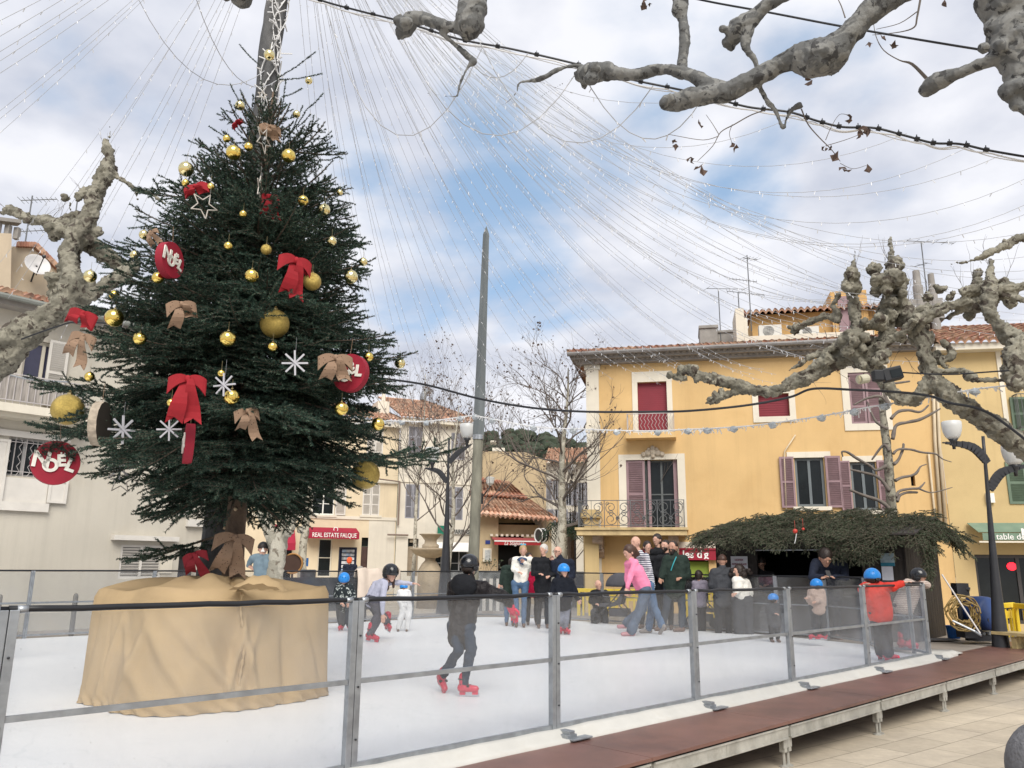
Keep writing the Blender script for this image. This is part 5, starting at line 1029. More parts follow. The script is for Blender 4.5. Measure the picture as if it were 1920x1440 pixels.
r_ = R3[5]; w_ = window(FW, wb, r_, None, mat('grey_shop_frame', (.3, .3, .3), .4), GLASSD, .2, 3, 1, name='shop_window'); b1 = MB(); b1.poly([FW.p(r_[0] - .2, r_[3] + .1, .05), FW.p(r_[1] + .2, r_[3] + .1, .05), FW.p(r_[1] + .2, r_[3] - .35, .5), FW.p(r_[0] - .2, r_[3] - .35, .5)], .04, (0, 0, 1)); b1.build('white_blind', WHITE, w_)
b1 = MB(); rr = FW.rect(838, 993, 884, 1002); b1.box(FW.p((rr[0] + rr[1]) / 2, (rr[2] + rr[3]) / 2, .06), (rr[1] - rr[0], .06, rr[3] - rr[2]), FW.ax); sg_ = b1.build('shop_sign', mat('grey_sign_board', (.38, .36, .33), .6, .05), wb)
text_mesh('lettering', 'BNP PARIBAS', mat('dark_green_lettering', (.02, .03, .03), .5), sg_, FW.p((rr[0] + rr[1]) / 2 - .2, (rr[2] + rr[3]) / 2, .095), FW.e, (0, 0, 1), .32, .004, width=(rr[1] - rr[0]) * 1.05, bold=.004)
b1 = MB(); rr = FW.rect(818, 986, 834, 1003); FW.box(b1, rr[0], rr[1], rr[2], rr[3], .2, .3); b1.build('green_sign', mat('bank_green', (.01, .16, .10), .5), wb)
b1 = MB(); pp = [FW.p(.05, FW.px(742, y)[1], .1) for y in (903, 985)]; b1.tube(pp, .05, 6); b1.tube([FW.p(-2, FW.px(742, 902)[1] + .1, .3), FW.p(.05, FW.px(742, 903)[1], .1)], .04, 6); z_ = FW.px(742, 1003)[1]; b1.tube([FW.p(-.5, z_, .15), FW.p(.6, z_, .15)], .05, 6); b1.build('drain_pipe', mat('rusty_pipe', (.2, .15, .12), .7), wb)
# ---------------- tan restaurant building
FT = Fac(905, 37, 12); tb = thing('tan_house', FT.p(2, GZ), 'tan restaurant building with small tiled porch roofs left of the bare tree', 'house')
a, c = FT.px(888, 1000)[0], FT.px(1034, 1000)[0]; zt = FT.px(960, 963)[1]; op = FT.rect(934, 968, 1018, 1105)
b1 = MB(); wall_holes(FT, b1, a, c, GZ, zt, [op], 1.6); b1.build('wall', TAN, tb); b1 = MB(); FT.box(b1, op[0], op[1], GZ, op[3], -1.65, -1.6); b1.build('dark_interior', ROOMD, tb)
b1 = MB(); zz0 = FT.px(975, 1004)[1]; FT.box(b1, op[0] + .02, op[1] - .02, zz0, zz0 + .5, -.5, -.4); FT.box(b1, FT.px(985, 1000)[0], op[1] - .02, GZ, zz0, -.35, -.3); b1.build('inner_wall', TAN, tb)
tiles('roof', FT.p(a - .1, zt - .1, .7), FT.p(c + .2, zt - .32, .7), FT.p(c - 1.2, zt + 1.0, -1.2), FT.p(a - .1, zt + 1.1, -1.2), TILE2, tb, amp=.06)
b1 = MB(); b1.poly([FT.p(*FT.px(x, y, -1.3), -1.3) for x, y in ((905, 980), (1024, 980), (1024, 862), (985, 848), (905, 846))], .3, -FT.n); b1.build('upper_wall', TAN, tb)
aq, cq = FT.px(905, 920, -.6)[0], FT.px(988, 920, -.6)[0]; zq = FT.px(950, 930, -.6)[1]; tiles('roof', FT.p(aq, zq, -.5), FT.p(cq, zq - .1, -.5), FT.p(cq - .8, zq + .75, -1.25), FT.p(aq, zq + .9, -1.25), TILE, tb, amp=.06)
b1 = MB(); FT.box(b1, aq, cq, zq - .25, zq - .08, -1.3, -.6); b1.build('porch_beam', mat('brown_beam', (.12, .08, .06), .8), tb)
aw = thing('red_awning', FT.p(4, 2.5), 'faded red restaurant awning with italic lettering and scalloped edge', 'awning'); a2, c2 = FT.px(927, 1010, .8)[0], FT.px(1014, 1010, .8)[0]; z3 = FT.px(970, 1009, .3)[1]; z4 = FT.px(970, 1015, .8)[1]; z5 = FT.px(970, 1022, .8)[1]
REDC = mat('faded_red_canvas', (.34, .07, .07), .8, .12, 2); b1 = MB(); b1.poly([FT.p(a2, z3, .05), FT.p(c2, z3, .05), FT.p(c2, z4, .8), FT.p(a2, z4, .8)], .03, (0, 0, 1)); b1.build('canvas', REDC, aw); b1 = MB(); FT.box(b1, a2, c2, z5, z4 - .03, .78, .8); FT.box(b1, a2, c2, z4 - .02, z4 + .03, .78, .815, mi=1)
b1.build('valance', [mat('red_canvas', (.34, .025, .03), .8, .1), LETW], aw); text_mesh('lettering', 'La Stagiona', LETW, aw, FT.p(a2 + (c2 - a2) * .42, (z5 + z4) / 2 - .01, .805), FT.e, (0, 0, 1), .24, .003, shear=.3, width=(c2 - a2) * .42)
b1 = MB(); z6 = FT.px(970, 1004, .1)[1]; k = a2
while k < c2: b1.box(FT.p(k, z6, .1), (.12, .05, .1), FT.ax); k += .24
b1.build('scalloped_edge', CRM, aw)
b1 = MB(); r_ = FT.rect(910, 1013, 919, 1020); FT.box(b1, r_[0], r_[1], r_[2], r_[3], 0, .03); tag(b1.build('street_sign', mat('blue_enamel', (.03, .05, .2), .3)), 'small blue street name plate on the tan pilaster', 'street sign')
nb_ = thing('notice_box', FT.p(*FT.px(912, 1048), .1), 'cream framed menu box on the tan pilaster', 'notice box'); b1 = MB(); r_ = FT.rect(905, 1028, 921, 1053); FT.box(b1, r_[0], r_[1], r_[2], r_[3], 0, .12); b1.build('case', CRM, nb_); b1 = MB(); FT.box(b1, r_[0] + .08, r_[1] - .06, r_[2] + .06, r_[3] - .08, .12, .13); b1.build('notice', mat('grey_paper', (.4, .42, .42), .5, .3, 12), nb_)
# round hanging sign
rs = thing('round_sign', FT.p(*FT.px(1016, 1003), 1.2), 'round black shop sign with white rims beside the bare tree trunk', 'sign'); 
for k, (xx, rr) in enumerate(((1012, 12.5), (1020, 12.5))):
    c = P(xx, 1004, 33); rad = rr / PXM(33); b1 = MB(); ax = (np.array([.55, -.83, 0]), np.array([0, 0, 1.]), np.array([.83, .55, 0])); nn = 26; b1.lathe(c, [(rad, -.05), (rad, .05)], nn, ax=ax); b1.build('disc', mat('sign_black', (.02, .018, .02), .4), rs)
    b1 = MB(); b1.tube([c + (ax[0] * math.cos(t) + ax[1] * math.sin(t)) * rad - ax[2] * .06 * (1 if k == 0 else 1) for t in np.linspace(0, 2 * math.pi, 26)], .03, 6); b1.build('rim', LETW, rs)
# pale house far behind, right of the bare tree
FP = Fac(1060, 47, -5); pb = thing('pale_house', FP.p(0, GZ), 'pale stone house with tall shutters in the gap beside the yellow house', 'house'); a, c = FP.px(1022, 950)[0], FP.px(1128, 950)[0]; zt = FP.px(1060, 868)[1]
Rp = [FP.rect(*q) for q in ((1036, 900, 1046, 938), (1060, 905, 1072, 948), (1084, 905, 1096, 948), (1040, 955, 1052, 985), (1066, 960, 1078, 990))]
b1 = MB(); wall_holes(FP, b1, a, c, GZ, zt, Rp, .2); b1.build('wall', PALE, pb); tiles('roof', FP.p(a, zt + .05, .5), FP.p(c, zt + .05, .5), FP.p(c, zt + 1.6, -5), FP.p(a, zt + 1.6, -5), TILE2, pb)
for r_ in Rp: w_ = window(FP, pb, r_, None, GREYS, GLASSD, .15, 1); sh = MB(); louvre(FP, sh, r_[0] - .4, r_[0] - .02, r_[2], r_[3], .03, 16, 2); louvre(FP, sh, r_[1] + .02, r_[1] + .4, r_[2], r_[3], .03, 16, 2); sh.build('shutter', GREYS, w_)
# wall pier with cap beside the yellow house, and dark car
pr_ = MB(); c = P(1108, 1000, 24.2); zt = P(1108, 972, 24.2)[2]; pr_.box((c[0], c[1], (zt + GZ) / 2), (.42, .4, zt - GZ)); pr_.box((c[0], c[1], zt + .08), (.62, .6, .16)); pr_.box((c[0], c[1], zt + .2), (.5, .5, .1)); tag(pr_.build('gate_pier', YEL2, bevel=.01), 'square yellow gate pier with a moulded cap at the corner of the yellow house', 'pier')
# hills
rgh = np.random.default_rng(2); xs = np.linspace(-300, 380, 160); V = []; rows = 26
def hill_h(x): return 32 + 16 * math.exp(-((x + 10) / 34) ** 2) + 6 * math.sin(x * .021 + 1) + 3 * math.sin(x * .06)
for i in range(rows):
    for x in xs: q = i / (rows - 1); V.append((x + rgh.normal(0, .8), 190 + 150 * q, -2 + (hill_h(x) + 2) * math.sin(q * math.pi / 2) ** .8 + rgh.normal(0, .5) * (i > 0)))
nx = len(xs); hill = MB(); hill.add(V, [(i * nx + j, i * nx + j + 1, (i + 1) * nx + j + 1, (i + 1) * nx + j) for i in range(rows - 1) for j in range(nx - 1)])
tag(hill.build('hills', mat('wooded_hillside', (.05, .062, .042), .95, .35, .12, .8, .5), smooth=True), 'dark wooded hill behind the houses', kind='structure')
# pine wood on the hill: one mass
P0h = []; 
b1 = MB()
for i in range(520):
    q = rgh.random() ** .6; x = rgh.uniform(-60, 110); r_ = rgh.uniform(1.6, 3.6); y = 190 + 150 * q; z_ = -2 + (hill_h(x) + 2) * math.sin(q * math.pi / 2) ** .8; b1.ball((x, y, z_ + r_ * .6), (r_, r_, r_ * .75), nu=9, nv=6, noise=.16, seed=i)
tag(b1.build('hill_wood', mat('pine_wood', (.040, .052, .032), .95, .4, .5, .8, 2)), 'dark pine wood covering the hill top', 'wood', kind='stuff')
b1 = MB(); 
for (x, y, w_, h_) in ((935, 845, 26, 6), (1018, 868, 30, 6), (925, 830, 12, 3)): c = P(x, y, 185); b1.box((c[0], c[1], c[2]), (w_ * .11, 4, h_ * .13))
o = b1.build('hill_houses', WHT); tag(o, 'pale far off houses among the trees on the hill', 'houses', kind='stuff')
# ================================================================ plane trees, bare trees, lamps, cables, light strings
def plane_bark(name, a, b_, c, sc=5):
    m = bpy.data.materials.new(name); m.use_nodes = True; nt = m.node_tree; b = nt.nodes['Principled BSDF']; v = _coord(nt)
    n = _noise(nt, v, sc, 3, .5, .8); col = _mix(nt, _ramp(nt, n, .47, .51), a, b_); n2_ = _noise(nt, v, sc * 1.7, 4, .6, .6); col = _mix(nt, _ramp(nt, n2_, .56, .6), col, c)
    n3 = _ramp(nt, _noise(nt, v, 40, 5, .7), .3, .7, (.8, .8, .8), (1.1, 1.1, 1.1)); mu = nt.nodes.new('ShaderNodeMixRGB'); mu.blend_type = 'MULTIPLY'; mu.inputs[0].default_value = 1; nt.links.new(col, mu.inputs[1]); nt.links.new(n3, mu.inputs[2])
    nt.links.new(mu.outputs[0], b.inputs['Base Color']); b.inputs['Roughness'].default_value = .85
    bp = nt.nodes.new('ShaderNodeBump'); bp.inputs['Strength'].default_value = .5; bp.inputs['Distance'].default_value = .02; nt.links.new(_noise(nt, v, 22, 6, .7), bp.inputs['Height']); nt.links.new(bp.outputs[0], b.inputs['Normal'])
    return m
BARK = plane_bark('plane_bark', (.25, .235, .185), (.155, .145, .112), (.065, .052, .04)); BARKG = plane_bark('grey_plane_bark', (.19, .19, .18), (.11, .112, .11), (.045, .045, .045), 7); TWIG = mat('grey_twigs', (.135, .115, .10), .85, .2, 8)
LEAF = mat('dry_brown_leaf', (.11, .075, .06), .8, .35, 30)
def catmull(pts, sub):
    pts = np.array(pts, float); out = []; n = len(pts)
    for i in range(n - 1):
        p0, p1, p2, p3 = pts[max(i - 1, 0)], pts[i], pts[i + 1], pts[min(i + 2, n - 1)]
        for k in range(sub):
            t = k / sub; out.append(.5 * ((2 * p1) + (-p0 + p2) * t + (2 * p0 - 5 * p1 + 4 * p2 - p3) * t * t + (-p0 + 3 * p1 - 3 * p2 + p3) * t ** 3))
    out.append(pts[-1]); return np.array(out)
def meld(mb, name, m, parent, voxel=.025, disp=.035, size=.09, disp2=.014, size2=.03, sm=2):
    o = mb.build('tmp', m, parent)
    r_ = o.modifiers.new('r', 'REMESH'); r_.mode = 'VOXEL'; r_.voxel_size = voxel; r_.use_smooth_shade = True
    s_ = o.modifiers.new('s', 'SMOOTH'); s_.iterations = sm; s_.factor = .5
    for k, (st, sz) in enumerate(((disp, size), (disp2, size2))):
        tx = bpy.data.textures.new(name + str(k), 'CLOUDS'); tx.noise_scale = sz; tx.noise_depth = 2; d_ = o.modifiers.new('d', 'DISPLACE'); d_.texture = tx; d_.strength = st; d_.mid_level = .5; d_.texture_coords = 'LOCAL'
    dg = bpy.context.evaluated_depsgraph_get(); me = bpy.data.meshes.new_from_object(o.evaluated_get(dg)); me.name = name
    q = bpy.data.objects.new(name, me); COL.objects.link(q); q.parent = parent; bpy.data.objects.remove(o); me.polygons.foreach_set('use_smooth', np.ones(len(me.polygons), bool))
    return q
def C4(l): return [(1460 + q[0] / 3.13, 440 + q[1] / 3.13, q[2] / 3.13, *q[3:]) for q in l]
def C3(l): return [(1060 + q[0] / 3.79, 520 + q[1] / 3.79, q[2] / 3.79, *q[3:]) for q in l]
def CR(l): return [(1220 + q[0] / 2.743, q[1] / 2.743, q[2] / 2.743, *q[3:]) for q in l]
def CM(l): return [(700 + q[0] / 3.2, q[1] / 3.2, q[2] / 3.2, *q[3:]) for q in l]
def C0(l): return [(q[0] / 3., q[1] / 3., q[2] / 3., *q[3:]) for q in l]
def limb(mb, pts, d0, d1=None, sub=6, lump=.10, seed=0, n=14, knob=0):
    """pts: photo (x, y, radius px[, depth offset]); the limb runs from ground distance d0 to d1"""
    d1 = d0 if d1 is None else d1; k = len(pts); Q = []
    for i, q in enumerate(pts):
        d = d0 + (d1 - d0) * i / (k - 1) + (q[3] if len(q) > 3 else 0); p = P(q[0], q[1], d); Q.append([*p, pxr(p, q[2])])
    Q = catmull(Q, sub); rg = np.random.default_rng(seed + abs(int(pts[0][0]))); m = len(Q); nz = np.convolve(rg.normal(0, 1, m + 6), np.ones(3) / 3, 'same')[3:-3]
    fade = np.ones(m); fade[-1] = .75; rad = [max(.002, q[3]) * (1 + lump * float(np.clip(nz[i], -2, 2))) * fade[i] for i, q in enumerate(Q)]
    vs0 = len(mb.v); mb.tube([q[:3] for q in Q], rad, n if max(rad) > .03 else 6, bump=.09 if max(rad) > .03 else 0, seed=seed + 5)
    if knob:
        p = Q[-1][:3]; r = max(Q[-1][3], .02)
        for j in range(knob): mb.ball(p + rg.normal(0, 1, 3) * r * .75, r * rg.uniform(.5, .95), nu=9, nv=7, noise=.20, seed=seed + j)
    return Q
def knobs(mb, pts, d, n=5, seed=1, sp=.7):
    rg = np.random.default_rng(seed)
    for q in pts:
        p = P(q[0], q[1], d + (q[3] if len(q) > 3 else 0)); r = pxr(p, q[2])
        for j in range(n): mb.ball(p + rg.normal(0, 1, 3) * r * sp * (1, .8, 1), r * rg.uniform(.35, .75), nu=9, nv=7, noise=.22, seed=abs(int(q[0])) + j)
# ---- right plane tree (its trunk stands outside the frame)
rt_ = thing('plane_tree', P(2150, 1100, 9.5) * (1, 1, 0) + (0, 0, GZ), 'knobbly pollarded plane tree reaching in from the right edge in front of the yellow house', 'tree')
m_ = MB(); D = 9.8
limb(m_, [(2150, 1150, 48), (2130, 1000, 44), (2070, 920, 38)] + C4([(1700, 1400, 82), (1560, 1310, 76), (1440, 1240, 70), (1340, 1180, 66), (1240, 1110, 62), (1130, 1040, 60), (1030, 970, 60), (960, 900, 58), (890, 850, 48)]), 9.4, D)
limb(m_, C4([(960, 900, 45), (900, 830, 44), (885, 770, 38), (850, 710, 40), (850, 640, 38), (810, 570, 42), (790, 500, 50), (750, 440, 45)]), D, D + .2, knob=4)
limb(m_, C4([(980, 900, 45), (880, 880, 42), (835, 930, 36), (790, 972, 34), (700, 955, 36), (630, 880, 42), (570, 790, 46), (500, 740, 50), (410, 720, 56), (330, 755, 42), (250, 800, 38), (170, 850, 34), (90, 880, 28), (0, 905, 28)]) + C3([(1480, 810, 34), (1380, 800, 30), (1300, 780, 34), (1180, 750, 38), (1060, 725, 40), (930, 690, 36), (860, 660, 34), (800, 680, 30)]), D, D + 1.2, knob=6)
limb(m_, C3([(1450, 830, 26), (1350, 820, 22), (1250, 812, 24), (1150, 835, 28), (1080, 850, 32), (1030, 880, 20)]), D + .9, D + 1.1, knob=6)
limb(m_, C3([(1890, 560, 50), (1820, 610, 44), (1740, 670, 36), (1640, 720, 34), (1540, 770, 28)]), D + .4, D + .8, knob=2)
limb(m_, C4([(500, 720, 38), (450, 650, 40), (380, 640, 38), (300, 680, 30), (230, 700, 24), (170, 725, 18), (130, 760, 13), (70, 790, 8)]), D + .4, D + .7, knob=3)
limb(m_, C4([(560, 640, 34), (480, 600, 36), (450, 500, 30), (440, 420, 35), (430, 350, 30), (430, 290, 50), (435, 230, 18), (437, 185, 12), (450, 80, 2)]), D + .3, D + .6)
limb(m_, C4([(600, 640, 38), (640, 560, 40), (610, 480, 35), (640, 400, 42), (690, 330, 55), (690, 270, 55), (690, 220, 24), (665, 160, 18), (660, 100, 14), (655, 50, 12), (655, 0, 2)]), D + .3, D + .5)
limb(m_, C4([(360, 500, 22), (280, 480, 20), (210, 500, 20), (160, 525, 20), (90, 550, 24)]), D + .5, D + .8, knob=4)
limb(m_, C4([(360, 490, 20), (320, 420, 14), (350, 350, 12)]), D + .5, D + .5, knob=2)
limb(m_, C4([(810, 510, 48), (900, 465, 32), (1000, 420, 28), (1110, 390, 26)]), D, D - .2)
limb(m_, C4([(800, 500, 30), (720, 580, 24), (600, 650, 24), (500, 710, 34)]), D - .1, D + .3)
limb(m_, C4([(1560, 720, 70), (1440, 640, 60), (1350, 590, 50), (1290, 530, 38), (1240, 460, 38), (1235, 400, 42), (1240, 330, 46), (1240, 260, 28), (1245, 190, 16), (1250, 150, 12)]), D - .6, D - .2)
limb(m_, C4([(1250, 340, 36), (1150, 325, 34), (1070, 345, 28)]), D - .2, D - .2, knob=5); limb(m_, C4([(1250, 330, 36), (1330, 320, 36), (1440, 300, 22), (1520, 290, 20)]), D - .2, D - .3, knob=3); limb(m_, C4([(1270, 350, 22), (1380, 370, 22), (1440, 385, 18), (1540, 400, 18)]), D - .2, D - .4)
limb(m_, C4([(1240, 430, 24), (1150, 430, 24), (1080, 440, 20), (1000, 480, 14), (940, 500, 10)]), D - .2, D); limb(m_, C4([(1560, 640, 60), (1430, 640, 60), (1395, 720, 62), (1400, 820, 58), (1385, 910, 40)]), D - .9, D - 1.0, knob=4)
limb(m_, C4([(1560, 60, 34), (1440, 20, 24), (1330, 60, 26), (1230, 110, 18), (1150, 145, 12), (1080, 165, 9), (1040, 165, 4), (980, 185, 3)]), D - 1.2, D - 1.0)
limb(m_, C4([(880, 790, 22), (960, 800, 16), (1080, 800, 20), (1130, 840, 26), (1200, 850, 15), (1340, 855, 14), (1420, 850, 16)]), D, D - .6); limb(m_, C4([(960, 620, 16), (985, 650, 16), (1020, 710, 20), (950, 740, 14), (990, 790, 10)]), D, D)
knobs(m_, C4([(430, 290, 60), (690, 290, 85), (640, 250, 60), (620, 330, 60), (780, 430, 70), (620, 510, 60), (700, 390, 60), (1160, 330, 60), (1240, 280, 50), (1330, 330, 50), (1230, 370, 60), (540, 690, 80), (600, 730, 60), (420, 640, 60), (480, 640, 70), (560, 560, 50), (730, 480, 60), (1120, 440, 40), (900, 430, 50), (1400, 700, 80), (870, 690, 60), (840, 560, 50), (960, 340, 30)]) + C3([(870, 670, 45), (1060, 720, 30), (1100, 850, 36)]), D + .2, 6)
meld(m_, 'limbs', BARK, rt_, .017, .07, .09, .05, .03)
def twig(mb, leaves, p, d, L, r, depth, rg, spread=.55, up=.15, leafp=.25, lsize=.05):
    n = 5; pts = [p]; v = d / np.linalg.norm(d)
    for i in range(n): v = v + rg.normal(0, .13, 3) + np.array([0, 0, up * .2]); v /= np.linalg.norm(v); pts.append(pts[-1] + v * L / n)
    mb.tube(pts, list(np.linspace(r, r * .45, n + 1) * .8), 5 if r > .012 else 3, cap=False)
    if depth == 0:
        if rg.random() < leafp: leaves.append((pts[-1], lsize))
        return
    nb = rg.integers(3, 5) if depth > 1 else rg.integers(2, 4)
    for k in range(nb):
        i = rg.integers(1, n + 1); w = rg.normal(0, 1, 3); w -= v * (w @ v); w /= np.linalg.norm(w) + 1e-9; dd = v * (1 - spread * .6) + w * spread + np.array([0, 0, up]); twig(mb, leaves, pts[i], dd, L * rg.uniform(.5, .75), r * .5, depth - 1, rg, spread, up, leafp, lsize)
    twig(mb, leaves, pts[-1], v, L * .6, r * .5, depth - 1, rg, spread, up, leafp, lsize)
def leaf_mesh(leaves, par, m=LEAF, name='dead_leaves', seed=0):
    if not leaves: return
    rg = np.random.default_rng(seed); b_ = MB()
    for p, s in leaves:
        for q in range(rg.integers(1, 3)):
            a = rg.normal(0, 1, 3); a /= np.linalg.norm(a); c = np.cross(a, rg.normal(0, 1, 3)); c /= np.linalg.norm(c); s_ = s * rg.uniform(.6, 1.1); p2 = p + rg.normal(0, s * .4, 3); n_ = np.cross(a, c) * s_ * .25
            pts = [p2 - a * s_ * .5, p2 - a * s_ * .1 + c * s_ * .5 + n_, p2 + a * s_ * .15 + c * s_ * .2, p2 + a * s_ * .6 + n_, p2 + a * s_ * .1 - c * s_ * .25, p2 - a * s_ * .15 - c * s_ * .5 + n_]; b_.add(pts, [(0, 1, 2), (0, 2, 3), (0, 3, 4), (0, 4, 5)])
    return b_.build(name, m, par)
m_ = MB(); lv = []; rg = np.random.default_rng(3)
for x, y in ((430, 250), (690, 220), (620, 250), (1240, 200), (1160, 300), (1330, 290), (760, 420), (560, 600), (480, 640), (1100, 400), (900, 450), (600, 420), (340, 640)):
    q = C4([(x, y, 1)])[0]; twig(m_, lv, P(q[0], q[1], D + .3), np.array([rg.normal(0, .4), 0, 1]), .38, .006, 1, rg, leafp=0, spread=.35)
for x, y in ((270, 560), (200, 590), (300, 780), (420, 580), (150, 790), (1010, 820), (620, 830), (740, 720)):
    q = C4([(x, y, 1)])[0]; twig(m_, lv, P(q[0], q[1], D + .5), np.array([rg.normal(0, 1), 0, rg.normal(0, 1)]), .35, .006, 1, rg, leafp=.3)
m_.build('twigs', TWIG, rt_); leaf_mesh(lv, rt_)
# ---- top right branches overhead
tt = thing('plane_tree', P(2300, 1100, 5.2) * (1, 1, 0) + (0, 0, GZ), 'grey plane tree with smooth lumpy boughs across the top right sky', 'tree')
m_ = MB(); D2 = 5.4
limb(m_, [(2330, 1150, 90), (2300, 700, 80), (2150, 200, 75), (1950, -140, 60)] + CR([(1560, -190, 84), (1300, -60, 72), (1180, 20, 68), (1080, 110, 60), (1000, 200, 64), (930, 270, 92), (850, 300, 98), (760, 300, 74), (690, 320, 50), (600, 370, 48), (500, 420, 50), (400, 470, 52), (300, 490, 48), (200, 505, 50), (110, 530, 46), (70, 520, 34)]), 4.8, D2 + .5, lump=.05)
limb(m_, CR([(400, 460, 42), (300, 440, 40), (230, 395, 34), (150, 370, 30), (50, 355, 28)]) + CM([(1560, 450, 36), (1450, 440, 44), (1380, 430, 60), (1290, 445, 62), (1240, 440, 40)]), D2 + .3, D2 + .8, lump=.06, knob=5)
limb(m_, CR([(165, 400, 28), (165, 300, 26), (175, 190, 30), (165, 100, 26), (150, 50, 45), (155, -20, 45), (150, -150, 45)]), D2 + .5, D2 + .5, lump=.05)
limb(m_, CR([(800, -80, 34), (700, -30, 35), (600, 20, 35), (530, 90, 42), (450, 150, 55), (400, 195, 34)]), D2, D2 + .3, knob=4, lump=.06)
limb(m_, CR([(500, 150, 34), (490, 240, 24), (530, 300, 15), (545, 340, 12), (560, 440, 14), (600, 520, 16), (640, 570, 14), (680, 660, 9), (700, 610, 9), (730, 560, 12), (775, 540, 18)]), D2 + .2, D2 + .3)
limb(m_, [(2130, -160, 60)] + CR([(1840, -60, 120), (1860, 80, 120), (1860, 200, 112), (1890, 300, 100), (1910, 420, 84), (1880, 520, 60)]), D2 - .6, D2 - .6, lump=.10, knob=3); knobs(m_, CR([(1800, 120, 90), (1790, 280, 60), (1880, 480, 70)]), D2 - .6, 5)
limb(m_, CR([(1830, 290, 44), (1700, 330, 30), (1600, 370, 30), (1520, 400, 38), (1440, 440, 46), (1400, 480, 34)]), D2 - .6, D2 - .2, lump=.05)
limb(m_, CM([(650, -130, 65), (620, -30, 65), (590, 60, 88), (575, 150, 84), (585, 215, 50)]), D2 + .3, D2 + .3, lump=.06); limb(m_, CM([(560, 170, 40), (480, 165, 35), (380, 140, 35), (290, 110, 42), (220, 125, 52), (180, 180, 50), (150, 200, 28)]), D2 + .3, D2 + .6, knob=5)
limb(m_, CM([(400, 190, 14), (480, 260, 16), (560, 330, 18), (600, 370, 25), (570, 400, 12), (525, 490, 10), (500, 590, 6)]), D2 + .4, D2 + .4); limb(m_, CM([(500, 580, 5), (420, 575, 3.5), (320, 560, 3)]), D2 + .4, D2 + .4)
limb(m_, CM([(1260, 400, 14), (1200, 395, 12), (1100, 420, 18), (1050, 450, 16), (980, 480, 14), (880, 495, 7), (860, 550, 6), (800, 615, 5), (740, 640, 3)]), D2 + .8, D2 + .8)
limb(m_, CM([(1240, 445, 5), (1120, 510, 4), (1020, 570, 4), (980, 620, 3), (940, 670, 2.5), (880, 710, 2)]), D2 + .8, D2 + .8)
limb(m_, [(880, -160, 20), (700, -200, 22), (540, -120, 22), (470, -40, 22), (455, -12, 20), (452, 2, 17)], D2 + .3, D2 + .8, knob=4); knobs(m_, CR([(900, 320, 80), (430, 170, 50), (110, 530, 50)]) + CM([(1300, 440, 60), (200, 150, 55), (590, 100, 70)]), D2 + .3, 4, sp=.5)
meld(m_, 'limbs', BARKG, tt, .013, .02, .16, .010, .025)
m_ = MB(); lv = []; rg = np.random.default_rng(8)
for chain, lf in ((CR([(610, 560, 3), (520, 590, 3), (430, 640, 3), (360, 680, 2.5), (320, 750, 2), (240, 830, 1.5)]), ((205, 815), (255, 845))), (CR([(350, 700, 2), (270, 720, 1.6), (140, 700, 1.5), (90, 690, 1.2)]), ((95, 700), (140, 740))), (CR([(420, 640, 2), (405, 690, 1.5), (425, 750, 1.3)]), ((425, 760),)), (CR([(350, 690, 2), (320, 640, 1.5), (285, 590, 1)]), ((262, 618),)),
                  (CR([(775, 560, 4), (810, 640, 3.5), (870, 710, 3), (930, 770, 2.5), (975, 830, 2)]), ((985, 865), (930, 780), (895, 770))), (CR([(900, 750, 2), (1000, 720, 1.6), (1080, 690, 1.3), (1140, 670, 1)]), ((1105, 690), (1075, 715))), (CR([(900, 720, 2), (930, 650, 1.5), (970, 590, 1.2), (1010, 590, 1)]), ((1015, 605),)), (CR([(975, 840, 1.6), (1040, 868, 1.2), (1110, 850, 1)]), ((1145, 872),)),
                  (CR([(1425, 410, 9), (1345, 330, 7), (1280, 310, 3), (1200, 260, 2.5), (1160, 190, 2), (1145, 110, 1.5)]), ((1135, 210), (1190, 245), (1228, 245))), (CR([(1390, -20, 6), (1370, 90, 5), (1355, 140, 4), (1280, 165, 2.5), (1140, 180, 1.5)]), ((1495, 10),)), (CR([(1370, 60, 3), (1280, 120, 2), (1160, 150, 1.5)]), ()), (CR([(1000, 90, 4), (980, 30, 3), (955, -20, 2)]), ()), (CR([(840, 340, 4), (825, 400, 3)]), ((822, 410), (858, 390)))):
    limb(m_, chain, D2 + .3, D2 + .4, sub=4, n=5, lump=0)
    for x, y in lf: q = CR([(x, y, 1)])[0]; lv.append((P(q[0], q[1], D2 + .35), .075))
for x, y in ((1640, -4), (1655, 12), (1630, 50)): q = CM([(x, y, 1)])[0]; lv.append((P(q[0], q[1], D2 + .4), .07))
m_.build('twigs', TWIG, tt); leaf_mesh(lv, tt)
# ---- left plane tree
lt = thing('plane_tree', P(-160, 1100, 9.6) * (1, 1, 0) + (0, 0, GZ), 'mottled plane tree with a bent upright bough before the pale house at left', 'tree'); m_ = MB(); D3 = 10.0
LZ = lambda l: [(q[0] / 3.13, 440 + q[1] / 3.13, q[2] / 3.13) for q in l]
limb(m_, [(-170, 1120, 42), (-150, 950, 38), (-90, 780, 32)] + LZ([(-100, 850, 75), (60, 700, 80), (170, 590, 75), (290, 480, 68), (400, 390, 66), (430, 290, 78), (410, 190, 52), (395, 100, 45)]) + C0([(400, 1390, 48), (430, 1330, 60), (500, 1220, 48), (530, 1120, 44), (560, 1040, 42), (590, 980, 50), (605, 930, 34), (612, 870, 22), (600, 820, 28), (595, 785, 14)]), 9.6, D3, lump=.08)
limb(m_, C0([(610, 800, 4), (618, 750, 4), (618, 710, 2)]), D3, D3, n=5)
limb(m_, LZ([(-100, 620, 60), (0, 640, 66), (120, 545, 66), (250, 480, 60), (380, 430, 46), (480, 380, 40), (560, 340, 40), (660, 270, 45), (780, 200, 36)]), 9.5, D3, lump=.08)
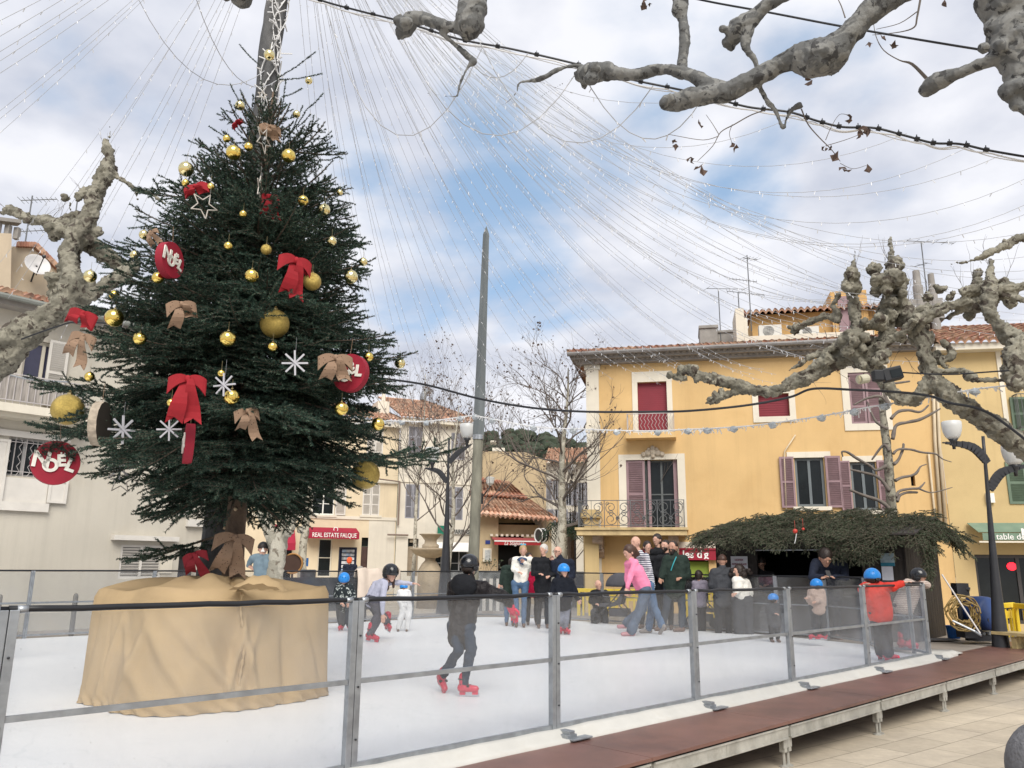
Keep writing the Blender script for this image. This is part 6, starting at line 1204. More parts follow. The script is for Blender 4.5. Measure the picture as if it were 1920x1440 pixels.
limb(m_, LZ([(410, 200, 46), (440, 60, 48), (520, 60, 48), (620, 120, 48), (720, 180, 40), (820, 190, 34)]), D3, D3 + .2, lump=.08); limb(m_, LZ([(480, 400, 42), (500, 320, 44), (540, 260, 40)]), D3, D3 + .1)
limb(m_, C0([(640, 985, 16), (720, 1030, 12), (760, 1062, 14), (850, 1090, 10), (930, 1150, 6)]), D3, D3, n=7); limb(m_, C0([(760, 1062, 6), (770, 1110, 4), (770, 1190, 3), (850, 1240, 3)]), D3, D3, n=5)
limb(m_, C0([(460, 1290, 46), (380, 1290, 48), (310, 1265, 45), (250, 1238, 30), (180, 1240, 30), (120, 1210, 22), (60, 1180, 28), (20, 1180, 18)]), D3, D3 + .3, knob=4); limb(m_, C0([(470, 1210, 26), (400, 1215, 24), (360, 1230, 18)]), D3, D3 + .1)
limb(m_, C0([(500, 1300, 14), (540, 1350, 12), (600, 1390, 11), (640, 1430, 8)]), D3 - .1, D3 - .1, n=7); limb(m_, C0([(395, 1210, 5), (394, 1150, 4), (392, 1090, 3)]), D3, D3, n=5)
knobs(m_, C0([(600, 960, 50), (480, 1130, 45), (410, 1310, 60), (310, 1290, 50), (150, 1215, 24), (600, 830, 24), (470, 1270, 60)]) + LZ([(420, 330, 70), (330, 290, 60), (520, 420, 40), (360, 240, 50)]), D3, 5)
meld(m_, 'limbs', BARK, lt, .018, .07, .10, .045, .03); m_ = MB(); lv = []; rg = np.random.default_rng(6)
for x, y in ((210, 1240), (30, 1170), (290, 1230), (400, 1270), (480, 1090), (600, 840), (620, 960), (330, 1250), (500, 1180)): twig(m_, lv, P(x / 3, y / 3, D3), np.array([rg.normal(0, 1), 0, .8]), .25, .005, 1, rg, leafp=0)
m_.build('twigs', TWIG, lt)
# ---- pale trunks between the spruce and the office
def trunk(pts, d, label, d1=None, forks=()):
    b0 = P(pts[0][0], pts[0][1], d); t = thing('plane_tree', (b0[0], b0[1], GZ), label, 'tree'); b_ = MB(); q = [(pts[0][0], pts[0][1], pts[0][2])]
    limb(b_, [(pts[0][0] - 3, 1150, pts[0][2] * 1.1)] + list(pts), d, d1, lump=.06)
    for f in forks: limb(b_, f, d, d1, lump=.08, knob=2)
    b_.build('trunk', BARK2, t, smooth=True); return t
BARK2 = plane_bark('pale_plane_bark', (.48, .45, .37), (.33, .31, .25), (.20, .17, .13), 4)
trunk([(565, 1090, 8.5), (568, 1028, 7.5), (573, 988, 7), (577, 950, 6.5), (585, 880, 6), (590, 800, 5)], 27, 'slim pale plane trunk left of the real estate office', forks=[[(578, 950, 4), (560, 910, 3.5), (545, 870, 3)], [(582, 900, 4), (605, 850, 3), (615, 800, 2)]])
trunk([(515, 1080, 17), (519, 1052, 16), (526, 1010, 15), (541, 978, 14), (553, 945, 13), (570, 880, 12), (585, 800, 10)], 14, 'thick mottled plane trunk with a sawn stub behind the man in the cap', forks=[[(520, 1030, 14), (505, 990, 13), (490, 950, 12), (470, 880, 10)], [(541, 985, 12), (547, 988, 11), (552, 990, 10)]])
# ---- young bare trees
def young(base, topx, topy, d, label, nbr=16, spread=.9, seed=1, r0=10, leafp=.3, lean=0, tm=None, lowfrac=.28, Lf=.42, group='young plane trees on the square', depth=3, upb=.28):
    rg = np.random.default_rng(seed); B0 = P(base[0], base[1], d); B0[2] = GZ; T = P(topx, topy, d); t = thing('bare_tree', B0, label, 'tree', group); H = T[2] - B0[2]; n = 14; tr = MB()
    pts = [B0 + (T - B0) * i / n + np.array([math.sin(i * .8 + seed) * .05, math.cos(i) * .04, 0]) * (1 if i else 0) for i in range(n + 1)]; rr = r0 / PXM(d); rad = list(rr * (1 - .92 * (np.arange(n + 1) / n) ** .85)); tr.tube(pts, rad, 10, bump=.05, seed=seed); tr.build('trunk', tm or BARK2, t, smooth=True)
    br = MB(); lv = []
    for k in range(nbr):
        q = lowfrac + (1 - lowfrac - .04) * (k / nbr) ** .85; i = int(q * n); p = pts[i] + (pts[min(i + 1, n)] - pts[i]) * (q * n - i); a = k * 2.4 + rg.normal(0, .3); L_ = H * Lf * (1 - .62 * q) * rg.uniform(.8, 1.15); el = .35 + .5 * q
        dv = np.array([math.cos(a) * math.cos(el) * spread, math.sin(a) * math.cos(el) * spread, math.sin(el)]); twig(br, lv, p, dv, L_, rr * (1 - .8 * q) * .45, depth, rg, .5, upb, leafp, .09)
    br.build('branches', TWIG, t); leaf_mesh(lv, t); return t
young((1043, 1090), 1064, 690, 25, 'tall bare young plane tree with a few brown leaves left of the yellow house', nbr=17, seed=4, r0=14, lowfrac=.36, Lf=.34, spread=1.15, upb=.16)
young((838, 1110), 858, 760, 26.5, 'slender bare tree in a terracotta pot behind the double street lamp', nbr=16, seed=9, r0=8, lowfrac=.30, Lf=.42, leafp=.35)
young((1686, 1080), 1652, 742, 17, 'small pruned plane tree with stubby branches in front of the mauve shutters', nbr=0, seed=3, r0=13, leafp=0, depth=1)
ty = [o for o in COL.objects if o.name.startswith('bare_tree') and o.parent is None][-1]; m_ = MB()
CY = lambda l: [(1440 + q[0] / 3.6, 840 + q[1] / 3.6, q[2] / 3.6) for q in l]
tr_ = MB(); limb(tr_, [(1684, 1100, 11), (1674, 980, 9.5), (1668, 900, 8.5), (1664, 850, 8), (1658, 800, 7), (1652, 745, 5)], 17, 17.2, lump=.06); [bpy.data.objects.remove(q) for q in list(ty.children)]; tr_.build('trunk', BARK, ty, smooth=True)
for ch in ([(830, 420, 16), (790, 380, 14), (740, 350, 12), (690, 335, 13), (620, 310, 9), (550, 280, 10)], [(820, 290, 14), (770, 220, 12), (720, 185, 10), (640, 165, 9), (555, 145, 6)], [(800, 120, 14), (730, 150, 9), (690, 120, 9), (600, 70, 10), (540, 30, 8), (500, 25, 6), (505, 60, 4)], [(870, 360, 14), (890, 320, 10), (940, 300, 9), (1010, 300, 8)], [(860, 330, 14), (890, 290, 9), (960, 275, 8), (1020, 270, 8), (1060, 230, 4)], [(1020, 275, 7), (1090, 300, 5), (1160, 290, 4), (1245, 265, 3)], [(860, 220, 12), (900, 200, 9), (970, 185, 8), (1005, 165, 9), (1030, 125, 5), (1070, 110, 4)], [(850, 110, 12), (880, 80, 10), (910, 10, 9), (915, -30, 8)], [(845, 40, 10), (880, 10, 8), (960, 10, 8), (1040, 30, 7), (1130, 40, 6), (1180, 75, 4), (1240, 95, 3)], [(820, 20, 10), (780, -20, 9), (700, 80, 6)]):
    limb(m_, CY(ch), 17, 17.2, n=7, lump=.08)
for ch in ([(650, 1000, 12), (600, 950, 9), (520, 960, 7), (440, 1000, 5)], [(660, 1080, 10), (700, 1040, 9), (760, 1030, 9), (830, 1040, 7), (880, 1000, 5)], [(670, 1200, 12), (690, 1120, 10), (760, 1100, 9), (840, 1080, 9), (950, 1020, 5)], [(640, 1140, 10), (600, 1120, 8), (560, 1080, 7), (520, 980, 4)], [(650, 1000, 12), (620, 930, 9), (640, 880, 8), (700, 870, 7), (770, 860, 6)]):
    limb(m_, C4(ch), 17, 17.2, n=7, lump=.08)
m_.build('branches', TWIG, ty, smooth=True)
young((1058, 1090), 1062, 905, 33, 'thin bare tree half hidden behind the tall young plane tree', nbr=10, seed=21, r0=5, lowfrac=.3, Lf=.5, leafp=.2)
young((770, 1090), 800, 700, 34, 'fine twigged bare tree in front of the white house', nbr=12, seed=31, r0=5, lowfrac=.35, Lf=.38, leafp=.2)
po = P(838, 1115, 26.0); b_ = MB(); b_.lathe((po[0], po[1], GZ), [(.26, 0), (.30, .62), (.33, .63), (.33, .74), (.27, .74), (.26, .68), (.0, .68)], 16); tag(b_.build('plant_pot', mat('terracotta', (.36, .14, .09), .85, .12, 4)), 'square shouldered terracotta pot at the foot of the slender bare tree', 'pot')
# ---- street lamps
FROST = bpy.data.materials.new('frosted_lamp_glass'); FROST.use_nodes = True; b = FROST.node_tree.nodes['Principled BSDF']; b.inputs['Base Color'].default_value = (.66, .67, .66, 1); b.inputs['Roughness'].default_value = .35; b.inputs['Transmission Weight'].default_value = .25
def lamp_post(d, base, top, arms, label, group, wb=.16, wt=.05):
    B0 = P(base[0], base[1], d); B0[2] = GZ; T = P(top[0], top[1], d); t = thing('street_lamp', B0, label, 'street lamp', group); b_ = MB(); H = T[2] - GZ; n = 12
    pts = [B0 + (T - B0) * i / n for i in range(n + 1)]; b_.tube(pts, [wb * (1 - i / n) ** 2.4 + wt * (1 - .3 * i / n) for i in range(n + 1)], 10); b_.build('post', DARKM, t, smooth=True)
    for (a, m1, e, lamp, r) in arms:
        b_ = MB(); q = [P(*a, d), P(*m1, d), P(*e, d)]; Q = catmull(q, 6); nn = len(Q)
        for i in range(nn - 1):
            w0 = .14 * math.sin(min(1, i / nn * .9 + .25) * math.pi) + .02; b_.bar(Q[i], Q[i + 1] + (Q[i + 1] - Q[i]) * .1, .05, w0)
        b_.build('arm', DARKM, t); rad = r / PXM(d); c = P(*lamp, d); b_ = MB(); b_.lathe(c, [(rad * .16, -rad * 2.1), (rad * .18, -rad * 1.7), (rad * .30, -rad * 1.35), (rad * .50, -rad * 1.0), (.0, -rad * .98)], 18); b_.build('lamp_holder', DARKM, t, smooth=True)
        b_ = MB(); b_.lathe(c, [(rad * .50, -rad * 1.0), (rad * .72, -rad * .75), (rad * .92, -rad * .2), (rad * 1.0, rad * .35), (rad * 1.0, rad * .85), (rad * .9, rad * .93), (rad * .3, rad * .98)], 22); b_.build('lamp_shade', FROST, t, smooth=True)
    return t
lamp_post(23, (834, 1115), (842, 822), [((842, 868), (858, 850), (886, 832), (876, 808), 14.5), ((838, 905), (822, 884), (796, 878), (811, 852), 14)], 'black street lamp with two white cup lamps behind the foreground skater', 'black double street lamps', .24, .045)
lamp_post(14.4, (1874, 1200), (1843, 818), [((1852, 868), (1822, 838), (1768, 830), (1785, 806), 18), ((1856, 918), (1880, 885), (1935, 872), (1900, 852), 20)], 'black street lamp with two white cup lamps beside the green awning', 'black double street lamps', .13, .04)
lamp_post(33, (1078, 1110), (1078, 905), [((1078, 918), (1076, 908), (1068, 900), (1072, 880), 9)], 'distant street lamp with one white cup in the gap by the yellow house', None, .05, .04)
lp_ = thing('wall_lamp', P(908, 935, 34.5), 'small wall lamp with white shade on the tan house above its porch roof', 'lamp'); b_ = MB(); b_.tube([P(904, 945, 35), P(904, 925, 35)], .05, 6); b_.tube([P(904, 932, 35), P(912, 922, 34.6), P(919, 912, 34.3)], .035, 6); b_.build('bracket', DARKM, lp_); c = P(919, 902, 34.3); b_ = MB(); b_.lathe(c, [(.05, -.2), (.15, -.1), (.2, .15), (.1, .18)], 14); b_.build('lamp_shade', FROST, lp_)
# ---- cables
CW = mat('white_cord', (.60, .60, .60), .6, .05, 5)
def cable(pts, d0, d1, r, label, m=BLACKR, ties=0, extra=None, name='cable', sub=8, deps=None):
    k = len(pts); Q = catmull([P(x, y, (deps[i] if deps else d0 + (d1 - d0) * i / (k - 1))) for i, (x, y) in enumerate(pts)], sub); t = thing(name, Q[len(Q) // 2], label, 'cable', 'cables strung over the square'); b_ = MB(); b_.tube(Q, r, 7)
    if extra:
        Q2 = [q + np.array([0, 0, -r * 2.2 - .02 * abs(math.sin(i * .35))]) for i, q in enumerate(Q)]; b_.tube(Q2, r * .7, 5, mi=1); b_.tube([q + np.array([0, .01, -r * 1.2 - .035 * abs(math.sin(i * .22 + 1))]) for i, q in enumerate(Q)], r * .45, 4, mi=1)
    if ties:
        st = max(1, len(Q) // ties)
        for i in range(3, len(Q) - 1, st): v = Q[i + 1] - Q[i]; v /= np.linalg.norm(v); b_.tube([Q[i] - v * .018, Q[i] + v * .018], r * 2.0, 6); b_.bar(Q[i], Q[i] + np.array([0, 0, r * 4]), r * .6)
    b_.build('wire', [m, CW], t)
    return Q
cable([(520, -32), (600, 0), (680, 22), (760, 42), (860, 73), (960, 92), (1085, 121), (1180, 148), (1260, 165), (1320, 178), (1400, 200), (1480, 210), (1530, 226), (1580, 238), (1640, 240), (1700, 255), (1750, 268), (1800, 270), (1860, 283), (1990, 305)], 6.6, 5.6, .0095, 'thick black cable with white flex and cable ties sagging across the upper right sky', ties=26, extra=True)
cable([(1260, -12), (1340, 5), (1440, 23), (1560, 46), (1680, 67), (1800, 87), (1990, 117)], 6.4, 5.2, .009, 'thin straight black cable crossing the top right boughs')
cable([(560, 690), (640, 700), (720, 710), (800, 722), (900, 748), (1000, 765), (1100, 772), (1230, 772), (1300, 770), (1400, 760), (1480, 745), (1525, 729), (1600, 731), (1680, 735), (1740, 742), (1780, 755), (1860, 778), (1990, 880)], 12, 9.0, .016, 'black cable sagging in front of the yellow house into the right plane tree')
cable([(1640, 694), (1700, 699), (1780, 702), (1860, 697), (1990, 688)], 9.6, 8.6, .009, 'black cable from the floodlight box to the right edge', sub=5)
cable([(-30, 690), (0, 698), (60, 712), (130, 716)], 11, 11, .010, 'grey cable in front of the balcony of the pale house', m=GALV); cable([(40, 636), (70, 625), (105, 613), (140, 604), (200, 606)], 9.3, 9.0, .010, 'short dark cable from the left plane tree into the spruce')
g_ = cable([(650, 795), (700, 791), (740, 789), (800, 790), (880, 780), (905, 782), (1000, 800), (1100, 805), (1210, 808), (1290, 805), (1340, 803), (1420, 797), (1540, 780), (1620, 765), (1700, 752), (1780, 738), (1850, 727), (1990, 715)], 15, 9, .010, 'white light garland cord strung across the front of the yellow house', m=CW, name='garland')
go = [o for o in COL.objects if o.name == 'garland'][0]; b_ = MB(); rg = np.random.default_rng(5)
for i in range(2, len(g_) - 1, 1):
    for k in range(3): p = g_[i] + (g_[i + 1] - g_[i]) * rg.random(); b_.bar(p, p + rg.normal(0, .03, 3) - np.array([0, 0, .03]), .010)
    if i % 6 == 0: b_.ball(g_[i] - (0, 0, .03), (.06, .05, .045), nu=8, nv=6, noise=.2, seed=i, mi=1)
b_.tube(g_, .006, 4); b_.build('bulbs', [CW, mat('clear_bulb_cluster', (.35, .38, .4), .3, .3, 20)], go)
fl = thing('floodlight', P(1672, 703, 9.4), 'black floodlight box fixed on the right plane tree', 'floodlight'); b_ = MB(); c = P(1672, 702, 9.4); b_.box(c, (.22, .14, .16), ((.95, -.2, .2), (.2, .98, 0), (-.2, .04, .97))); b_.box(c + (-.17, 0, -.02), (.12, .1, .13)); b_.build('housing', BLACKR, fl, bevel=.012); b_ = MB(); b_.box(c + (.02, -.078, 0), (.13, .01, .10), ((.95, -.2, .2), (.2, .98, 0), (-.2, .04, .97))); b_.build('lens', GLASSD, fl)
fl = thing('spotlight', P(1611, 712, 10), 'small round cream spotlight on the plane tree limb above the mauve shutter', 'spotlight'); b_ = MB(); c = P(1611, 712, 9.9); b_.tube([c, c + np.array([.12, .05, .03])], .06, 14); b_.build('housing', mat('cream_enamel', (.45, .43, .33), .5), fl); b_ = MB(); b_.ball(c - (.005, 0, 0), (.012, .052, .052), nu=12, nv=8); b_.build('lens', mat('yellowed_glass', (.5, .46, .3), .3), fl)
fl = thing('bracket_light', P(1475, 703, 10.5), 'stub of pipe bracket', None); bpy.data.objects.remove(fl)
# ---- fairy light strings fanning out from the top of the mast
SM = mat('translucent_string', (.40, .41, .43), .5, .08, 5); BM = mat('clear_micro_bulb', (.62, .63, .65), .35, .05, 5)
MAST = p0 + (p1 - p0) * .965
def string(A, Bp, sag, seed, label, r=.0030, step=.30, wob=0.0, A_list=None):
    rg = np.random.default_rng(seed); A = np.array(A, float); Bp = np.array(Bp, float); L_ = np.linalg.norm(Bp - A); n = max(10, int(L_ / .35)); pts = []
    for i in range(n + 1): t = i / n; p = A + (Bp - A) * t; p[2] -= sag * 4 * t * (1 - t); pts.append(p + rg.normal(0, wob, 3))
    if A_list is not None: pts = [np.array(q) for q in A_list]; n = len(pts) - 1
    b_ = MB(); b_.tube(pts, r, 4, cap=False)
    nb = int(L_ / step)
    for k in range(nb):
        t = (k + .5) / nb * n; i = int(t); p = pts[i] + (pts[min(i + 1, n)] - pts[i]) * (t - i); v = np.array([rg.normal(0, .5), rg.normal(0, .4), -1.0]); v /= np.linalg.norm(v); b_.bar(p, p + v * .045, .007, mi=1)
    return tag(b_.build('light_string', [SM, BM], loc=A), label, 'light string', 'fairy light strings fanning from the mast')
SL = {'l': 'fairy light string running from the mast to the upper left', 'f': 'fairy light string falling steeply from the mast towards the houses', 'r': 'fairy light string sweeping from the mast to the right plane tree', 'u': 'fairy light string swagged across the upper right sky'}
rg = np.random.default_rng(12)
for i, (x, y, d, sg) in enumerate(((-120, 62, 6, .1), (-120, 98, 6.2, .1), (-120, 135, 6.4, .15), (-120, 168, 6.5, .15), (-120, 190, 6.6, .15), (-120, 212, 6.8, .2), (-120, 300, 8, .2), (-120, 315, 8, .25), (-120, 352, 8.5, .2), (0, 492, 10, .2), (30, 510, 11, .2), (15, 560, 12, .2), (60, 620, 13, .25), (75, 600, 13, .3), (110, 640, 14, .25), (150, 640, 15, .25), (180, 640, 15, .2), (215, 650, 15, .2), (-140, 20, 6, .05), (-140, 5, 5.6, .05))):
    string(MAST + rg.normal(0, .04, 3), P(x, y, d), sg, i, SL['l'])
for i in range(38):
    t = i / 37; x = 640 + 830 * t ** 1.0 + rg.normal(0, 9); y = 760 - 80 * min(1, max(0, (x - 900) / 220)) + rg.normal(0, 12); d = 19 - 2.5 * t + rg.normal(0, .4)
    if x > 1100: y = 700 + rg.normal(0, 14)
    if x < 760: y = 700 + rg.normal(0, 30)
    string(MAST + rg.normal(0, .06, 3), P(x, y, d), .55 + 1.1 * t + rg.normal(0, .12), 100 + i, SL['f'], step=.42)
for i in range(26):
    x = 1560 + 420 * rg.random(); y = 560 + 150 * rg.random() - (x - 1560) * .10; d = 11.5 + rg.normal(0, .8); string(MAST + rg.normal(0, .06, 3), P(x, y, d), 1.75 + rg.normal(0, .12), 300 + i, SL['r'], step=.30)
for i, (x, y, d, sg) in enumerate(((1500, 212, 8, 1.9), (1700, 250, 8.2, 2.0), (1815, 276, 8, 2.3), (1880, 290, 8, 2.2), (1990, 300, 8, 2.6), (1990, 350, 8, 2.6), (1990, 372, 8, 2.5), (1990, 420, 9, 2.1), (1990, 470, 9.5, 2.0), (1990, 500, 10, 1.9), (1330, 182, 7.6, 1.25))):
    string(MAST + rg.normal(0, .05, 3), P(x, y, d), sg, 400 + i, SL['u'], step=.35)
for i, (a, b_2, sg, lb_) in enumerate(((P(610, 8, 6.5), P(905, 88, 6.2), 1.1, 'loose loop of fairy lights hanging under the black cable near the mast'), (P(740, 35, 6.5), P(1085, 130, 6.2), .9, 'long loose loop of fairy lights between the mast and the end of the bough'), (P(900, 80, 6.3), P(1225, 160, 6.1), .75, 'third loose loop of fairy lights under the black cable'), (P(1085, 122, 6.2), P(1320, 180, 6.1), .55, 'fourth loose loop of fairy lights under the black cable'), (P(255, -10, 7), P(500, 130, 8.9), .55, 'dark loose loop of fairy lights left of the mast'), (P(365, -10, 7), P(520, 150, 8.9), .45, 'second loose loop of fairy lights left of the mast'), (P(850, 60, 6.4), P(990, 100, 6.3), .35, 'short loose loop of fairy lights behind the bough'))):
    string(a, b_2, sg, 500 + i, lb_, r=.0045, step=.22)
# lights wound on the mast top
b_ = MB(); rg = np.random.default_rng(2)
for s_ in range(4):
    pts = []
    for k in range(60):
        h = 6.2 + 4.4 * k / 59; c = p0 + pd * h; a = -1.2 + s_ * .25 + .55 * math.sin(k * .35 + s_ * 1.5) ; pts.append(c + np.array([.165 * math.cos(a), .165 * math.sin(a), 0]))
    b_.tube(pts, .007, 4)
    for k in range(0, 59):
        p = pts[k]; b_.bar(p, p + rg.normal(0, .045, 3) + np.array([0, -.03, 0]), .012)
wl = tag(b_.build('wound_light_string', CW), 'bundle of white fairy lights wound down the mast above the tree top', 'light string')

# ---- the slim wooden pole in the middle
a = P(887, 1075, 20.5); c = P(912, 424, 20.5); pd2 = (c - a) / (c[2] - a[2]); a = a + pd2 * (GZ - a[2]); t = thing('wooden_pole', a, 'tall slim grey wooden pole standing in the middle of the square', 'pole'); mid = a + pd2 * ((P(895, 820, 20.5))[2] - a[2])
pm1 = mat('green_grey_log', (.17, .165, .13), .9, .35, 5, .6, 20, stretch=(1, 1, .3)); pm2 = mat('squared_grey_timber', (.125, .14, .145), .85, .2, 5, .4, 20, stretch=(1, 1, .2))
b_ = MB(); b_.tube([a + (mid - a) * k / 10 for k in range(11)], [.150 - .022 * k / 10 for k in range(11)], 14, bump=.03, seed=1); b_.build('lower_log', pm1, t, smooth=True); b_ = MB(); v = pd2 / np.linalg.norm(pd2); b_.tube([mid - v * .05, mid + (c - mid) * .96, c], [.150, .085, .004], 4); b_.build('upper_timber', pm2, t); b_ = MB(); b_.tube([mid - v * .06, mid + v * .06], .145, 14); b_.build('collar', GALV, t)
# ================================================================ fir roofed hut and the things round the square
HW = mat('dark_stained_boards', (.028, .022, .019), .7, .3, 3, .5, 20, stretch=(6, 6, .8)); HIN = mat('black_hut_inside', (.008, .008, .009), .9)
h0, h1 = P(1345, 1100, 17.4), P(1700, 1100, 15.0); hut = thing('market_hut', ((h0 + h1) / 2 * (1, 1, 0)) + (0, 0, GZ), 'dark wooden rental hut under a shaggy fir branch roof right of the rink', 'hut')
class HF(Fac):
    def __init__(s, a, b_): s.o = np.array([a[0], a[1], 0]); v = np.array([b_[0] - a[0], b_[1] - a[1], 0]); s.L = np.linalg.norm(v); s.e = v / s.L; s.n = np.array([s.e[1], -s.e[0], 0]); s.ax = (s.e, s.n, np.array([0, 0, 1.]))
H_ = HF(h0, h1); HL = H_.L; zt0 = P(1500, 1006, 16.2)[2]; zc = .62 + .36
b_ = MB(); H_.box(b_, 0, HL, GZ, .72, -.06, 0); H_.box(b_, 0, .9, .72, zt0, -.06, 0); H_.box(b_, HL - .75, HL, .72, zt0, -.06, 0); H_.box(b_, .9, HL - .75, H_.px(1500, 1032)[1], zt0, -.06, 0); H_.box(b_, 0, .06, GZ, zt0, -2.4, -.06); H_.box(b_, 0, HL, GZ, zt0, -2.46, -2.4); b_.build('wall', HW, hut)
b_ = MB()
for k in range(14): H_.box(b_, HL - .02, HL + .03, GZ, zt0 + .25 * (1 - abs(k - 6.5) / 7), -.175 * (k + 1) + .01, -.175 * k); 
b_.build('side_wall', HW, hut)
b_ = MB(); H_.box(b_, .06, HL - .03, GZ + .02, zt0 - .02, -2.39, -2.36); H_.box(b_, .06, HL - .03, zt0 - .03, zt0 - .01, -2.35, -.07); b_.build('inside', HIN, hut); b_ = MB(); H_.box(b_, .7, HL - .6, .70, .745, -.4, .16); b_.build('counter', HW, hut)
b_ = MB(); zl = H_.px(1560, 1031)[1]; b_.bar(H_.p(.9, zl, .02), H_.p(HL - .75, zl, .02), .02); b_.build('awning_rail', GALV, hut)
# ridge roof boards
rz = zt0 + .36; b_ = MB()
b_.poly([H_.p(-.25, zt0 - .02, .45), H_.p(HL + .35, zt0 - .02, .45), H_.p(HL + .35, rz, -1.2), H_.p(-.25, rz, -1.2)], .03, (0, 0, 1)); b_.poly([H_.p(-.25, zt0 - .02, -2.8), H_.p(HL + .35, zt0 - .02, -2.8), H_.p(HL + .35, rz, -1.2), H_.p(-.25, rz, -1.2)], .03, (0, 0, 1)); b_.build('roof', HW, hut)
# fir branches covering it
rg = np.random.default_rng(44); sp2 = []
def arch(s_): return .20 - (.95 if s_ < .46 * HL else .45) * (s_ / HL - .46) ** 2 + .05 * math.sin(s_ * 5)
def rf(s_, q): return H_.p(s_, zt0 + (rz - zt0) * q + .02 + arch(s_) * min(1, q * 2), .45 - 1.65 * q)
fdir = math.atan2(H_.n[1], H_.n[0])
for i in range(210):
    s_ = rg.uniform(-.15, HL + .25); q = rg.uniform(0, 1.05) ** .8; L_ = rg.uniform(.45, .85); az = fdir + rg.normal(0, .45); pnt = rf(s_, q); sp2.append((pnt + (0, 0, rg.uniform(.0, .09)), az, L_, -.32 + rg.normal(0, .10), .12, 1, -.35 if q < .3 else -.1))
for i in range(60): s_ = rg.uniform(-.2, HL + .3); sp2.append((rf(s_, .08) + (0, 0, .04), fdir + rg.normal(0, .4), rg.uniform(.35, .6), -.75 + rg.normal(0, .15), .1, 1, -.5))
for i in range(60): q = rg.random(); pnt = H_.p(HL + .2, zt0 + .05 + (rz - zt0) * (1 - abs(q * 2 - 1)), .4 - 3.0 * q); sp2.append((pnt, fdir + math.pi / 2 + rg.normal(0, .35) , rg.uniform(.4, .75), -.55 + rg.normal(0, .2), .1, 1, -.5))
for i in range(16): pnt = H_.p(.05, zt0 + .05, .3 - .8 * rg.random()); sp2.append((pnt + (0, 0, .1 * rg.random()), fdir - math.pi / 2 + rg.normal(0, .4), rg.uniform(.3, .6), -.3 + rg.normal(0, .2), .1, 1, -.3))
for i in range(14): sp2.append((H_.p(HL + .42 + rg.normal(0, .05), zt0 - .05 * i, .25 + rg.normal(0, .06)), rg.uniform(0, 6.28), .34, -1.25, .05, 1, -.1))
for i in range(24): sp2.append((H_.p(HL - .9 + rg.normal(0, .3), zt0 + .02, .42), fdir + rg.normal(0, .3), rg.uniform(.45, .7), -1.0 + rg.normal(0, .1), .1, 1, -.3))
_, Q0, Q1, V, Fa = make_branches(sp2, rg, 240, .026, .0050)
needle_h = mat('cut_fir_needles', (.045, .068, .036), .6, .3, 1.5, spec=.25); needle_h2 = mat('cut_fir_needles_pale', (.095, .12, .07), .6, .25, 2)
np_mesh('fir_thatch', V, Fa, [needle_h, needle_h2], hut, mi=(rg.random(len(Fa)) < .35).astype(int)); SV, SF = sticks(Q0, Q1, np.full(len(Q0), .006), np.full(len(Q0), .004)); np_mesh('fir_twigs', SV, SF, twig_m, hut)
def flatposter(F, x0, y0, x1, y1, dep, label, m, name='poster', lines=()):
    r_ = [F.px(x0, (y0 + y1) / 2, dep)[0], F.px(x1, (y0 + y1) / 2, dep)[0], F.px((x0 + x1) / 2, y1, dep)[1], F.px((x0 + x1) / 2, y0, dep)[1]]; b_ = MB(); F.box(b_, *r_, dep, dep + .012); t = thing(name, F.p((r_[0] + r_[1]) / 2, r_[2], dep), label, 'poster'); b_.build('sheet', m, t)
    for (q, w, h, lm) in lines: l = MB(); zc_ = r_[2] + (r_[3] - r_[2]) * q; cx = (r_[0] + r_[1]) / 2; ww = (r_[1] - r_[0]) * w / 2; F.box(l, cx - ww, cx + ww, zc_ - h / 2, zc_ + h / 2, dep + .012, dep + .016); l.build('print', lm, t)
    return r_, t
PAPER = mat('white_paper', (.60, .60, .63), .6, .05, 3); MARN = mat('maroon_print', (.20, .03, .06), .6)
H_.box  # keep
r_, t_ = flatposter(H_, 1371, 1043, 1402, 1068, .02, 'white notice with maroon lines on the left end of the hut', PAPER, 'notice'); text_mesh('print', 'LOCATION', MARN, t_, H_.p((r_[0] + r_[1]) / 2, r_[2] + (r_[3] - r_[2]) * .72, .036), H_.e, (0, 0, 1), .05, .001, width=(r_[1] - r_[0]) * .5, bold=.002); text_mesh('print', 'PATINS A GLACE', MARN, t_, H_.p((r_[0] + r_[1]) / 2, r_[2] + (r_[3] - r_[2]) * .40, .036), H_.e, (0, 0, 1), .05, .001, width=(r_[1] - r_[0]) * .88, bold=.002)
flatposter(H_, 1651, 1037, 1677, 1061, .02, 'blue and grey poster on the hut post beside the opening', mat('blue_grey_poster', (.28, .36, .40), .4, .4, 6), lines=((.12, 1, .06, mat('teal_band', (.02, .16, .24), .5)),)); flatposter(H_, 1654, 1062, 1675, 1088, .02, 'white paper sheet pinned under the blue poster', mat('pale_paper', (.55, .56, .62), .5, .08, 9))
hl = thing('hanging_lamp', P(1598, 1030, 16.2), 'small lit warm lamp hanging inside the hut', 'lamp'); b_ = MB(); c = P(1598, 1031, 15.9); b_.ball(c, (.09, .09, .035), nu=12, nv=8); b_.build('lamp_shade', emis('warm_lamp', (1, .82, .45), 2.2), hl); b_ = MB(); b_.tube([c, P(1598, 1018, 15.9)], .006, 4); b_.build('cord', BLACKR, hl)
b_ = MB(); c = P(1627, 1033, 15.6); b_.tube([c - (0, 0, .05), c + (0, 0, .02)], .012, 6); tag(b_.build('lit_bulb', emis('warm_bulb', (1, .85, .5), 2)), 'small lit bulb among the fir branches at the right of the hut', 'bulb')
rbm = mat('red_ball', (.45, .04, .025), .35)
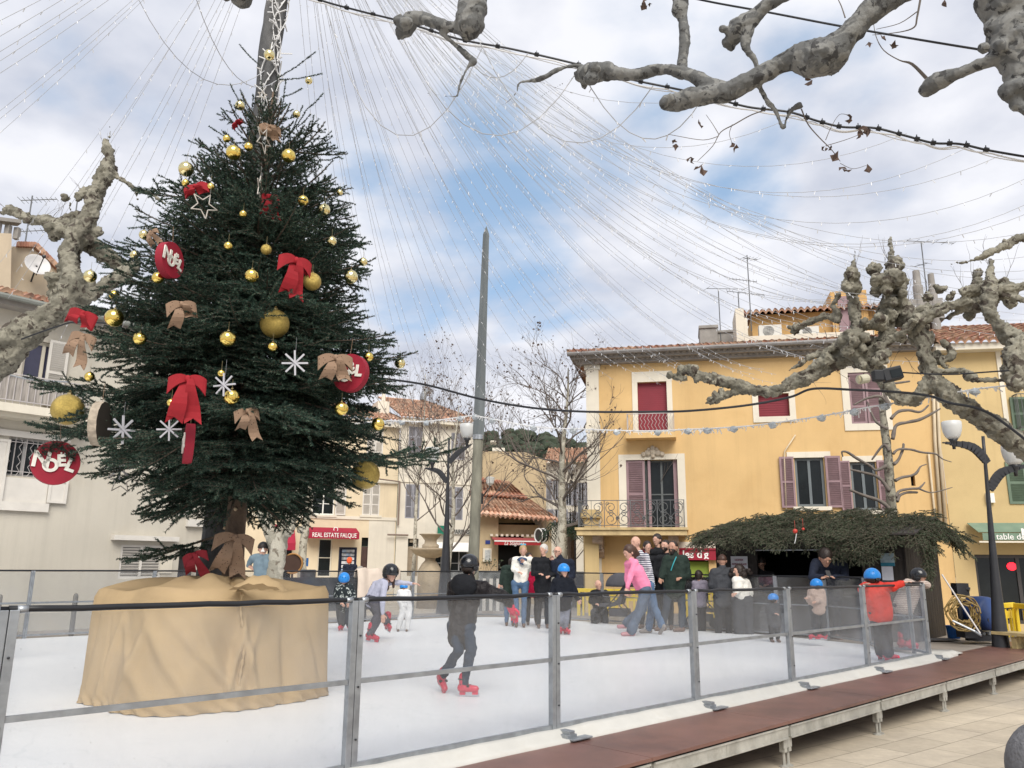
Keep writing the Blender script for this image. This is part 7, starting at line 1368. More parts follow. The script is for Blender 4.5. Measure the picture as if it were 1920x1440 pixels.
for x, y, r_, lb_ in ((1491, 996, .045, 'red bauble hanging under the hut roof beside the white cord'), (1506, 992, .028, 'smaller red bauble half hidden in the fir branches of the hut')): b_ = MB(); c = P(x, y, 15.4); b_.ball(c, r_, nu=12, nv=8); b_.tube([c, c + (0, 0, .2)], .003, 4); tag(b_.build('bauble', rbm, smooth=True), lb_, 'bauble')
b_ = MB(); b_.tube([P(1494, 996, 15.4), P(1492, 1010, 15.4), P(1490, 1019, 15.4)], .008, 5); tag(b_.build('cord', CW), 'short white cord hanging under the hut roof', 'cord')
# ---- yellow barriers
YB = mat('yellow_barrier_plastic', (.72, .52, .03), .45, .1, 3, .05, 30)
def barrier(a, b_p, h, label, slats=6):
    a = np.array(a, float); b_p = np.array(b_p, float); a[2] = b_p[2] = GZ; t = thing('safety_barrier', (a + b_p) / 2, label, 'barrier', 'yellow plastic barriers'); v = (b_p - a); L_ = np.linalg.norm(v); v /= L_; n_ = np.array([v[1], -v[0], 0]); ax = (v, n_, (0, 0, 1)); m = MB(); c = (a + b_p) / 2
    m.box(c + (0, 0, h - .05), (L_, .06, .10), ax); m.box(c + (0, 0, .17), (L_, .06, .12), ax)
    for q in (a, b_p): m.box(q + (v * .04 if q is a else -v * .04) + (0, 0, h / 2 + .03), (.09, .062, h - .1), ax)
    for k in range(1, slats): m.box(a + v * L_ * k / slats + (0, 0, h / 2 + .03), (.055, .045, h - .3), ax)
    m.build('frame', YB, t, bevel=.012); m = MB(); m.box(c + (0, 0, h * .78), (L_ * .5, .03, .14), ax); m.build('plate', YB, t)
    for q in (a + v * .15, b_p - v * .15): m = MB(); m.box(q + (0, 0, .04), (.08, .5, .08), ax); m.build('foot', YB, t, bevel=.01)
def bp_(x, d): return P(x, 1100, d)
barrier(bp_(1795, 16.9), bp_(1866, 16.4), 1.02, 'yellow plastic barrier left of the lamp post, behind the blue drum'); barrier(bp_(1870, 16.3), bp_(1896, 16.9), 1.02, 'yellow plastic barrier seen obliquely just right of the lamp post', 3); barrier(bp_(1898, 16.6), bp_(2010, 14.2), 1.02, 'yellow plastic barrier leaving the frame at the right edge')
barrier(bp_(1082, 22.6), bp_(1150, 22.3), 1.08, 'yellow plastic barrier below the long balcony, left of the stroller'); barrier(bp_(1152, 22.3), bp_(1225, 22.0), 1.08, 'yellow plastic barrier behind the stroller'); barrier(bp_(1276, 22.2), bp_(1340, 21.9), 1.08, 'yellow plastic barrier under the lime green panel')
# low yellow planter/bench at right edge
b_ = MB(); t = thing('low_bench', P(1920, 1195, 14.3), 'low weathered yellow wooden bench cut by the right edge', 'bench'); c = PZ(1925, 1212, GZ + .0); d0_ = PZ(1892, 1205, 0)[1]; q0 = P(1890, 1192, 14.2); q1 = P(1990, 1192, 13.4); v = q1 - q0; v[2] = 0; v /= np.linalg.norm(v); n_ = np.array([-v[1], v[0], 0]); ax = (v, n_, (0, 0, 1))
yw = mat('weathered_yellow_wood', (.45, .35, .17), .8, .25, 5, .3, 20)
for k in range(3): b_.box((q0 + q1) / 2 + n_ * (.14 * k), (1.4, .12, .05), ax)
b_.build('seat', yw, t)
for q in (.12, .8): m_ = MB(); m_.box(q0 + (q1 - q0) * q + n_ * .14 - (0, 0, (q0[2] - GZ) / 2), (.08, .34, q0[2] - GZ - .04), ax); m_.build('leg', yw, t)
# ---- blue bucket, blue hose drum machine, hose coil, sticks, silver block, at the end of the deck
BLUEP = mat('blue_plastic', (.01, .09, .30), .4, .12, 4); c = PZ(1789, 1197, 0.0); t = thing('bucket', c, 'round blue plastic bucket beside the hut wall', 'bucket'); rr = 12 / PXM(c[1]); b_ = MB(); b_.lathe(c, [(rr * .86, 0), (rr * 1.0, rr * 1.75), (rr * 1.08, rr * 1.78), (rr * 1.08, rr * 1.9), (rr * .98, rr * 1.9), (rr * .84, .03)], 20); b_.build('body', BLUEP, t, smooth=False); b_ = MB(); b_.tube([c + (rr * math.cos(a), -rr * .2, rr * 1.7 - .03 * math.sin(a)) for a in np.linspace(0, math.pi, 10)], .006, 4); b_.build('handle', GALV, t)
dd = 15.0; t = thing('hose_drum_machine', P(1838, 1198, dd), 'blue drum machine with dark frame beside the black lamp post', 'machine'); NAVY = mat('faded_navy_drum', (.02, .05, .16), .5, .2, 4); c = P(1842, 1150, dd); b_ = MB(); rr = 31 / PXM(dd); ax = (np.array([.9, .43, 0]), np.array([0, 0, 1.]), np.array([.43, -.9, 0])); b_.lathe(c, [(.0, -.28), (rr * .8, -.27), (rr * .97, -.2), (rr, 0), (rr * .97, .12), (rr * .85, .17), (0.0, .19)], 30, ax=ax); b_.build('drum', NAVY, t, smooth=True)
b_ = MB(); b_.bar(P(1812, 1196, dd), P(1868, 1196, dd), .09); b_.bar(P(1815, 1196, dd), P(1835, 1125, dd + .2), .05); b_.bar(P(1868, 1196, dd), P(1850, 1160, dd - .2), .05); b_.tube([P(1806, 1190, dd), P(1800, 1150, dd), P(1796, 1110, dd), P(1800, 1100, dd), P(1818, 1106, dd - .1)], .045, 8); b_.box(P(1800, 1105, dd), (.22, .2, .22)); b_.box(P(1816, 1180, dd - .1), (.3, .3, .28)); b_.build('frame', DARKM, t)
b_ = MB(); hm = mat('brown_hose', (.22, .15, .05), .6, .2, 8); t2 = thing('hose_coil', P(1806, 1180, dd - .35), 'coiled yellow brown hose leaning on the blue drum machine', 'hose'); rg = np.random.default_rng(1); c = P(1806, 1149, dd - .35)
for k in range(7): r0_ = (.13 + .024 * k); b_.tube([c + np.array([r0_ * 1.08 * math.cos(a), .03 * rg.normal(), r0_ * 1.1 * math.sin(a)]) + rg.normal(0, .012, 3) for a in np.linspace(0, 2 * math.pi, 22)], .015, 6, closed=False)
b_.tube([c + (.1, 0, -.25), P(1830, 1160, dd - .4), P(1838, 1180, dd - .4)], .015, 6); b_.build('coil', hm, t2)
b_ = MB(); b_.tube([P(1766, 1077, 14.6), P(1838, 1188, 14.2)], .014, 6); tag(b_.build('broom_stick', mat('pale_wood_stick', (.55, .52, .5), .5)), 'long pale broom stick leaning against the hut wall', 'stick'); b_ = MB(); b_.tube([P(1786, 1164, 14.4), P(1828, 1184, 14.2), P(1840, 1192, 14.1)], .022, 6); tag(b_.build('squeegee_pole', GALV), 'short grey squeegee pole lying behind the blue bucket', 'stick')
t = thing('ballast_block', PZ(1845, 1203, 0), 'grey block with a grid of round white lids at the foot of the lamp post', 'block'); q = PZ(1850, 1203, 0); b_ = MB(); b_.box(q + (0, .1, .09), (.36, .2, .18)); b_.build('body', GALV, t, bevel=.01)
for i in range(4):
    for j in range(2): m_ = MB(); c = q + np.array([-.135 + .09 * i, -.005, .045 + .09 * j]); m_.lathe(c, [(.033, 0), (.033, .02), (.02, .028)], 10, ax=((1, 0, 0), (0, 0, 1), (0, -1, 0))); m_.build('lid', WHITE, t)
b_ = MB(); c = PZ(1762, 1199, 0); b_.box(c + (0, 0, .006), (.55, .35, .012)); tag(b_.build('floor_mat', mat('grey_rubber_mat', (.06, .06, .065), .8)), 'dark grey rubber mat on the deck by the bucket', 'mat')
# ---- fountain
FS = mat('fountain_stone', (.40, .33, .235), .85, .2, 3, .4, 25, stain=(.24, .20, .15), sscale=2); fb = P(805, 1100, 33); t = thing('fountain', (fb[0], fb[1], GZ), 'pale stone fountain with a wide bowl and a tall vase on top', 'fountain'); u = 1 / PXM(33); zf = lambda y: P(805, y, 33)[2]
b_ = MB(); b_.lathe((fb[0], fb[1], 0), [(.50, GZ), (.48, zf(1070)), (.34, zf(1058)), (.20, zf(1050)), (.26, zf(1044))], 20); b_.build('pedestal', FS, t, smooth=True); b_ = MB(); b_.lathe((fb[0], fb[1], 0), [(.28, zf(1046)), (.62, zf(1040)), (.80, zf(1032)), (.84, zf(1029)), (.80, zf(1028)), (.3, zf(1033))], 24); b_.build('basin', FS, t, smooth=True)
b_ = MB(); b_.lathe((fb[0], fb[1], 0), [(.34, zf(1030)), (.34, zf(1022)), (.25, zf(1019)), (.24, zf(1013)), (.40, zf(1004)), (.48, zf(1002)), (.46, zf(1001)), (.2, zf(1004))], 20); b_.build('vase', FS, t, smooth=True)
# ---- low walls, bollards, cars, palm
b_ = MB(); a = P(836, 1090, 25.5); c = P(950, 1090, 24.8); v = c - a; v[2] = 0; L_ = np.linalg.norm(v); v /= L_; n_ = np.array([v[1], -v[0], 0]); t = thing('planter_box', (a + c) / 2 * (1, 1, 0) + (0, 0, GZ), 'grey mottled planter with a white slatted front behind the foreground skater', 'planter')
zt = P(890, 1070, 25)[2]; b_.box((a + c) / 2 * (1, 1, 0) + (0, 0, (zt + GZ) / 2), (L_, .6, zt - GZ), (v, n_, (0, 0, 1))); b_.build('box', mat('mottled_grey_green', (.12, .125, .12), .8, .5, 5, stain=(.3, .3, .29), sscale=6), t); b_ = MB()
k = .1
while k < L_: b_.box(a * (1, 1, 0) + v * k + n_ * .33 + (0, 0, (zt + GZ) / 2 - .1), (.10, .03, zt - GZ - .25), (v, n_, (0, 0, 1))); k += .22
b_.build('slats', WSH, t); rg = np.random.default_rng(3); b_ = MB(); lv = []
for k in range(16): twig(b_, lv, a * (1, 1, 0) + v * rg.uniform(.8, L_) + (0, 0, zt), np.array([rg.normal(0, .5), 0, 1]), .22, .006, 1, rg, leafp=.9, lsize=.06)
b_.build('stems', TWIG, t); leaf_mesh(lv, t, mat('grey_green_leaf', (.07, .09, .05), .7, .3, 9), 'leaves')
def car(c, yaw, col, label, L_=4.1, W_=1.75, Hh=1.5):
    t = thing('parked_car', c, label, 'car'); a = R(yaw); e = np.array([math.cos(a), math.sin(a), 0]); n_ = np.array([e[1], -e[0], 0]); prof = [(-.5, .25), (-.5, .62), (-.46, .75), (-.30, .92 / 1.0), (-.16, 1.0 * 1.42), (.24, 1.44), (.40, .98), (.49, .88), (.5, .30), (.42, .22), (-.42, .22)]
    b_ = MB(); n = len(prof); vs = []
    for sg in (-1, 1):
        for x, z in prof: vs.append(np.array(c) + e * x * L_ + n_ * sg * W_ / 2 * (.86 if z > 1.2 else 1) + (0, 0, z * Hh / 1.45))
    b_.add(vs, [tuple(range(n)), tuple(range(n, 2 * n))[::-1]] + [(i, n + i, n + (i + 1) % n, (i + 1) % n) for i in range(n)]); b_.build('body', mat('car_paint', col, .25, .05, 2), t, bevel=.05)
    for sg in (-1, 1): b_ = MB(); b_.poly([np.array(c) + e * x * L_ + n_ * sg * (W_ / 2 * .97) + (0, 0, z) for x, z in ((-.27, .98), (-.155, 1.34), (.22, 1.36), (.34, .98))], .03, n_ * sg * .3); b_.build('window', GLASSD, t)
    for x in (-.31, .31):
        for sg in (-1, 1): b_ = MB(); b_.lathe(np.array(c) + e * x * L_ + n_ * sg * (W_ / 2 - .05) + (0, 0, .31), [(.31, -.1), (.31, .08), (.18, .09), (.17, .05), (0.01, .05)], 16, ax=(e, (0, 0, 1), n_ * sg)); b_.build('wheel', BLACKR, t)
cp = P(1082, 1100, 29); car((cp[0], cp[1], GZ), 75, (.012, .013, .016), 'dark parked car beside the yellow gate pier')
# palm between houses
pm = thing('palm', P(1068, 1090, 31) * (1, 1, 0) + (0, 0, GZ), 'dark green palm half hidden behind the bare tree trunk', 'palm'); top_ = P(1070, 1000, 31); b_ = MB(); b_.tube([(top_[0], top_[1], GZ), top_], .13, 8); b_.build('trunk', bark_s, pm); b_ = MB(); rg = np.random.default_rng(7)
for k in range(16):
    a = k * 2.4; pts = [top_ + np.array([math.cos(a) * r_, math.sin(a) * r_, .5 * math.sin(r_ * 2.2) * rg.uniform(.7, 1.2) - .25 * r_ * r_]) for r_ in np.linspace(0, 1.25, 9)]
    b_.tube(pts, .012, 3)
    for i in range(1, 9):
        v = pts[i] - pts[i - 1]; sd = np.cross(v, (0, 0, 1)); sd /= np.linalg.norm(sd) + 1e-9
        for sg in (-1, 1):
            for q in (0, .5): bb = pts[i - 1] + v * q; e_ = bb + sd * sg * .28 + v * .8 - (0, 0, .12); b_.add([bb, bb + v * .25, e_], [(0, 1, 2)])
b_.build('fronds', mat('palm_green', (.02, .045, .018), .6, .3, 4), pm)
# bollards along the pale house
for i, (x, y0, y1, lb_) in enumerate(((143, 1112, 1170, 'rounded grey wooden bollard in front of the pale house, left of the burlap tub'), (1, 1114, 1160, 'rounded grey wooden bollard cut by the left edge'))):
    d_ = 14.9; a = P(x, y0, d_); b_ = MB(); b_.lathe((a[0], a[1], 0), [(.042, GZ), (.042, a[2] - .05), (.03, a[2] - .015), (.005, a[2])], 12); tag(b_.build('bollard', mat('grey_bollard_wood', (.19, .18, .16), .8, .3, 7), smooth=True), lb_, 'bollard', 'bollards by the pale house')
b_ = MB(); Q = catmull([P(-60, 1136, 14.8), P(0, 1133, 14.8), P(70, 1131, 14.8), P(143, 1129, 14.8), P(200, 1128, 14.9)], 5); b_.tube(Q, .009, 5); tag(b_.build('chain', GALV), 'thin chain linking the bollards before the pale house', 'chain')
# advertising board, blue parking sign, cafe stuff behind the rink
b_ = MB(); c = P(549, 1060, 24); ax = (np.array([.98, .2, 0]), np.array([0, 0, 1.]), np.array([.2, -.98, 0])); t = thing('pavement_sign', (c[0], c[1], GZ), 'round brown pavement sign behind the man in the cap', 'sign'); b_.lathe(c + (0, 0, .05), [(.30, -.02), (.30, .02)], 20, ax=ax); b_.build('board', mat('dark_brown_board', (.06, .03, .02), .5), t); b_ = MB(); b_.tube([c + (.28 * math.cos(a), -.03, .05 + .28 * math.sin(a)) for a in np.linspace(0, 2 * math.pi, 24)], .025, 5); b_.build('rim', mat('orange_rim', (.4, .2, .06), .5), t); b_ = MB(); b_.bar((c[0], c[1], GZ), c - (0, 0, .2), .05); b_.build('post', DARKM, t)
b_ = MB(); c = P(575, 1054, 30); b_.box(c, (.12, .04, .30)); t_ = b_.build('blue_sign', mat('blue_sign_enamel', (.02, .10, .28), .4)); tag(t_, 'small blue upright sign beside the slim pale trunk', 'sign')
def bin_(x, y0, y1, d_, r_, label, m): a, b__ = P(x, y0, d_), P(x, y1, d_); b_ = MB(); b_.lathe((a[0], a[1], 0), [(r_ * .9, GZ), (r_, a[2] - .05), (r_ * 1.05, a[2] - .03), (r_ * .9, a[2])], 14); tag(b_.build('litter_bin', m), label, 'bin')
bin_(578, 1068, 1090, 23, .22, 'dark round litter bin beside the slim pale trunk', DARKM)
# black cloth band on part of the far fence (dark banner)
b_ = MB(); q0 = RK(far1[0] - 7.4, TW + .05); q1 = RK(far1[0] - 3.4, TW + .05); v = (q1 - q0) / np.linalg.norm(q1 - q0); n_ = np.array([v[1], -v[0], 0]); b_.box((q0 + q1) / 2 + (0, 0, .62), (np.linalg.norm(q1 - q0), .01, .72), (v, n_, (0, 0, 1))); tag(b_.build('banner', mat('charcoal_banner', (.035, .037, .042), .7, .2, 2)), 'charcoal banner tied along the far fence behind the burlap tub', 'banner')
# cream coat draped over far fence
COATM = mat('cream_coat_cloth', (.58, .49, .41), .9, .08, 4, .3, 60); b_ = MB(); rows = []; f0, f1 = rk(P(672, 1100, 17.6)), None
fd = [np.array([*p]) for p in fp]
def on_far(px): # point on far fence line seen at column px
    r_ = ray(px, 1070)[:2]; A_ = fp[0][:2]; v_ = -e1; M_ = np.array([r_, -v_]).T; k_ = np.linalg.solve(M_, A_ - CAMP[:2]); return CAMP[:2] + r_ * k_[0]
ca, cb = on_far(668), on_far(748); nx_, ny_ = 26, 22; rg = np.random.default_rng(5)
for i in range(nx_):
    for j in range(ny_):
        u_ = i / (nx_ - 1); w_ = j / (ny_ - 1); b0 = ca + (cb - ca) * u_; fall = (w_ - .38); side = -1 if fall > 0 else 1; z_ = FH + .05 - abs(fall) * (1.25 if u_ < .3 else .62) ; z_ += .03 * math.sin(u_ * 14 + w_ * 3) + .05 * math.sin(u_ * 7); off = side * (.03 + .05 * min(1, abs(fall) * 5) + .03 * math.sin(u_ * 17)); p_ = b0 + e2 * off; rows.append((p_[0], p_[1], min(z_, FH + .055 + .03 * math.sin(u_ * 9) ** 2)))
b_.add(rows, [(i * ny_ + j, (i + 1) * ny_ + j, (i + 1) * ny_ + j + 1, i * ny_ + j + 1) for i in range(nx_ - 1) for j in range(ny_ - 1)]); o_ = b_.build('draped_coat', COATM, smooth=True); so_ = o_.modifiers.new('s', 'SOLIDIFY'); so_.thickness = .02; tag(o_, 'cream coat draped over the far rink fence behind the bending skater', 'coat')
# bottom right: dark hooded head cut by the frame comes with the people
# skate aid frame / broken snow lines on far right fence: stroller
def stroller(x, d_, label, col, sc=1.0, yaw=0, z=0):
    b0 = P(x, 1150, d_); b0[2] = z; t = thing('stroller', b0, label, 'stroller'); a = R(yaw); e = np.array([math.cos(a), math.sin(a), 0]) * sc; n_ = np.array([-math.sin(a), math.cos(a), 0]) * sc; u_ = np.array([0, 0, sc]); F_m = mat('stroller_fabric', col, .8, .2, 6); q = lambda x_, y_, z_: b0 + e * x_ + n_ * y_ + u_ * z_
    b_ = MB(); 
    for s_ in (-.24, .24): b_.tube([q(.42, s_, .12), q(.0, s_, .55), q(-.40, s_, 1.05)], .014, 6); b_.tube([q(-.35, s_, .12), q(.02, s_, .52)], .014, 6); b_.tube([q(-.40, s_, 1.05), q(-.47, s_, 1.07)], .02, 6)
    b_.tube([q(-.47, -.24, 1.07), q(-.50, 0, 1.09), q(-.47, .24, 1.07)], .018, 6); b_.build('frame', DARKM, t)
    for x_, y_ in ((.42, -.24), (.42, .24), (-.36, -.26), (-.36, .26)): b_ = MB(); b_.lathe(q(x_, y_, .11), [(.11 * sc, -.02), (.11 * sc, .02), (.05, .022), (.04, -.02)], 14, ax=(e / sc, (0, 0, 1), n_ / sc)); b_.build('wheel', BLACKR, t)
    b_ = MB(); vs = []; prof = [(.36, .42), (.10, .44), (-.06, .50), (-.22, .92), (-.26, .92), (-.12, .42), (.10, .36), (.36, .36)]; n = len(prof)
    for s_ in (-.22, .22): vs += [q(x_, s_, z_) for x_, z_ in prof]
    b_.add(vs, [tuple(range(n)), tuple(range(n, 2 * n))[::-1]] + [(i, (i + 1) % n, n + (i + 1) % n, n + i) for i in range(n)]); b_.build('seat', F_m, t)
    b_ = MB(); b_.ball(q(-.08, 0, .78), (.34 * sc, .25 * sc, .30 * sc), (e / sc, n_ / sc, (0, 0, 1)), 16, 8, z0=.0); b_.build('canopy', F_m, t, smooth=True); b_ = MB(); b_.box(q(-.05, 0, .24), (.4 * sc, .36 * sc, .16 * sc), (e / sc, n_ / sc, (0, 0, 1))); b_.build('basket', F_m, t)
stroller(1158, 18.9, 'grey stroller with folded canopy standing outside the far rink fence', (.06, .06, .07), 1.05, 160); stroller(1318, 17.6, 'dark stroller handle and seat behind the fence left of the hooded man', (.03, .03, .035), .95, 20)
# ================================================================ people
def cloth(name, c, var=.15, bump=.5, sc=7, rough=.85): return mat(name, c, rough, var, sc, bump, 26, spec=.2)
SK1 = mat('skin', (.55, .33, .25), .55, .06, 8, spec=.3); SK2 = mat('tanned_skin', (.42, .235, .165), .55, .06, 8); EYE = mat('eye_dark', (.02, .015, .012), .3); LIP = mat('lips', (.36, .13, .12), .5); BROW = mat('brow', (.08, .05, .035), .8)
HB = mat('dark_brown_hair', (.022, .014, .011), .5, .3, 30, .3, 80); HBL = mat('fair_hair', (.36, .24, .12), .55, .2, 30); HG = mat('silver_hair', (.50, .48, .45), .6, .12, 30, .3, 80); HBR = mat('brown_hair', (.06, .03, .02), .5, .3, 30)
BLK = cloth('black_cloth', (.012, .013, .016)); NVY = cloth('navy_cloth', (.014, .018, .032)); DEN = cloth('blue_denim', (.075, .13, .22), .25, .5, 10); DEN2 = cloth('faded_denim', (.085, .115, .165), .25); DKD = cloth('dark_denim', (.03, .042, .06)); CHAR = cloth('charcoal_cloth', (.05, .053, .06)); PINK = cloth('pink_knit', (.78, .24, .38), .06, .4); WHT_J = cloth('white_jacket', (.72, .70, .64), .04, .4)
GRYT = cloth('grey_blue_tshirt', (.17, .235, .28), .08, .4); LIL = cloth('pale_lilac_knit', (.42, .43, .53), .06, .4); REDJ = cloth('red_jacket', (.66, .055, .04), .1, .4); REDS = mat('red_skate_shell', (.48, .025, .06), .3, .12, 6); BEI = cloth('beige_fleece', (.42, .32, .27), .1, .5, 20); GRN = cloth('dark_green_coat', (.02, .032, .026)); WHP = cloth('white_trousers', (.62, .62, .62)); BRN = mat('brown_shoe', (.12, .07, .05), .5, .2, 6); GRYS = mat('grey_shoe', (.25, .22, .20), .6, .2, 6); WSHOE = mat('white_shoe', (.65, .65, .65), .5)
STEEL = mat('skate_blade', (.55, .57, .6), .25, .1, 5, metal=.9); HELB = mat('blue_helmet', (.02, .22, .62), .28, .05, 3); HELK = mat('black_helmet', (.008, .009, .012), .22, .1, 3, spec=.6); GLOVE = mat('pink_red_glove', (.72, .03, .09), .7, .1, 8)
def patt(name, base, c2, sc, wave=None, th=(.5, .55)):
    m = mat(name, base, .85, .1, 7, .4, 26); nt = m.node_tree; b = nt.nodes['Principled BSDF']; old = b.inputs['Base Color'].links[0].from_socket; v = _coord(nt)
    if wave: w = nt.nodes.new('ShaderNodeTexWave'); w.bands_direction = wave; w.inputs['Scale'].default_value = sc; w.inputs['Distortion'].default_value = .8; w.inputs['Detail'].default_value = 0; nt.links.new(v, w.inputs['Vector']); f = w.outputs['Fac']
    else: f = _noise(nt, v, sc, 2, .4, 1.2)
    nt.links.new(_mix(nt, _ramp(nt, f, *th), old, c2), b.inputs['Base Color']); return m
STRN = patt('navy_striped_shirt', (.66, .66, .68), (.02, .03, .08), 9, 'Z'); STRB = patt('brown_striped_sweater', (.30, .23, .20), (.60, .52, .46), 11, 'Z', (.72, .8)); CAMO = patt('black_white_patterned_jacket', (.012, .018, .022), (.42, .46, .44), 16, None, (.58, .61))
def caps(mb, a, b_, ra, rb, n=12):
    a = np.array(a, float); b_ = np.array(b_, float); v = b_ - a; L_ = np.linalg.norm(v)
    if L_ < 1e-5: mb.ball(a, max(ra, rb), nu=n, nv=8); return
    v /= L_; P_ = []; R_ = []
    for t in (-1, -.8, -.5, 0): P_.append(a + v * t * ra); R_.append(ra * math.sqrt(max(.0, 1 - t * t)) + 1e-4)
    P_.append(a + v * L_ * .5); R_.append((ra + rb) / 2)
    for t in (0, .5, .8, 1): P_.append(b_ + v * t * rb); R_.append(rb * math.sqrt(max(.0, 1 - t * t)) + 1e-4)
    mb.tube(P_, R_, n)
def remesh(mb, name, m, parent, vox=.015, sm=4, wr=0, extra=None, post=None):
    o = mb.build('tmp', m, parent); r_ = o.modifiers.new('r', 'REMESH'); r_.mode = 'VOXEL'; r_.voxel_size = vox; s_ = o.modifiers.new('s', 'SMOOTH'); s_.iterations = sm; s_.factor = .5
    if wr: tx = bpy.data.textures.new('folds', 'CLOUDS'); tx.noise_scale = .10; tx.noise_depth = 2; d_ = o.modifiers.new('d', 'DISPLACE'); d_.texture = tx; d_.strength = wr; d_.texture_coords = 'LOCAL'
    dg = bpy.context.evaluated_depsgraph_get(); me = bpy.data.meshes.new_from_object(o.evaluated_get(dg)); bpy.data.objects.remove(o)
    if extra is not None:      # details that stay sharp (fingers, face) joined to the same mesh
        bm = bmesh.new(); bm.from_mesh(me); o0 = wloc(parent); k = 0
        for V_, (i0, n_) in zip(extra.v, [(0, 0)] * len(extra.v)): pass
        vs = [bm.verts.new(tuple(p - o0)) for p in np.concatenate(extra.v)]; bm.verts.index_update()
        for f, mi in zip(extra.f, extra.m):
            try: fc = bm.faces.new([vs[i] for i in f]); fc.material_index = mi
            except ValueError: pass
        bm.to_mesh(me); bm.free()
    me.materials.clear()
    for q in (m if isinstance(m, (list, tuple)) else [m]): me.materials.append(q)
    me.polygons.foreach_set('use_smooth', np.ones(len(me.polygons), bool)); me.name = name; o = bpy.data.objects.new(name, me); COL.objects.link(o); o.parent = parent; return o
def hand(mb, w, d, s, up=(0, 0, 1), mi=0, curl=.5):
    a, b_, d = frame(d, up); c = w + d * .045 * s; mb.ball(c, (.040 * s, .018 * s, .052 * s), (a, b_, d), 8, 6, mi)
    for k, (o, l) in enumerate(((-.027, .062), (-.009, .072), (.010, .068), (.027, .052))):
        p = w + d * .085 * s + a * o * s; d1 = d * math.cos(curl * .5) - b_ * math.sin(curl * .5); d2 = d * math.cos(curl * 1.5) - b_ * math.sin(curl * 1.5); q = p + d1 * l * .55 * s; mb.tube([p - d * .01 * s, q, q + d2 * l * .5 * s], [.0095 * s, .009 * s, .007 * s], 6, mi)
    p = w + d * .03 * s - a * .034 * s; mb.tube([p, p - a * .022 * s + d * .03 * s, p - a * .02 * s + d * .056 * s - b_ * .01 * s], [.012 * s, .011 * s, .008 * s], 6, mi)
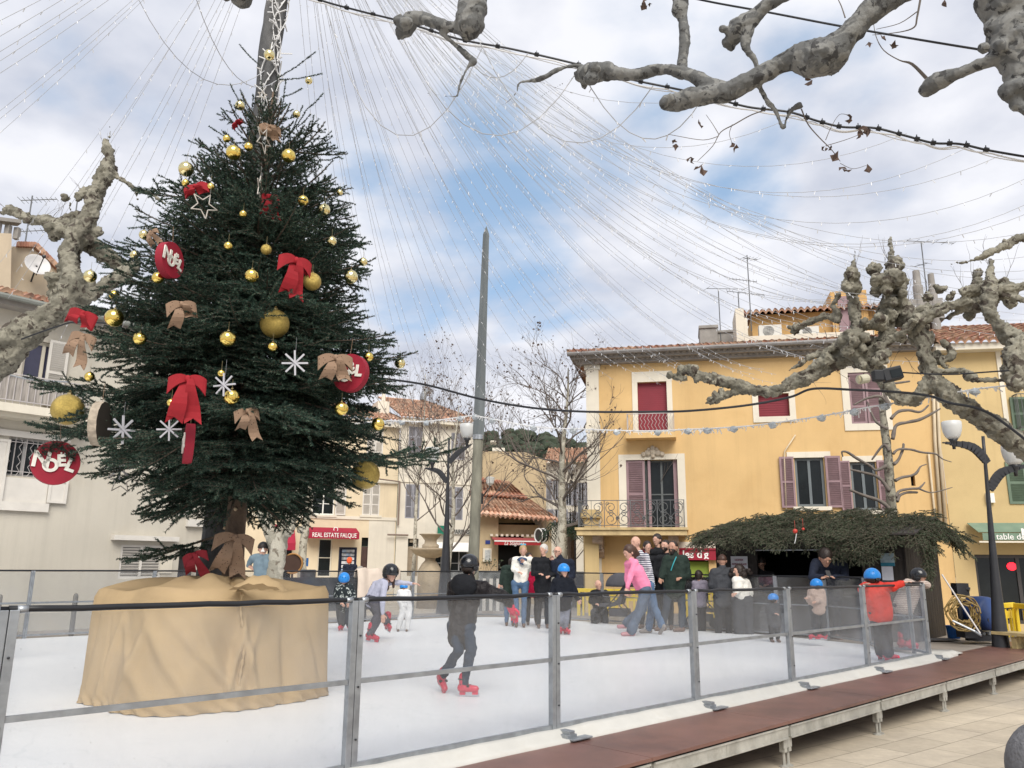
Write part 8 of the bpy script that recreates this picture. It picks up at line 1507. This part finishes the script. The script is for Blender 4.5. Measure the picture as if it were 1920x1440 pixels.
def person(label, d, J, s=1.0, face=0, pitch=0, skin=SK1, hair='short', hm=HB, top=BLK, tth=.02, hem=.08, bot=DKD, bth=.015, shoe=BRN, skate=False, toes=(-90, -90), helmet=None, collar=False, short=False, glove=None, beard=None, glasses=False, extra=None, group=None, vox=.016, wr=.035, z0=0.0, flare=.0, bw=1.0, cap=None, hs=None, lw=1.0):
    """J: photo positions of the joints, (x, y[, depth offset]); the figure stands at ground distance d"""
    G = {}
    for k, v in J.items(): G[k] = [P(q[0], q[1], d + (q[2] if len(q) > 2 else 0)) for q in (v if isinstance(v[0], tuple) else (v,))]
    hd = G['hd'][0]; sh, el, wrs, hp, kn, an = (G[k] for k in ('sh', 'el', 'wr', 'hip', 'kn', 'an')); root = (an[0] + an[1]) / 2; root[2] = z0
    for i in (0, 1):
        if (len(toes) < 3 or abs(toes[2 + i]) < 12) and not (len(J['an'][i]) > 2 and J['an'][i][2] > .2): an[i][2] = z0 + (.150 if skate else .100) * s
    h = s * (hs or (1.22 if helmet is not None else 1.12))
    t = thing('person', root, label, 'person', group); a = R(face); fw = np.array([math.sin(a), -math.cos(a), 0]) ; fw = fw * math.cos(R(pitch)) + np.array([0, 0, math.sin(R(pitch))]); rt = np.array([math.cos(a), math.sin(a), 0]); hu = np.cross(rt, fw); hu = hu if hu[2] > 0 else -hu; ax = (rt, fw, hu)
    sm_, hm_ = (sh[0] + sh[1]) / 2, (hp[0] + hp[1]) / 2; sv = (sh[1] - sh[0]); svn = sv / (np.linalg.norm(sv) + 1e-6); hv = (hp[1] - hp[0]); hvn = hv / (np.linalg.norm(hv) + 1e-6); tv = sm_ - hm_; tn = tv / np.linalg.norm(tv)
    cd = np.cross(svn, tn)
    def torso(mb, e):
        lo = hm_ + tv * (.14 if e and hem < .03 else 0)
        caps(mb, sh[0] - svn * -.02 * s, sh[1] - svn * .02 * s, .062 * s + e, .062 * s + e)
        for q in (-1, 1): caps(mb, lo + svn * q * .055 * s * bw, hm_ + tv * .74 + svn * q * .085 * s * bw, .098 * s * bw + e, .092 * s * bw + e)
    def arms(mb, e, cut=1.0):
        for i in (0, 1):
            caps(mb, sh[i], el[i], .050 * s + e, .041 * s + e)
            if cut >= 1: caps(mb, el[i], el[i] + (wrs[i] - el[i]) * .96, .040 * s + e, .028 * s + e * .8)
    def legs(mb, e):
        caps(mb, hp[0], hp[1], .092 * s + e, .092 * s + e)
        for i in (0, 1): caps(mb, hp[i], kn[i], .082 * s * lw + e, .056 * s * lw + e); caps(mb, kn[i], kn[i] + (an[i] - kn[i]) * .35, .055 * s * lw + e, .056 * s * lw + e); caps(mb, kn[i] + (an[i] - kn[i]) * .35, an[i], .056 * s * lw + e, .036 * s * lw + e + flare)
    body = MB(); nb = hd - hu * .075 * h - fw * .02 * h; caps(body, sm_ + tn * .03, nb, .056 * s, .052 * s); torso(body, 0); arms(body, 0); legs(body, 0)
    body.ball(hd + hu * .018 * h, (.076 * h, .096 * h, .098 * h), ax, 14, 10); caps(body, hd - hu * .02 * h + fw * .03 * h, hd - hu * .078 * h + fw * .045 * h, .062 * h, .034 * h)
    ex_ = MB(); ex_.ball(hd + fw * .088 * h - hu * .012 * h, (.013 * h, .020 * h, .024 * h), ax, 7, 6, 0)
    for q in (-1, 1):
        ex_.ball(hd + rt * q * .031 * h + fw * .080 * h + hu * .010 * h, (.012 * h, .009 * h, .008 * h), ax, 7, 5, 1); ex_.ball(hd + rt * q * .032 * h + fw * .087 * h + hu * .030 * h, (.018 * h, .006 * h, .005 * h), ax, 6, 4, 3); ex_.ball(hd + rt * q * .077 * h - hu * .005 * h, (.010 * h, .018 * h, .027 * h), ax, 7, 5, 0)
    ex_.ball(hd + fw * .086 * h - hu * .054 * h, (.022 * h, .008 * h, .007 * h), ax, 7, 4, 2)
    if glove is None:
        for i in (0, 1): hand(ex_, wrs[i], wrs[i] - el[i], s, up=(0, 1, .3) if abs((wrs[i] - el[i])[2]) > .1 else (0, 0, 1))
    remesh(body, 'body', [skin, EYE, LIP, BROW], t, vox * max(.8, s), 3, extra=ex_)
    if glove is not None:
        for i in (0, 1): g_ = MB(); hand(g_, wrs[i], wrs[i] - el[i], s * 1.2); g_.build('glove', glove, t, smooth=True)
    c_ = MB(); torso(c_, tth); arms(c_, tth * .8, .5 if short else 1)
    if hem: 
        for q in (-1, 1): caps(c_, hm_ + svn * q * .05 * s, hm_ - np.array([0, 0, 1.]) * hem + hvn * q * .05 * s, .098 * s * bw + tth, .10 * s * bw + tth)
    caps(c_, sm_, sm_ + (nb - sm_) * (.80 if collar else .42) + tn * .01, .088 * s, (.072 if collar else .068) * s)
    remesh(c_, 'jacket' if tth > .022 else 'top', top, t, vox * max(.8, s), 3, wr)
    l_ = MB(); legs(l_, bth); remesh(l_, 'trousers', bot, t, vox * max(.8, s), 2, wr * .8)
    for i in (0, 1):
        a_ = R(toes[i]); el_ = R(toes[i + 2]) if len(toes) > 2 else 0; tv_ = np.array([math.cos(a_) * math.cos(el_), math.sin(a_) * math.cos(el_), math.sin(el_)]); nx = np.array([math.sin(a_), -math.cos(a_), 0]); up_ = np.cross(nx, tv_); up_ = up_ if up_[2] > 0 else -up_; A_ = an[i]; b_ = MB()
        if skate:
            caps(b_, A_ + up_ * (.13 if s > .85 else .08) * s, A_ - up_ * .01 * s, .062 * s, .060 * s); caps(b_, A_ - up_ * .045 * s - tv_ * .035 * s, A_ - up_ * .06 * s + tv_ * .15 * s, .052 * s, .040 * s); o_ = remesh(b_, 'ice_skate', REDS, t, .012 * s, 2)
            k_ = MB(); k_.box(A_ - up_ * .125 * s + tv_ * .06 * s, (.26 * s, .006, .045 * s), (tv_, nx, up_), 1); 
            for q in (-.02, .14): k_.box(A_ - up_ * .105 * s + tv_ * q * s, (.07 * s, .03 * s, .04 * s), (tv_, nx, up_), 0)
            k_.build('blade', [REDS, STEEL], o_)
            k_ = MB(); k_.tube([A_ + up_ * .06 * s + (tv_ * math.cos(w_) + nx * math.sin(w_)) * .066 * s for w_ in np.linspace(0, 2 * math.pi, 12)], .008 * s, 5); k_.box(A_ - up_ * .02 * s + tv_ * .062 * s, (.03 * s, .11 * s, .02 * s), (tv_, nx, up_)); k_.build('buckle', BLKP, o_)
        else:
            caps(b_, A_ - up_ * .055 * s - tv_ * .03 * s, A_ - up_ * .065 * s + tv_ * .16 * s, .044 * s, .036 * s); caps(b_, A_, A_ - up_ * .04 * s, .045 * s, .047 * s); remesh(b_, 'shoe', shoe, t, .013 * s, 2)
    hc_ = hd + hu * .018 * h
    if helmet is not None:
        b_ = MB(); b_.ball(hc_ + hu * .012 * h, (.112 * h, .128 * h, .118 * h), ax, 24, 12, z0=-.30); o_ = b_.build('helmet', helmet, t, smooth=True); b_ = MB()
        for q in (-.9, -.3, .3, .9):
            for w_ in (.35, .35): b_.ball(hc_ + rt * math.sin(q) * .104 * h * .86 + fw * math.cos(q) * .118 * h * .86 * -1 + hu * .068 * h, .011 * h, nu=6, nv=4); b_.ball(hc_ + rt * math.sin(q) * .09 * h + fw * math.cos(q) * .104 * h + hu * .072 * h, .010 * h, nu=6, nv=4)
        b_.build('vents', BLKP, o_); b_ = MB()
        for q in (-1, 1): b_.tube([hc_ + rt * q * .095 * h - hu * .02 * h, hc_ + rt * q * .075 * h - hu * .08 * h + fw * .03 * h, hd + fw * .05 * h - hu * .118 * h], .006 * h, 4); b_.ball(hc_ + rt * q * .098 * h - hu * .035 * h - fw * .01 * h, (.016 * h, .05 * h, .035 * h), ax, 8, 6)
        b_.build('strap', BLKP, o_)
    if hair != 'bald':
        b_ = MB(); b_.ball(hc_ + hu * .012 * h - fw * .018 * h, (.089 * h, .107 * h, .106 * h), ax, 14, 10, z0=-.10 if hair in ('short',) else -.3); b_.ball(hc_ - fw * .035 * h - hu * .02 * h, (.088 * h, .082 * h, .088 * h), ax, 14, 10)
        if hair == 'crop': b_ = MB(); b_.ball(hc_ + hu * .008 * h - fw * .012 * h, (.081 * h, .098 * h, .098 * h), ax, 14, 10, z0=-.1)
        if hair in ('long', 'tail', 'curly'):
            caps(b_, hc_ - fw * .05 * h, hc_ - fw * .06 * h - hu * .10 * h, .07 * h, .055 * h)
        if hair == 'long': caps(b_, hc_ - fw * .06 * h - hu * .10 * h, hc_ - fw * .055 * h - hu * .24 * h + rt * .02 * h, .050 * h, .03 * h); caps(b_, hc_ + rt * .06 * h, hc_ + rt * .07 * h - hu * .20 * h + fw * .02 * h, .03 * h, .02 * h)
        if hair == 'tail': caps(b_, hc_ - fw * .10 * h + hu * .02 * h, hc_ - fw * .15 * h - hu * .09 * h, .045 * h, .04 * h)
        if hair == 'curly':
            rgx = np.random.default_rng(3)
            for q in range(26): b_.ball(hc_ - fw * .03 * h + rgx.normal(0, .055, 3) * h - hu * .02 * h, .045 * h, nu=7, nv=5, noise=.15, seed=q)
        remesh(b_, 'hair', hm, t, .011 * h, 1, .012)
    if beard is not None: b_ = MB(); caps(b_, hd - hu * .05 * h + fw * .035 * h, hd - hu * .085 * h + fw * .05 * h, .062 * h, .036 * h); b_.build('beard', beard, t, smooth=True)
    if glasses:
        b_ = MB()
        for q in (-1, 1): b_.tube([hd + rt * (q * .033 + .024 * math.cos(w_)) * h + fw * .096 * h + hu * (.010 + .018 * math.sin(w_)) * h for w_ in np.linspace(0, 2 * math.pi, 11)], .004 * h, 4); b_.bar(hd + rt * q * .057 * h + fw * .09 * h + hu * .012 * h, hd + rt * q * .08 * h + hu * .010 * h, .005 * h)
        b_.build('glasses', BLKP, t)
    if cap is not None: b_ = MB(); b_.ball(hc_ + hu * .01 * h, (.090 * h, .106 * h, .104 * h), ax, 16, 8, z0=-.05); b_.ball(hc_ + fw * .12 * h + hu * .01 * h, (.065 * h, .06 * h, .010 * h), ax, 10, 6); o_ = b_.build('cap', cap, t, smooth=True)
    return t, dict(hd=hd, fw=fw, rt=rt, hu=hu, sh=sh, el=el, wr=wrs, hip=hp, an=an, sm=sm_, hm=hm_, hc=hc_)
BLKP = mat('black_plastic', (.012, .012, .014), .4)
def gd(x, y): return float(PZ(x, y)[1])
# the foreground skater seen from behind
dA = gd(872, 1306)
t, g_ = person('foreground skater in black helmet, dark puffer jacket and red skates, arm out', dA, dict(hd=(880, 1063), sh=((850, 1100, .05), (908, 1104, -.05)), el=((850, 1138, .12), (952, 1124, .0)), wr=((864, 1158, .3), (958, 1139, .05)),
    hip=((852, 1176), (876, 1178, -.05)), kn=((860, 1220, -.12), (884, 1218, -.16)), an=((829, 1268, .25), (870, 1275, -.02))), s=.80, hs=1.10, face=150, hair='none' if False else 'short', top=cloth('dark_brown_puffer', (.012, .010, .011), .3, 1, 5, .4), tth=.034, hem=.10, bot=cloth('navy_leggings', (.018, .032, .055)), bth=.014, skate=True, toes=(-60, -12, -35, 3), helmet=HELK, collar=True, wr=.05, vox=.012, bw=.80, lw=.84)
b_ = MB(); w_ = g_['wr'][1]; dv = w_ - g_['el'][1]; dv /= np.linalg.norm(dv); hand(b_, w_ - dv * .02, dv, 1.25, curl=.4); caps(b_, w_ - dv * .05, w_ + dv * .03, .045, .04); b_.build('glove', GLOVE, t, smooth=True)
b_ = MB(); b_.ball(g_['sm'] - g_['fw'] * .10 + (0, 0, .03), (.15, .09, .11), (g_['rt'], g_['fw'], np.array([0, 0, 1.])), 16, 10, noise=.05, seed=2); remesh(b_, 'hood', BLK, t, .012, 3, .02)
# bending girl in the lilac top
dB = gd(702, 1203)
person('girl in black helmet and pale lilac top bending forward, one arm stretched right', dB, dict(hd=(732, 1076), sh=((704, 1096, .1), (722, 1094, -.15)), el=((738, 1092, .1), (717, 1126, -.25)), wr=((772, 1094, .1), (718, 1152, -.3)), hip=((695, 1124, .08), (702, 1127, -.08)), kn=((708, 1148, .1), (712, 1150, -.1)), an=((726, 1166, .5), (695, 1178, -.1))), s=.98, face=48, pitch=-8, hair='long', hm=HBR, top=LIL, tth=.012, hem=.03, bot=cloth('grey_track_trousers', (.08, .08, .10)), bth=.03, skate=True, toes=(-60, -20, -10, -8), helmet=HELK, vox=.014)
# child in patterned jacket
dC = gd(640, 1183)
person('small child in blue helmet and patterned jacket just right of the burlap tub', dC, dict(hd=(645, 1087), sh=((633, 1101), (658, 1102)), el=((630, 1120), (662, 1120)), wr=((640, 1130, -.15), (656, 1130, -.15)), hip=((640, 1136), (652, 1136)), kn=((638, 1154), (654, 1155)), an=((641, 1172), (655, 1172))), s=.82, face=10, pitch=-25, hair='short', top=CAMO, tth=.03, hem=.04, bot=CHAR, bth=.035, skate=True, toes=(-100, -60), helmet=HELB, wr=.02)
# grey shirted man behind the tub
person('man in dark cap and grey blue t-shirt from behind, hands on hips', 14.0, dict(hd=(493, 1030), sh=((474, 1046), (514, 1046)), el=((466, 1060, .1), (524, 1064, .1)), wr=((478, 1069, .02), (510, 1070, .02)), hip=((484, 1084), (503, 1084)), kn=((484, 1126), (503, 1126)), an=((484, 1166), (503, 1166))), s=.90, face=180, hair='crop', top=GRYT, tth=.014, hem=.04, short=True, bot=cloth('pale_blue_grey_trousers', (.2, .26, .29)), cap=BLKP, toes=(90, 90), z0=0)
b_ = MB(); c = P(493, 1031, 13.88); b_.poly([c + (-.035, 0, -.03), c + (.035, 0, -.03), c + (0, 0, .04)], .006, (0, -1, 0)); tq = [o for o in COL.objects if o.name.startswith('person') and o.parent is None][-1]; b_.build('cap_badge', WHITE, tq)
# spectators outside the far fence
zs = .0
person('woman in white zip jacket and jeans with blue scarf and sunglasses on her head', 17.6, dict(hd=(981, 1033), sh=((965, 1050), (997, 1050)), el=((962, 1068), (998, 1068)), wr=((972, 1072, -.15), (983, 1054, -.17)), hip=((966, 1094), (985, 1094)), kn=((967, 1124), (983, 1124)), an=((968, 1150), (982, 1150))), s=.86, face=8, hair='short', hm=HBL, top=WHT_J, tth=.022, hem=.0, bot=DEN, z0=zs)
tq = [o for o in COL.objects if o.name.startswith('person') and o.parent is None][-1]; b_ = MB(); c = P(979, 1050, 17.5); b_.ball(c + (0, .02, .01), (.11, .10, .05), nu=16, nv=8, noise=.06, seed=1); b_.ball(c + (.01, -.04, -.05), (.07, .04, .05), nu=12, nv=8, noise=.06, seed=2); remesh(b_, 'scarf', cloth('blue_scarf', (.06, .09, .16), .4), tq, .014, 2, .02)
b_ = MB(); c = P(981, 1021, 17.45); b_.ball(c + (-.035, -.02, .0), (.03, .012, .02), nu=10, nv=6); b_.ball(c + (.035, -.02, .0), (.03, .012, .02), nu=10, nv=6); b_.build('sunglasses', mat('turquoise_lens', (.08, .35, .5), .2), tq)
person('grey haired woman in black coat leaning on the far fence', 17.4, dict(hd=(1019, 1031), sh=((1002, 1052), (1035, 1053)), el=((1000, 1075), (1038, 1076)), wr=((1012, 1076, -.25), (1030, 1080, -.22)), hip=((1008, 1096), (1028, 1096)), kn=((1010, 1128), (1026, 1128)), an=((1010, 1156), (1026, 1156))), s=.88, face=-30, hair='full', hm=HG, top=BLK, tth=.03, hem=.25, bot=BLK)
person('bald man with dark glasses and black coat, hand at his chin, behind the far fence', 17.5, dict(hd=(1046, 1035), sh=((1038, 1056), (1072, 1056)), el=((1038, 1074, -.1), (1074, 1080)), wr=((1036, 1052, -.2), (1058, 1090, -.2)), hip=((1046, 1098), (1066, 1098)), kn=((1048, 1128), (1066, 1128)), an=((1048, 1156), (1066, 1156))), s=.92, face=-45, hair='bald', top=NVY, tth=.035, hem=.22, bot=BLK, glasses=True, collar=True)
person('person in red coat half hidden behind the woman in white', 18.3, dict(hd=(992, 1046), sh=((985, 1062), (1008, 1062)), el=((985, 1080), (1010, 1080)), wr=((990, 1092), (1008, 1092)), hip=((990, 1100), (1006, 1100)), kn=((990, 1128), (1006, 1128)), an=((990, 1150), (1006, 1150))), s=.8, face=20, hair='short', top=cloth('crimson_coat', (.42, .01, .05)), tth=.04, hem=.12, bot=BLK)
person('person in dark green coat leaning away behind the woman in white', 18.0, dict(hd=(960, 1056, .3), sh=((945, 1066), (962, 1066)), el=((942, 1084), (958, 1084)), wr=((938, 1094), (948, 1094)), hip=((950, 1100), (962, 1100)), kn=((950, 1128), (962, 1128)), an=((950, 1150), (962, 1150))), s=.78, face=170, hair='short', top=GRN, tth=.035, hem=.15, bot=DEN)
# girl in navy coat with blue helmet
dH = gd(1060, 1190)
person('girl in blue helmet and navy coat standing on red skates before the elderly couple', dH, dict(hd=(1057, 1071), sh=((1041, 1092), (1070, 1092)), el=((1035, 1110), (1078, 1110)), wr=((1035, 1122, -.1), (1084, 1124, -.1)), hip=((1048, 1130), (1064, 1130)), kn=((1050, 1150), (1062, 1152)), an=((1052, 1174), (1060, 1178))), s=.84, face=22, hair='long', hm=HBR, top=cloth('navy_coat', (.008, .010, .016)), tth=.04, hem=.05, bot=cloth('blue_grey_leggings', (.16, .17, .21), .5), bth=.02, skate=True, toes=(-110, -60), helmet=HELB, collar=True)
# group on the ice
dP = gd(1190, 1192)
t, g_ = person('woman in pink sweater and flared jeans bending over with her hair in a dark bun', dP, dict(hd=(1180, 1036), sh=((1177, 1058, .12), (1191, 1056, -.14)), el=((1176, 1082, .12), (1180, 1086, -.2)), wr=((1178, 1104, .12), (1176, 1102, -.22)), hip=((1207, 1106, .1), (1211, 1108, -.1)), kn=((1205, 1142, .12), (1199, 1144, -.12)), an=((1176, 1168, .25), (1184, 1178, -.12))), s=1.06, face=-62, pitch=-18, hair='tail', hm=HBR, top=PINK, tth=.02, hem=.0, bot=DEN2, bth=.025, flare=.035, shoe=mat('dusty_pink_shoe', (.45, .22, .24), .6), toes=(185, 183), bw=1.05)
person('bald man in navy striped shirt and jeans striding beside the woman in pink', dP + .5, dict(hd=(1192, 1018), sh=((1194, 1044, .15), (1212, 1044, -.12)), el=((1204, 1072, .15), (1219, 1072, -.15)), wr=((1200, 1098, .15), (1200, 1098, -.2)), hip=((1213, 1098, .1), (1217, 1098, -.1)), kn=((1222, 1134, .1), (1226, 1136, -.1)), an=((1216, 1168, .1), (1241, 1172, -.2))), s=1.0, face=-50, hair='bald', skin=SK1, top=STRN, tth=.016, hem=.05, bot=DEN, bth=.018, flare=.02, shoe=GRYS, toes=(185, 120, 0, -45))
dM = gd(1265, 1184)
person('man in dark green black jacket with teal strap leaning back on the far fence', dM, dict(hd=(1262, 1027), sh=((1250, 1050), (1284, 1050, .0)), el=((1243, 1072, -.05), (1290, 1078, .05)), wr=((1240, 1082, -.1), (1277, 1083, -.16)), hip=((1254, 1100), (1274, 1100)), kn=((1250, 1136), (1279, 1138)), an=((1243, 1166, .1), (1278, 1170, -.1))), s=1.06, face=-38, hair='crop', hm=HB, skin=SK2, top=GRN, tth=.045, hem=.10, bot=DKD, bth=.018, beard=HB, toes=(200, 200), shoe=BRN, collar=True, bw=1.1)
tq = [o for o in COL.objects if o.name.startswith('person') and o.parent is None][-1]; b_ = MB(); b_.tube([P(1268, 1044, dM - .12), P(1262, 1058, dM - .2), P(1258, 1070, dM - .2)], .012, 5); b_.build('strap', mat('teal_strap', (.02, .25, .28), .5), tq)
for (lb, x, y, dd_, f_, hr, hm2, br, sc_) in (('bearded man in black jumper beside the man in the dark green jacket', 1248, 1024, .5, -45, 'crop', HB, HB, 1.0), ('tall smiling young man with short dark hair behind the group', 1232, 1013, .9, -40, 'short', HB, None, 1.0), ('dark haired person half hidden behind the striped shirt', 1214, 1026, .7, 5, 'full', HB, None, .95)):
    person(lb, dM + dd_, dict(hd=(x, y), sh=((x - 15, y + 24), (x + 17, y + 24)), el=((x - 20, y + 50), (x + 20, y + 50)), wr=((x - 8, y + 60, -.2), (x + 12, y + 62, -.2)), hip=((x - 9, y + 74), (x + 9, y + 74)), kn=((x - 9, y + 110), (x + 9, y + 110)), an=((x - 10, y + 142), (x + 10, y + 142))), s=sc_, face=f_, hair=hr, hm=hm2, top=BLK, tth=.03, hem=.1, bot=BLK, beard=br, toes=(-120, -100))
# seated person by the stroller
person('seated elderly man in a black jacket beside the stroller', 19.4, dict(hd=(1122, 1097), sh=((1112, 1112), (1136, 1112)), el=((1108, 1128), (1140, 1128)), wr=((1118, 1132, -.2), (1130, 1132, -.2)), hip=((1118, 1146), (1132, 1146)), kn=((1112, 1148, -.4), (1136, 1148, -.4)), an=((1114, 1172, -.4), (1134, 1172, -.4))), s=.92, face=30, hair='bald', skin=SK1, top=BLK, tth=.03, hem=.0, bot=CHAR, z0=GZ)
# people at the hut
person('man in dark grey hooded jacket with cropped hair seen from behind at the hut', 16.5, dict(hd=(1354, 1052), sh=((1338, 1074), (1373, 1074)), el=((1334, 1096), (1378, 1098)), wr=((1342, 1112, .2), (1372, 1112, .2)), hip=((1346, 1120), (1366, 1120)), kn=((1346, 1154), (1366, 1154)), an=((1346, 1186), (1366, 1186))), s=1.0, face=175, hair='crop', hm=HBR, skin=SK2, top=CHAR, tth=.04, hem=.08, bot=BLK, collar=True, toes=(90, 90), z0=GZ)
person('woman with big dark curly hair and white top beside the hooded man', 16.3, dict(hd=(1385, 1072), sh=((1378, 1088, -.1), (1400, 1092)), el=((1386, 1108, -.1), (1408, 1112)), wr=((1380, 1112, -.2), (1404, 1128)), hip=((1384, 1126), (1400, 1126)), kn=((1384, 1152), (1402, 1152)), an=((1386, 1176), (1404, 1180))), s=1.0, face=-75, hair='curly', top=WHT_J, tth=.02, hem=.02, bot=CHAR, bth=.05, shoe=WSHOE, toes=(200, 195), z0=GZ)
person('child with dark hair and grey top by the dark stroller, left of the hooded man', 17.0, dict(hd=(1311, 1080), sh=((1302, 1094), (1322, 1094)), el=((1300, 1108), (1325, 1108)), wr=((1304, 1118), (1320, 1118)), hip=((1306, 1124), (1318, 1124)), kn=((1306, 1148), (1318, 1148)), an=((1306, 1170), (1318, 1170))), s=.82, face=140, hair='short', top=cloth('grey_lilac_top', (.22, .2, .25)), tth=.02, bot=BLK, z0=GZ)
person('vendor with glasses in dark and white top inside the dark hut', 17.2, dict(hd=(1427, 1056), sh=((1412, 1076), (1448, 1078)), el=((1410, 1094), (1454, 1094)), wr=((1422, 1098, -.2), (1440, 1096, -.2)), hip=((1420, 1112), (1438, 1112)), kn=((1420, 1136), (1438, 1136)), an=((1420, 1160), (1438, 1160))), s=1.0, face=-20, pitch=-30, hair='short', skin=SK2, top=patt('black_white_blotched_top', (.015, .015, .017), (.35, .37, .35), 5, None, (.6, .66)), glasses=True, bot=BLK, z0=GZ)
t, g_ = person('man in dark navy jumper leaning on the hut counter, looking at his phone', 15.25, dict(hd=(1548, 1046), sh=((1528, 1056, .1), (1582, 1058, .1)), el=((1522, 1082, -.1), (1586, 1084, -.1)), wr=((1545, 1081, -.25), (1556, 1082, -.25)), hip=((1542, 1110, .5), (1568, 1110, .5)), kn=((1542, 1150, .5), (1568, 1150, .5)), an=((1542, 1190, .5), (1568, 1190, .5))), s=1.28, face=-4, pitch=-32, hair='short', skin=SK2, top=NVY, tth=.02, bot=BLK, z0=GZ)
b_ = MB(); c = (g_['wr'][0] + g_['wr'][1]) / 2 + (0, -.08, .05); b_.box(c, (.08, .012, .15), ((1, 0, 0), (0, .8, -.6), (0, .6, .8))); tag(b_.build('phone', BLKP), 'dark phone held by the man leaning on the hut counter', 'phone')
# children at the right end of the rink
dR = gd(1660, 1240)
person('child in blue helmet and bright red jacket leaning over the near fence beside a friend', dR, dict(hd=(1636, 1084), sh=((1624, 1102), (1652, 1102)), el=((1616, 1104, -.1), (1672, 1101, -.1)), wr=((1622, 1098, -.2), (1692, 1094, -.15)), hip=((1640, 1146), (1660, 1146)), kn=((1646, 1176), (1662, 1178)), an=((1650, 1212, .1), (1664, 1222, -.1))), s=.80, face=120, hair='short', top=REDJ, tth=.04, hem=.06, bot=CHAR, bth=.03, skate=True, toes=(20, -20), helmet=HELB, bw=1.1, flare=.02)
dS = gd(1702, 1218)
person('child in black helmet and brown striped sweater leaning on the fence corner', dS, dict(hd=(1722, 1082), sh=((1700, 1094), (1724, 1098)), el=((1690, 1100, -.1), (1738, 1096, -.15)), wr=((1706, 1097, -.2), (1728, 1094, -.25)), hip=((1686, 1136), (1702, 1138)), kn=((1692, 1168), (1702, 1170)), an=((1690, 1198), (1702, 1204))), s=.86, face=60, hair='short', top=STRB, tth=.03, hem=.04, bot=DKD, bth=.015, skate=True, toes=(-30, -10), helmet=HELK)
person('toddler in blue helmet and pale pink fleece seen through the glass before the hut', 13.9, dict(hd=(1531, 1098), sh=((1522, 1110), (1540, 1111)), el=((1518, 1124), (1543, 1124)), wr=((1514, 1122, -.1), (1530, 1128, -.15)), hip=((1526, 1138), (1540, 1138)), kn=((1528, 1156), (1542, 1156)), an=((1528, 1172), (1544, 1172))), s=.66, face=-100, hair='short', top=BEI, tth=.04, hem=.04, bot=CHAR, bth=.03, skate=True, toes=(185, 180), helmet=HELB, z0=.1)
person('child in red sleeves and blue helmet behind the glass left of the toddler', 14.6, dict(hd=(1450, 1124), sh=((1442, 1138), (1460, 1138)), el=((1440, 1148), (1464, 1146)), wr=((1452, 1150, -.1), (1474, 1140, -.1)), hip=((1446, 1160), (1458, 1160)), kn=((1446, 1174), (1458, 1174)), an=((1446, 1186), (1458, 1186))), s=.6, face=90, hair='short', top=CHAR, tth=.03, bot=BLK, helmet=HELB)
# passers-by far behind
person('distant person with an orange woolly hat walking past the office', 36, dict(hd=(656, 1052), sh=((646, 1062), (667, 1062)), el=((645, 1074), (668, 1074)), wr=((648, 1084), (666, 1084)), hip=((651, 1086), (662, 1086)), kn=((651, 1104), (662, 1104)), an=((651, 1120), (662, 1120))), s=1.15, face=150, hair='short', hm=mat('orange_wool', (.75, .10, .03), .8), top=NVY, tth=.03, hem=.1, bot=BLK, z0=GZ)
person('person in grey beanie and dark padded coat behind the fence left of the cream coat', 19.5, dict(hd=(676, 1072), sh=((662, 1086), (688, 1086)), el=((660, 1104), (690, 1104)), wr=((664, 1116), (686, 1116)), hip=((668, 1122), (682, 1122)), kn=((668, 1146), (682, 1146)), an=((668, 1168), (682, 1168))), s=.9, face=160, hair='short', hm=mat('grey_wool', (.3, .28, .25), .9), top=cloth('slate_padded_coat', (.03, .035, .05)), tth=.05, hem=.1, bot=BLK, z0=GZ)
person('person in white trousers skating behind the bending girl', dB + 2.2, dict(hd=(757, 1102, 1), sh=((748, 1110), (766, 1110)), el=((746, 1118), (768, 1118)), wr=((750, 1122), (764, 1124)), hip=((752, 1126), (764, 1126)), kn=((756, 1140), (768, 1142)), an=((748, 1158), (764, 1158))), s=.55, face=90, hair='short', top=WHP, tth=.02, bot=WHP, bth=.03, helmet=HELB)
# hooded head cut by the bottom right corner
dE = 1.75; hp_ = P(1932, 1432, dE); t = thing('person', hp_ * (1, 1, 0) + (0, 0, GZ), 'person in grey hat and black coat cut by the bottom right corner', 'person'); b_ = MB(); b_.ball(hp_ + (.06, 0, -.03), (.085, .09, .10), nu=16, nv=12); caps(b_, hp_ + (.10, 0, -.10), hp_ + (.10, 0, -.6), .06, .15); caps(b_, hp_ + (.1, 0, -.6), (hp_[0] + .1, hp_[1], GZ + .08), .15, .10); remesh(b_, 'body', SK1, t, .02, 3)
b_ = MB(); b_.ball(hp_ + (.055, 0, -.015), (.098, .10, .098), nu=18, nv=12, z0=-.5); remesh(b_, 'woolly_hat', mat('grey_wool_hat', (.16, .16, .17), .95, .2, 30, .8, 120), t, .01, 3, .015); b_ = MB(); caps(b_, hp_ + (.0, 0, -.085), hp_ + (.2, 0, -.12), .075, .08); caps(b_, hp_ + (.12, 0, -.2), hp_ + (.12, 0, -.9), .15, .17); caps(b_, hp_ + (.1, 0, -.9), (hp_[0] + .1, hp_[1], GZ + .1), .16, .12); remesh(b_, 'jacket', BLK, t, .016, 3, .03)
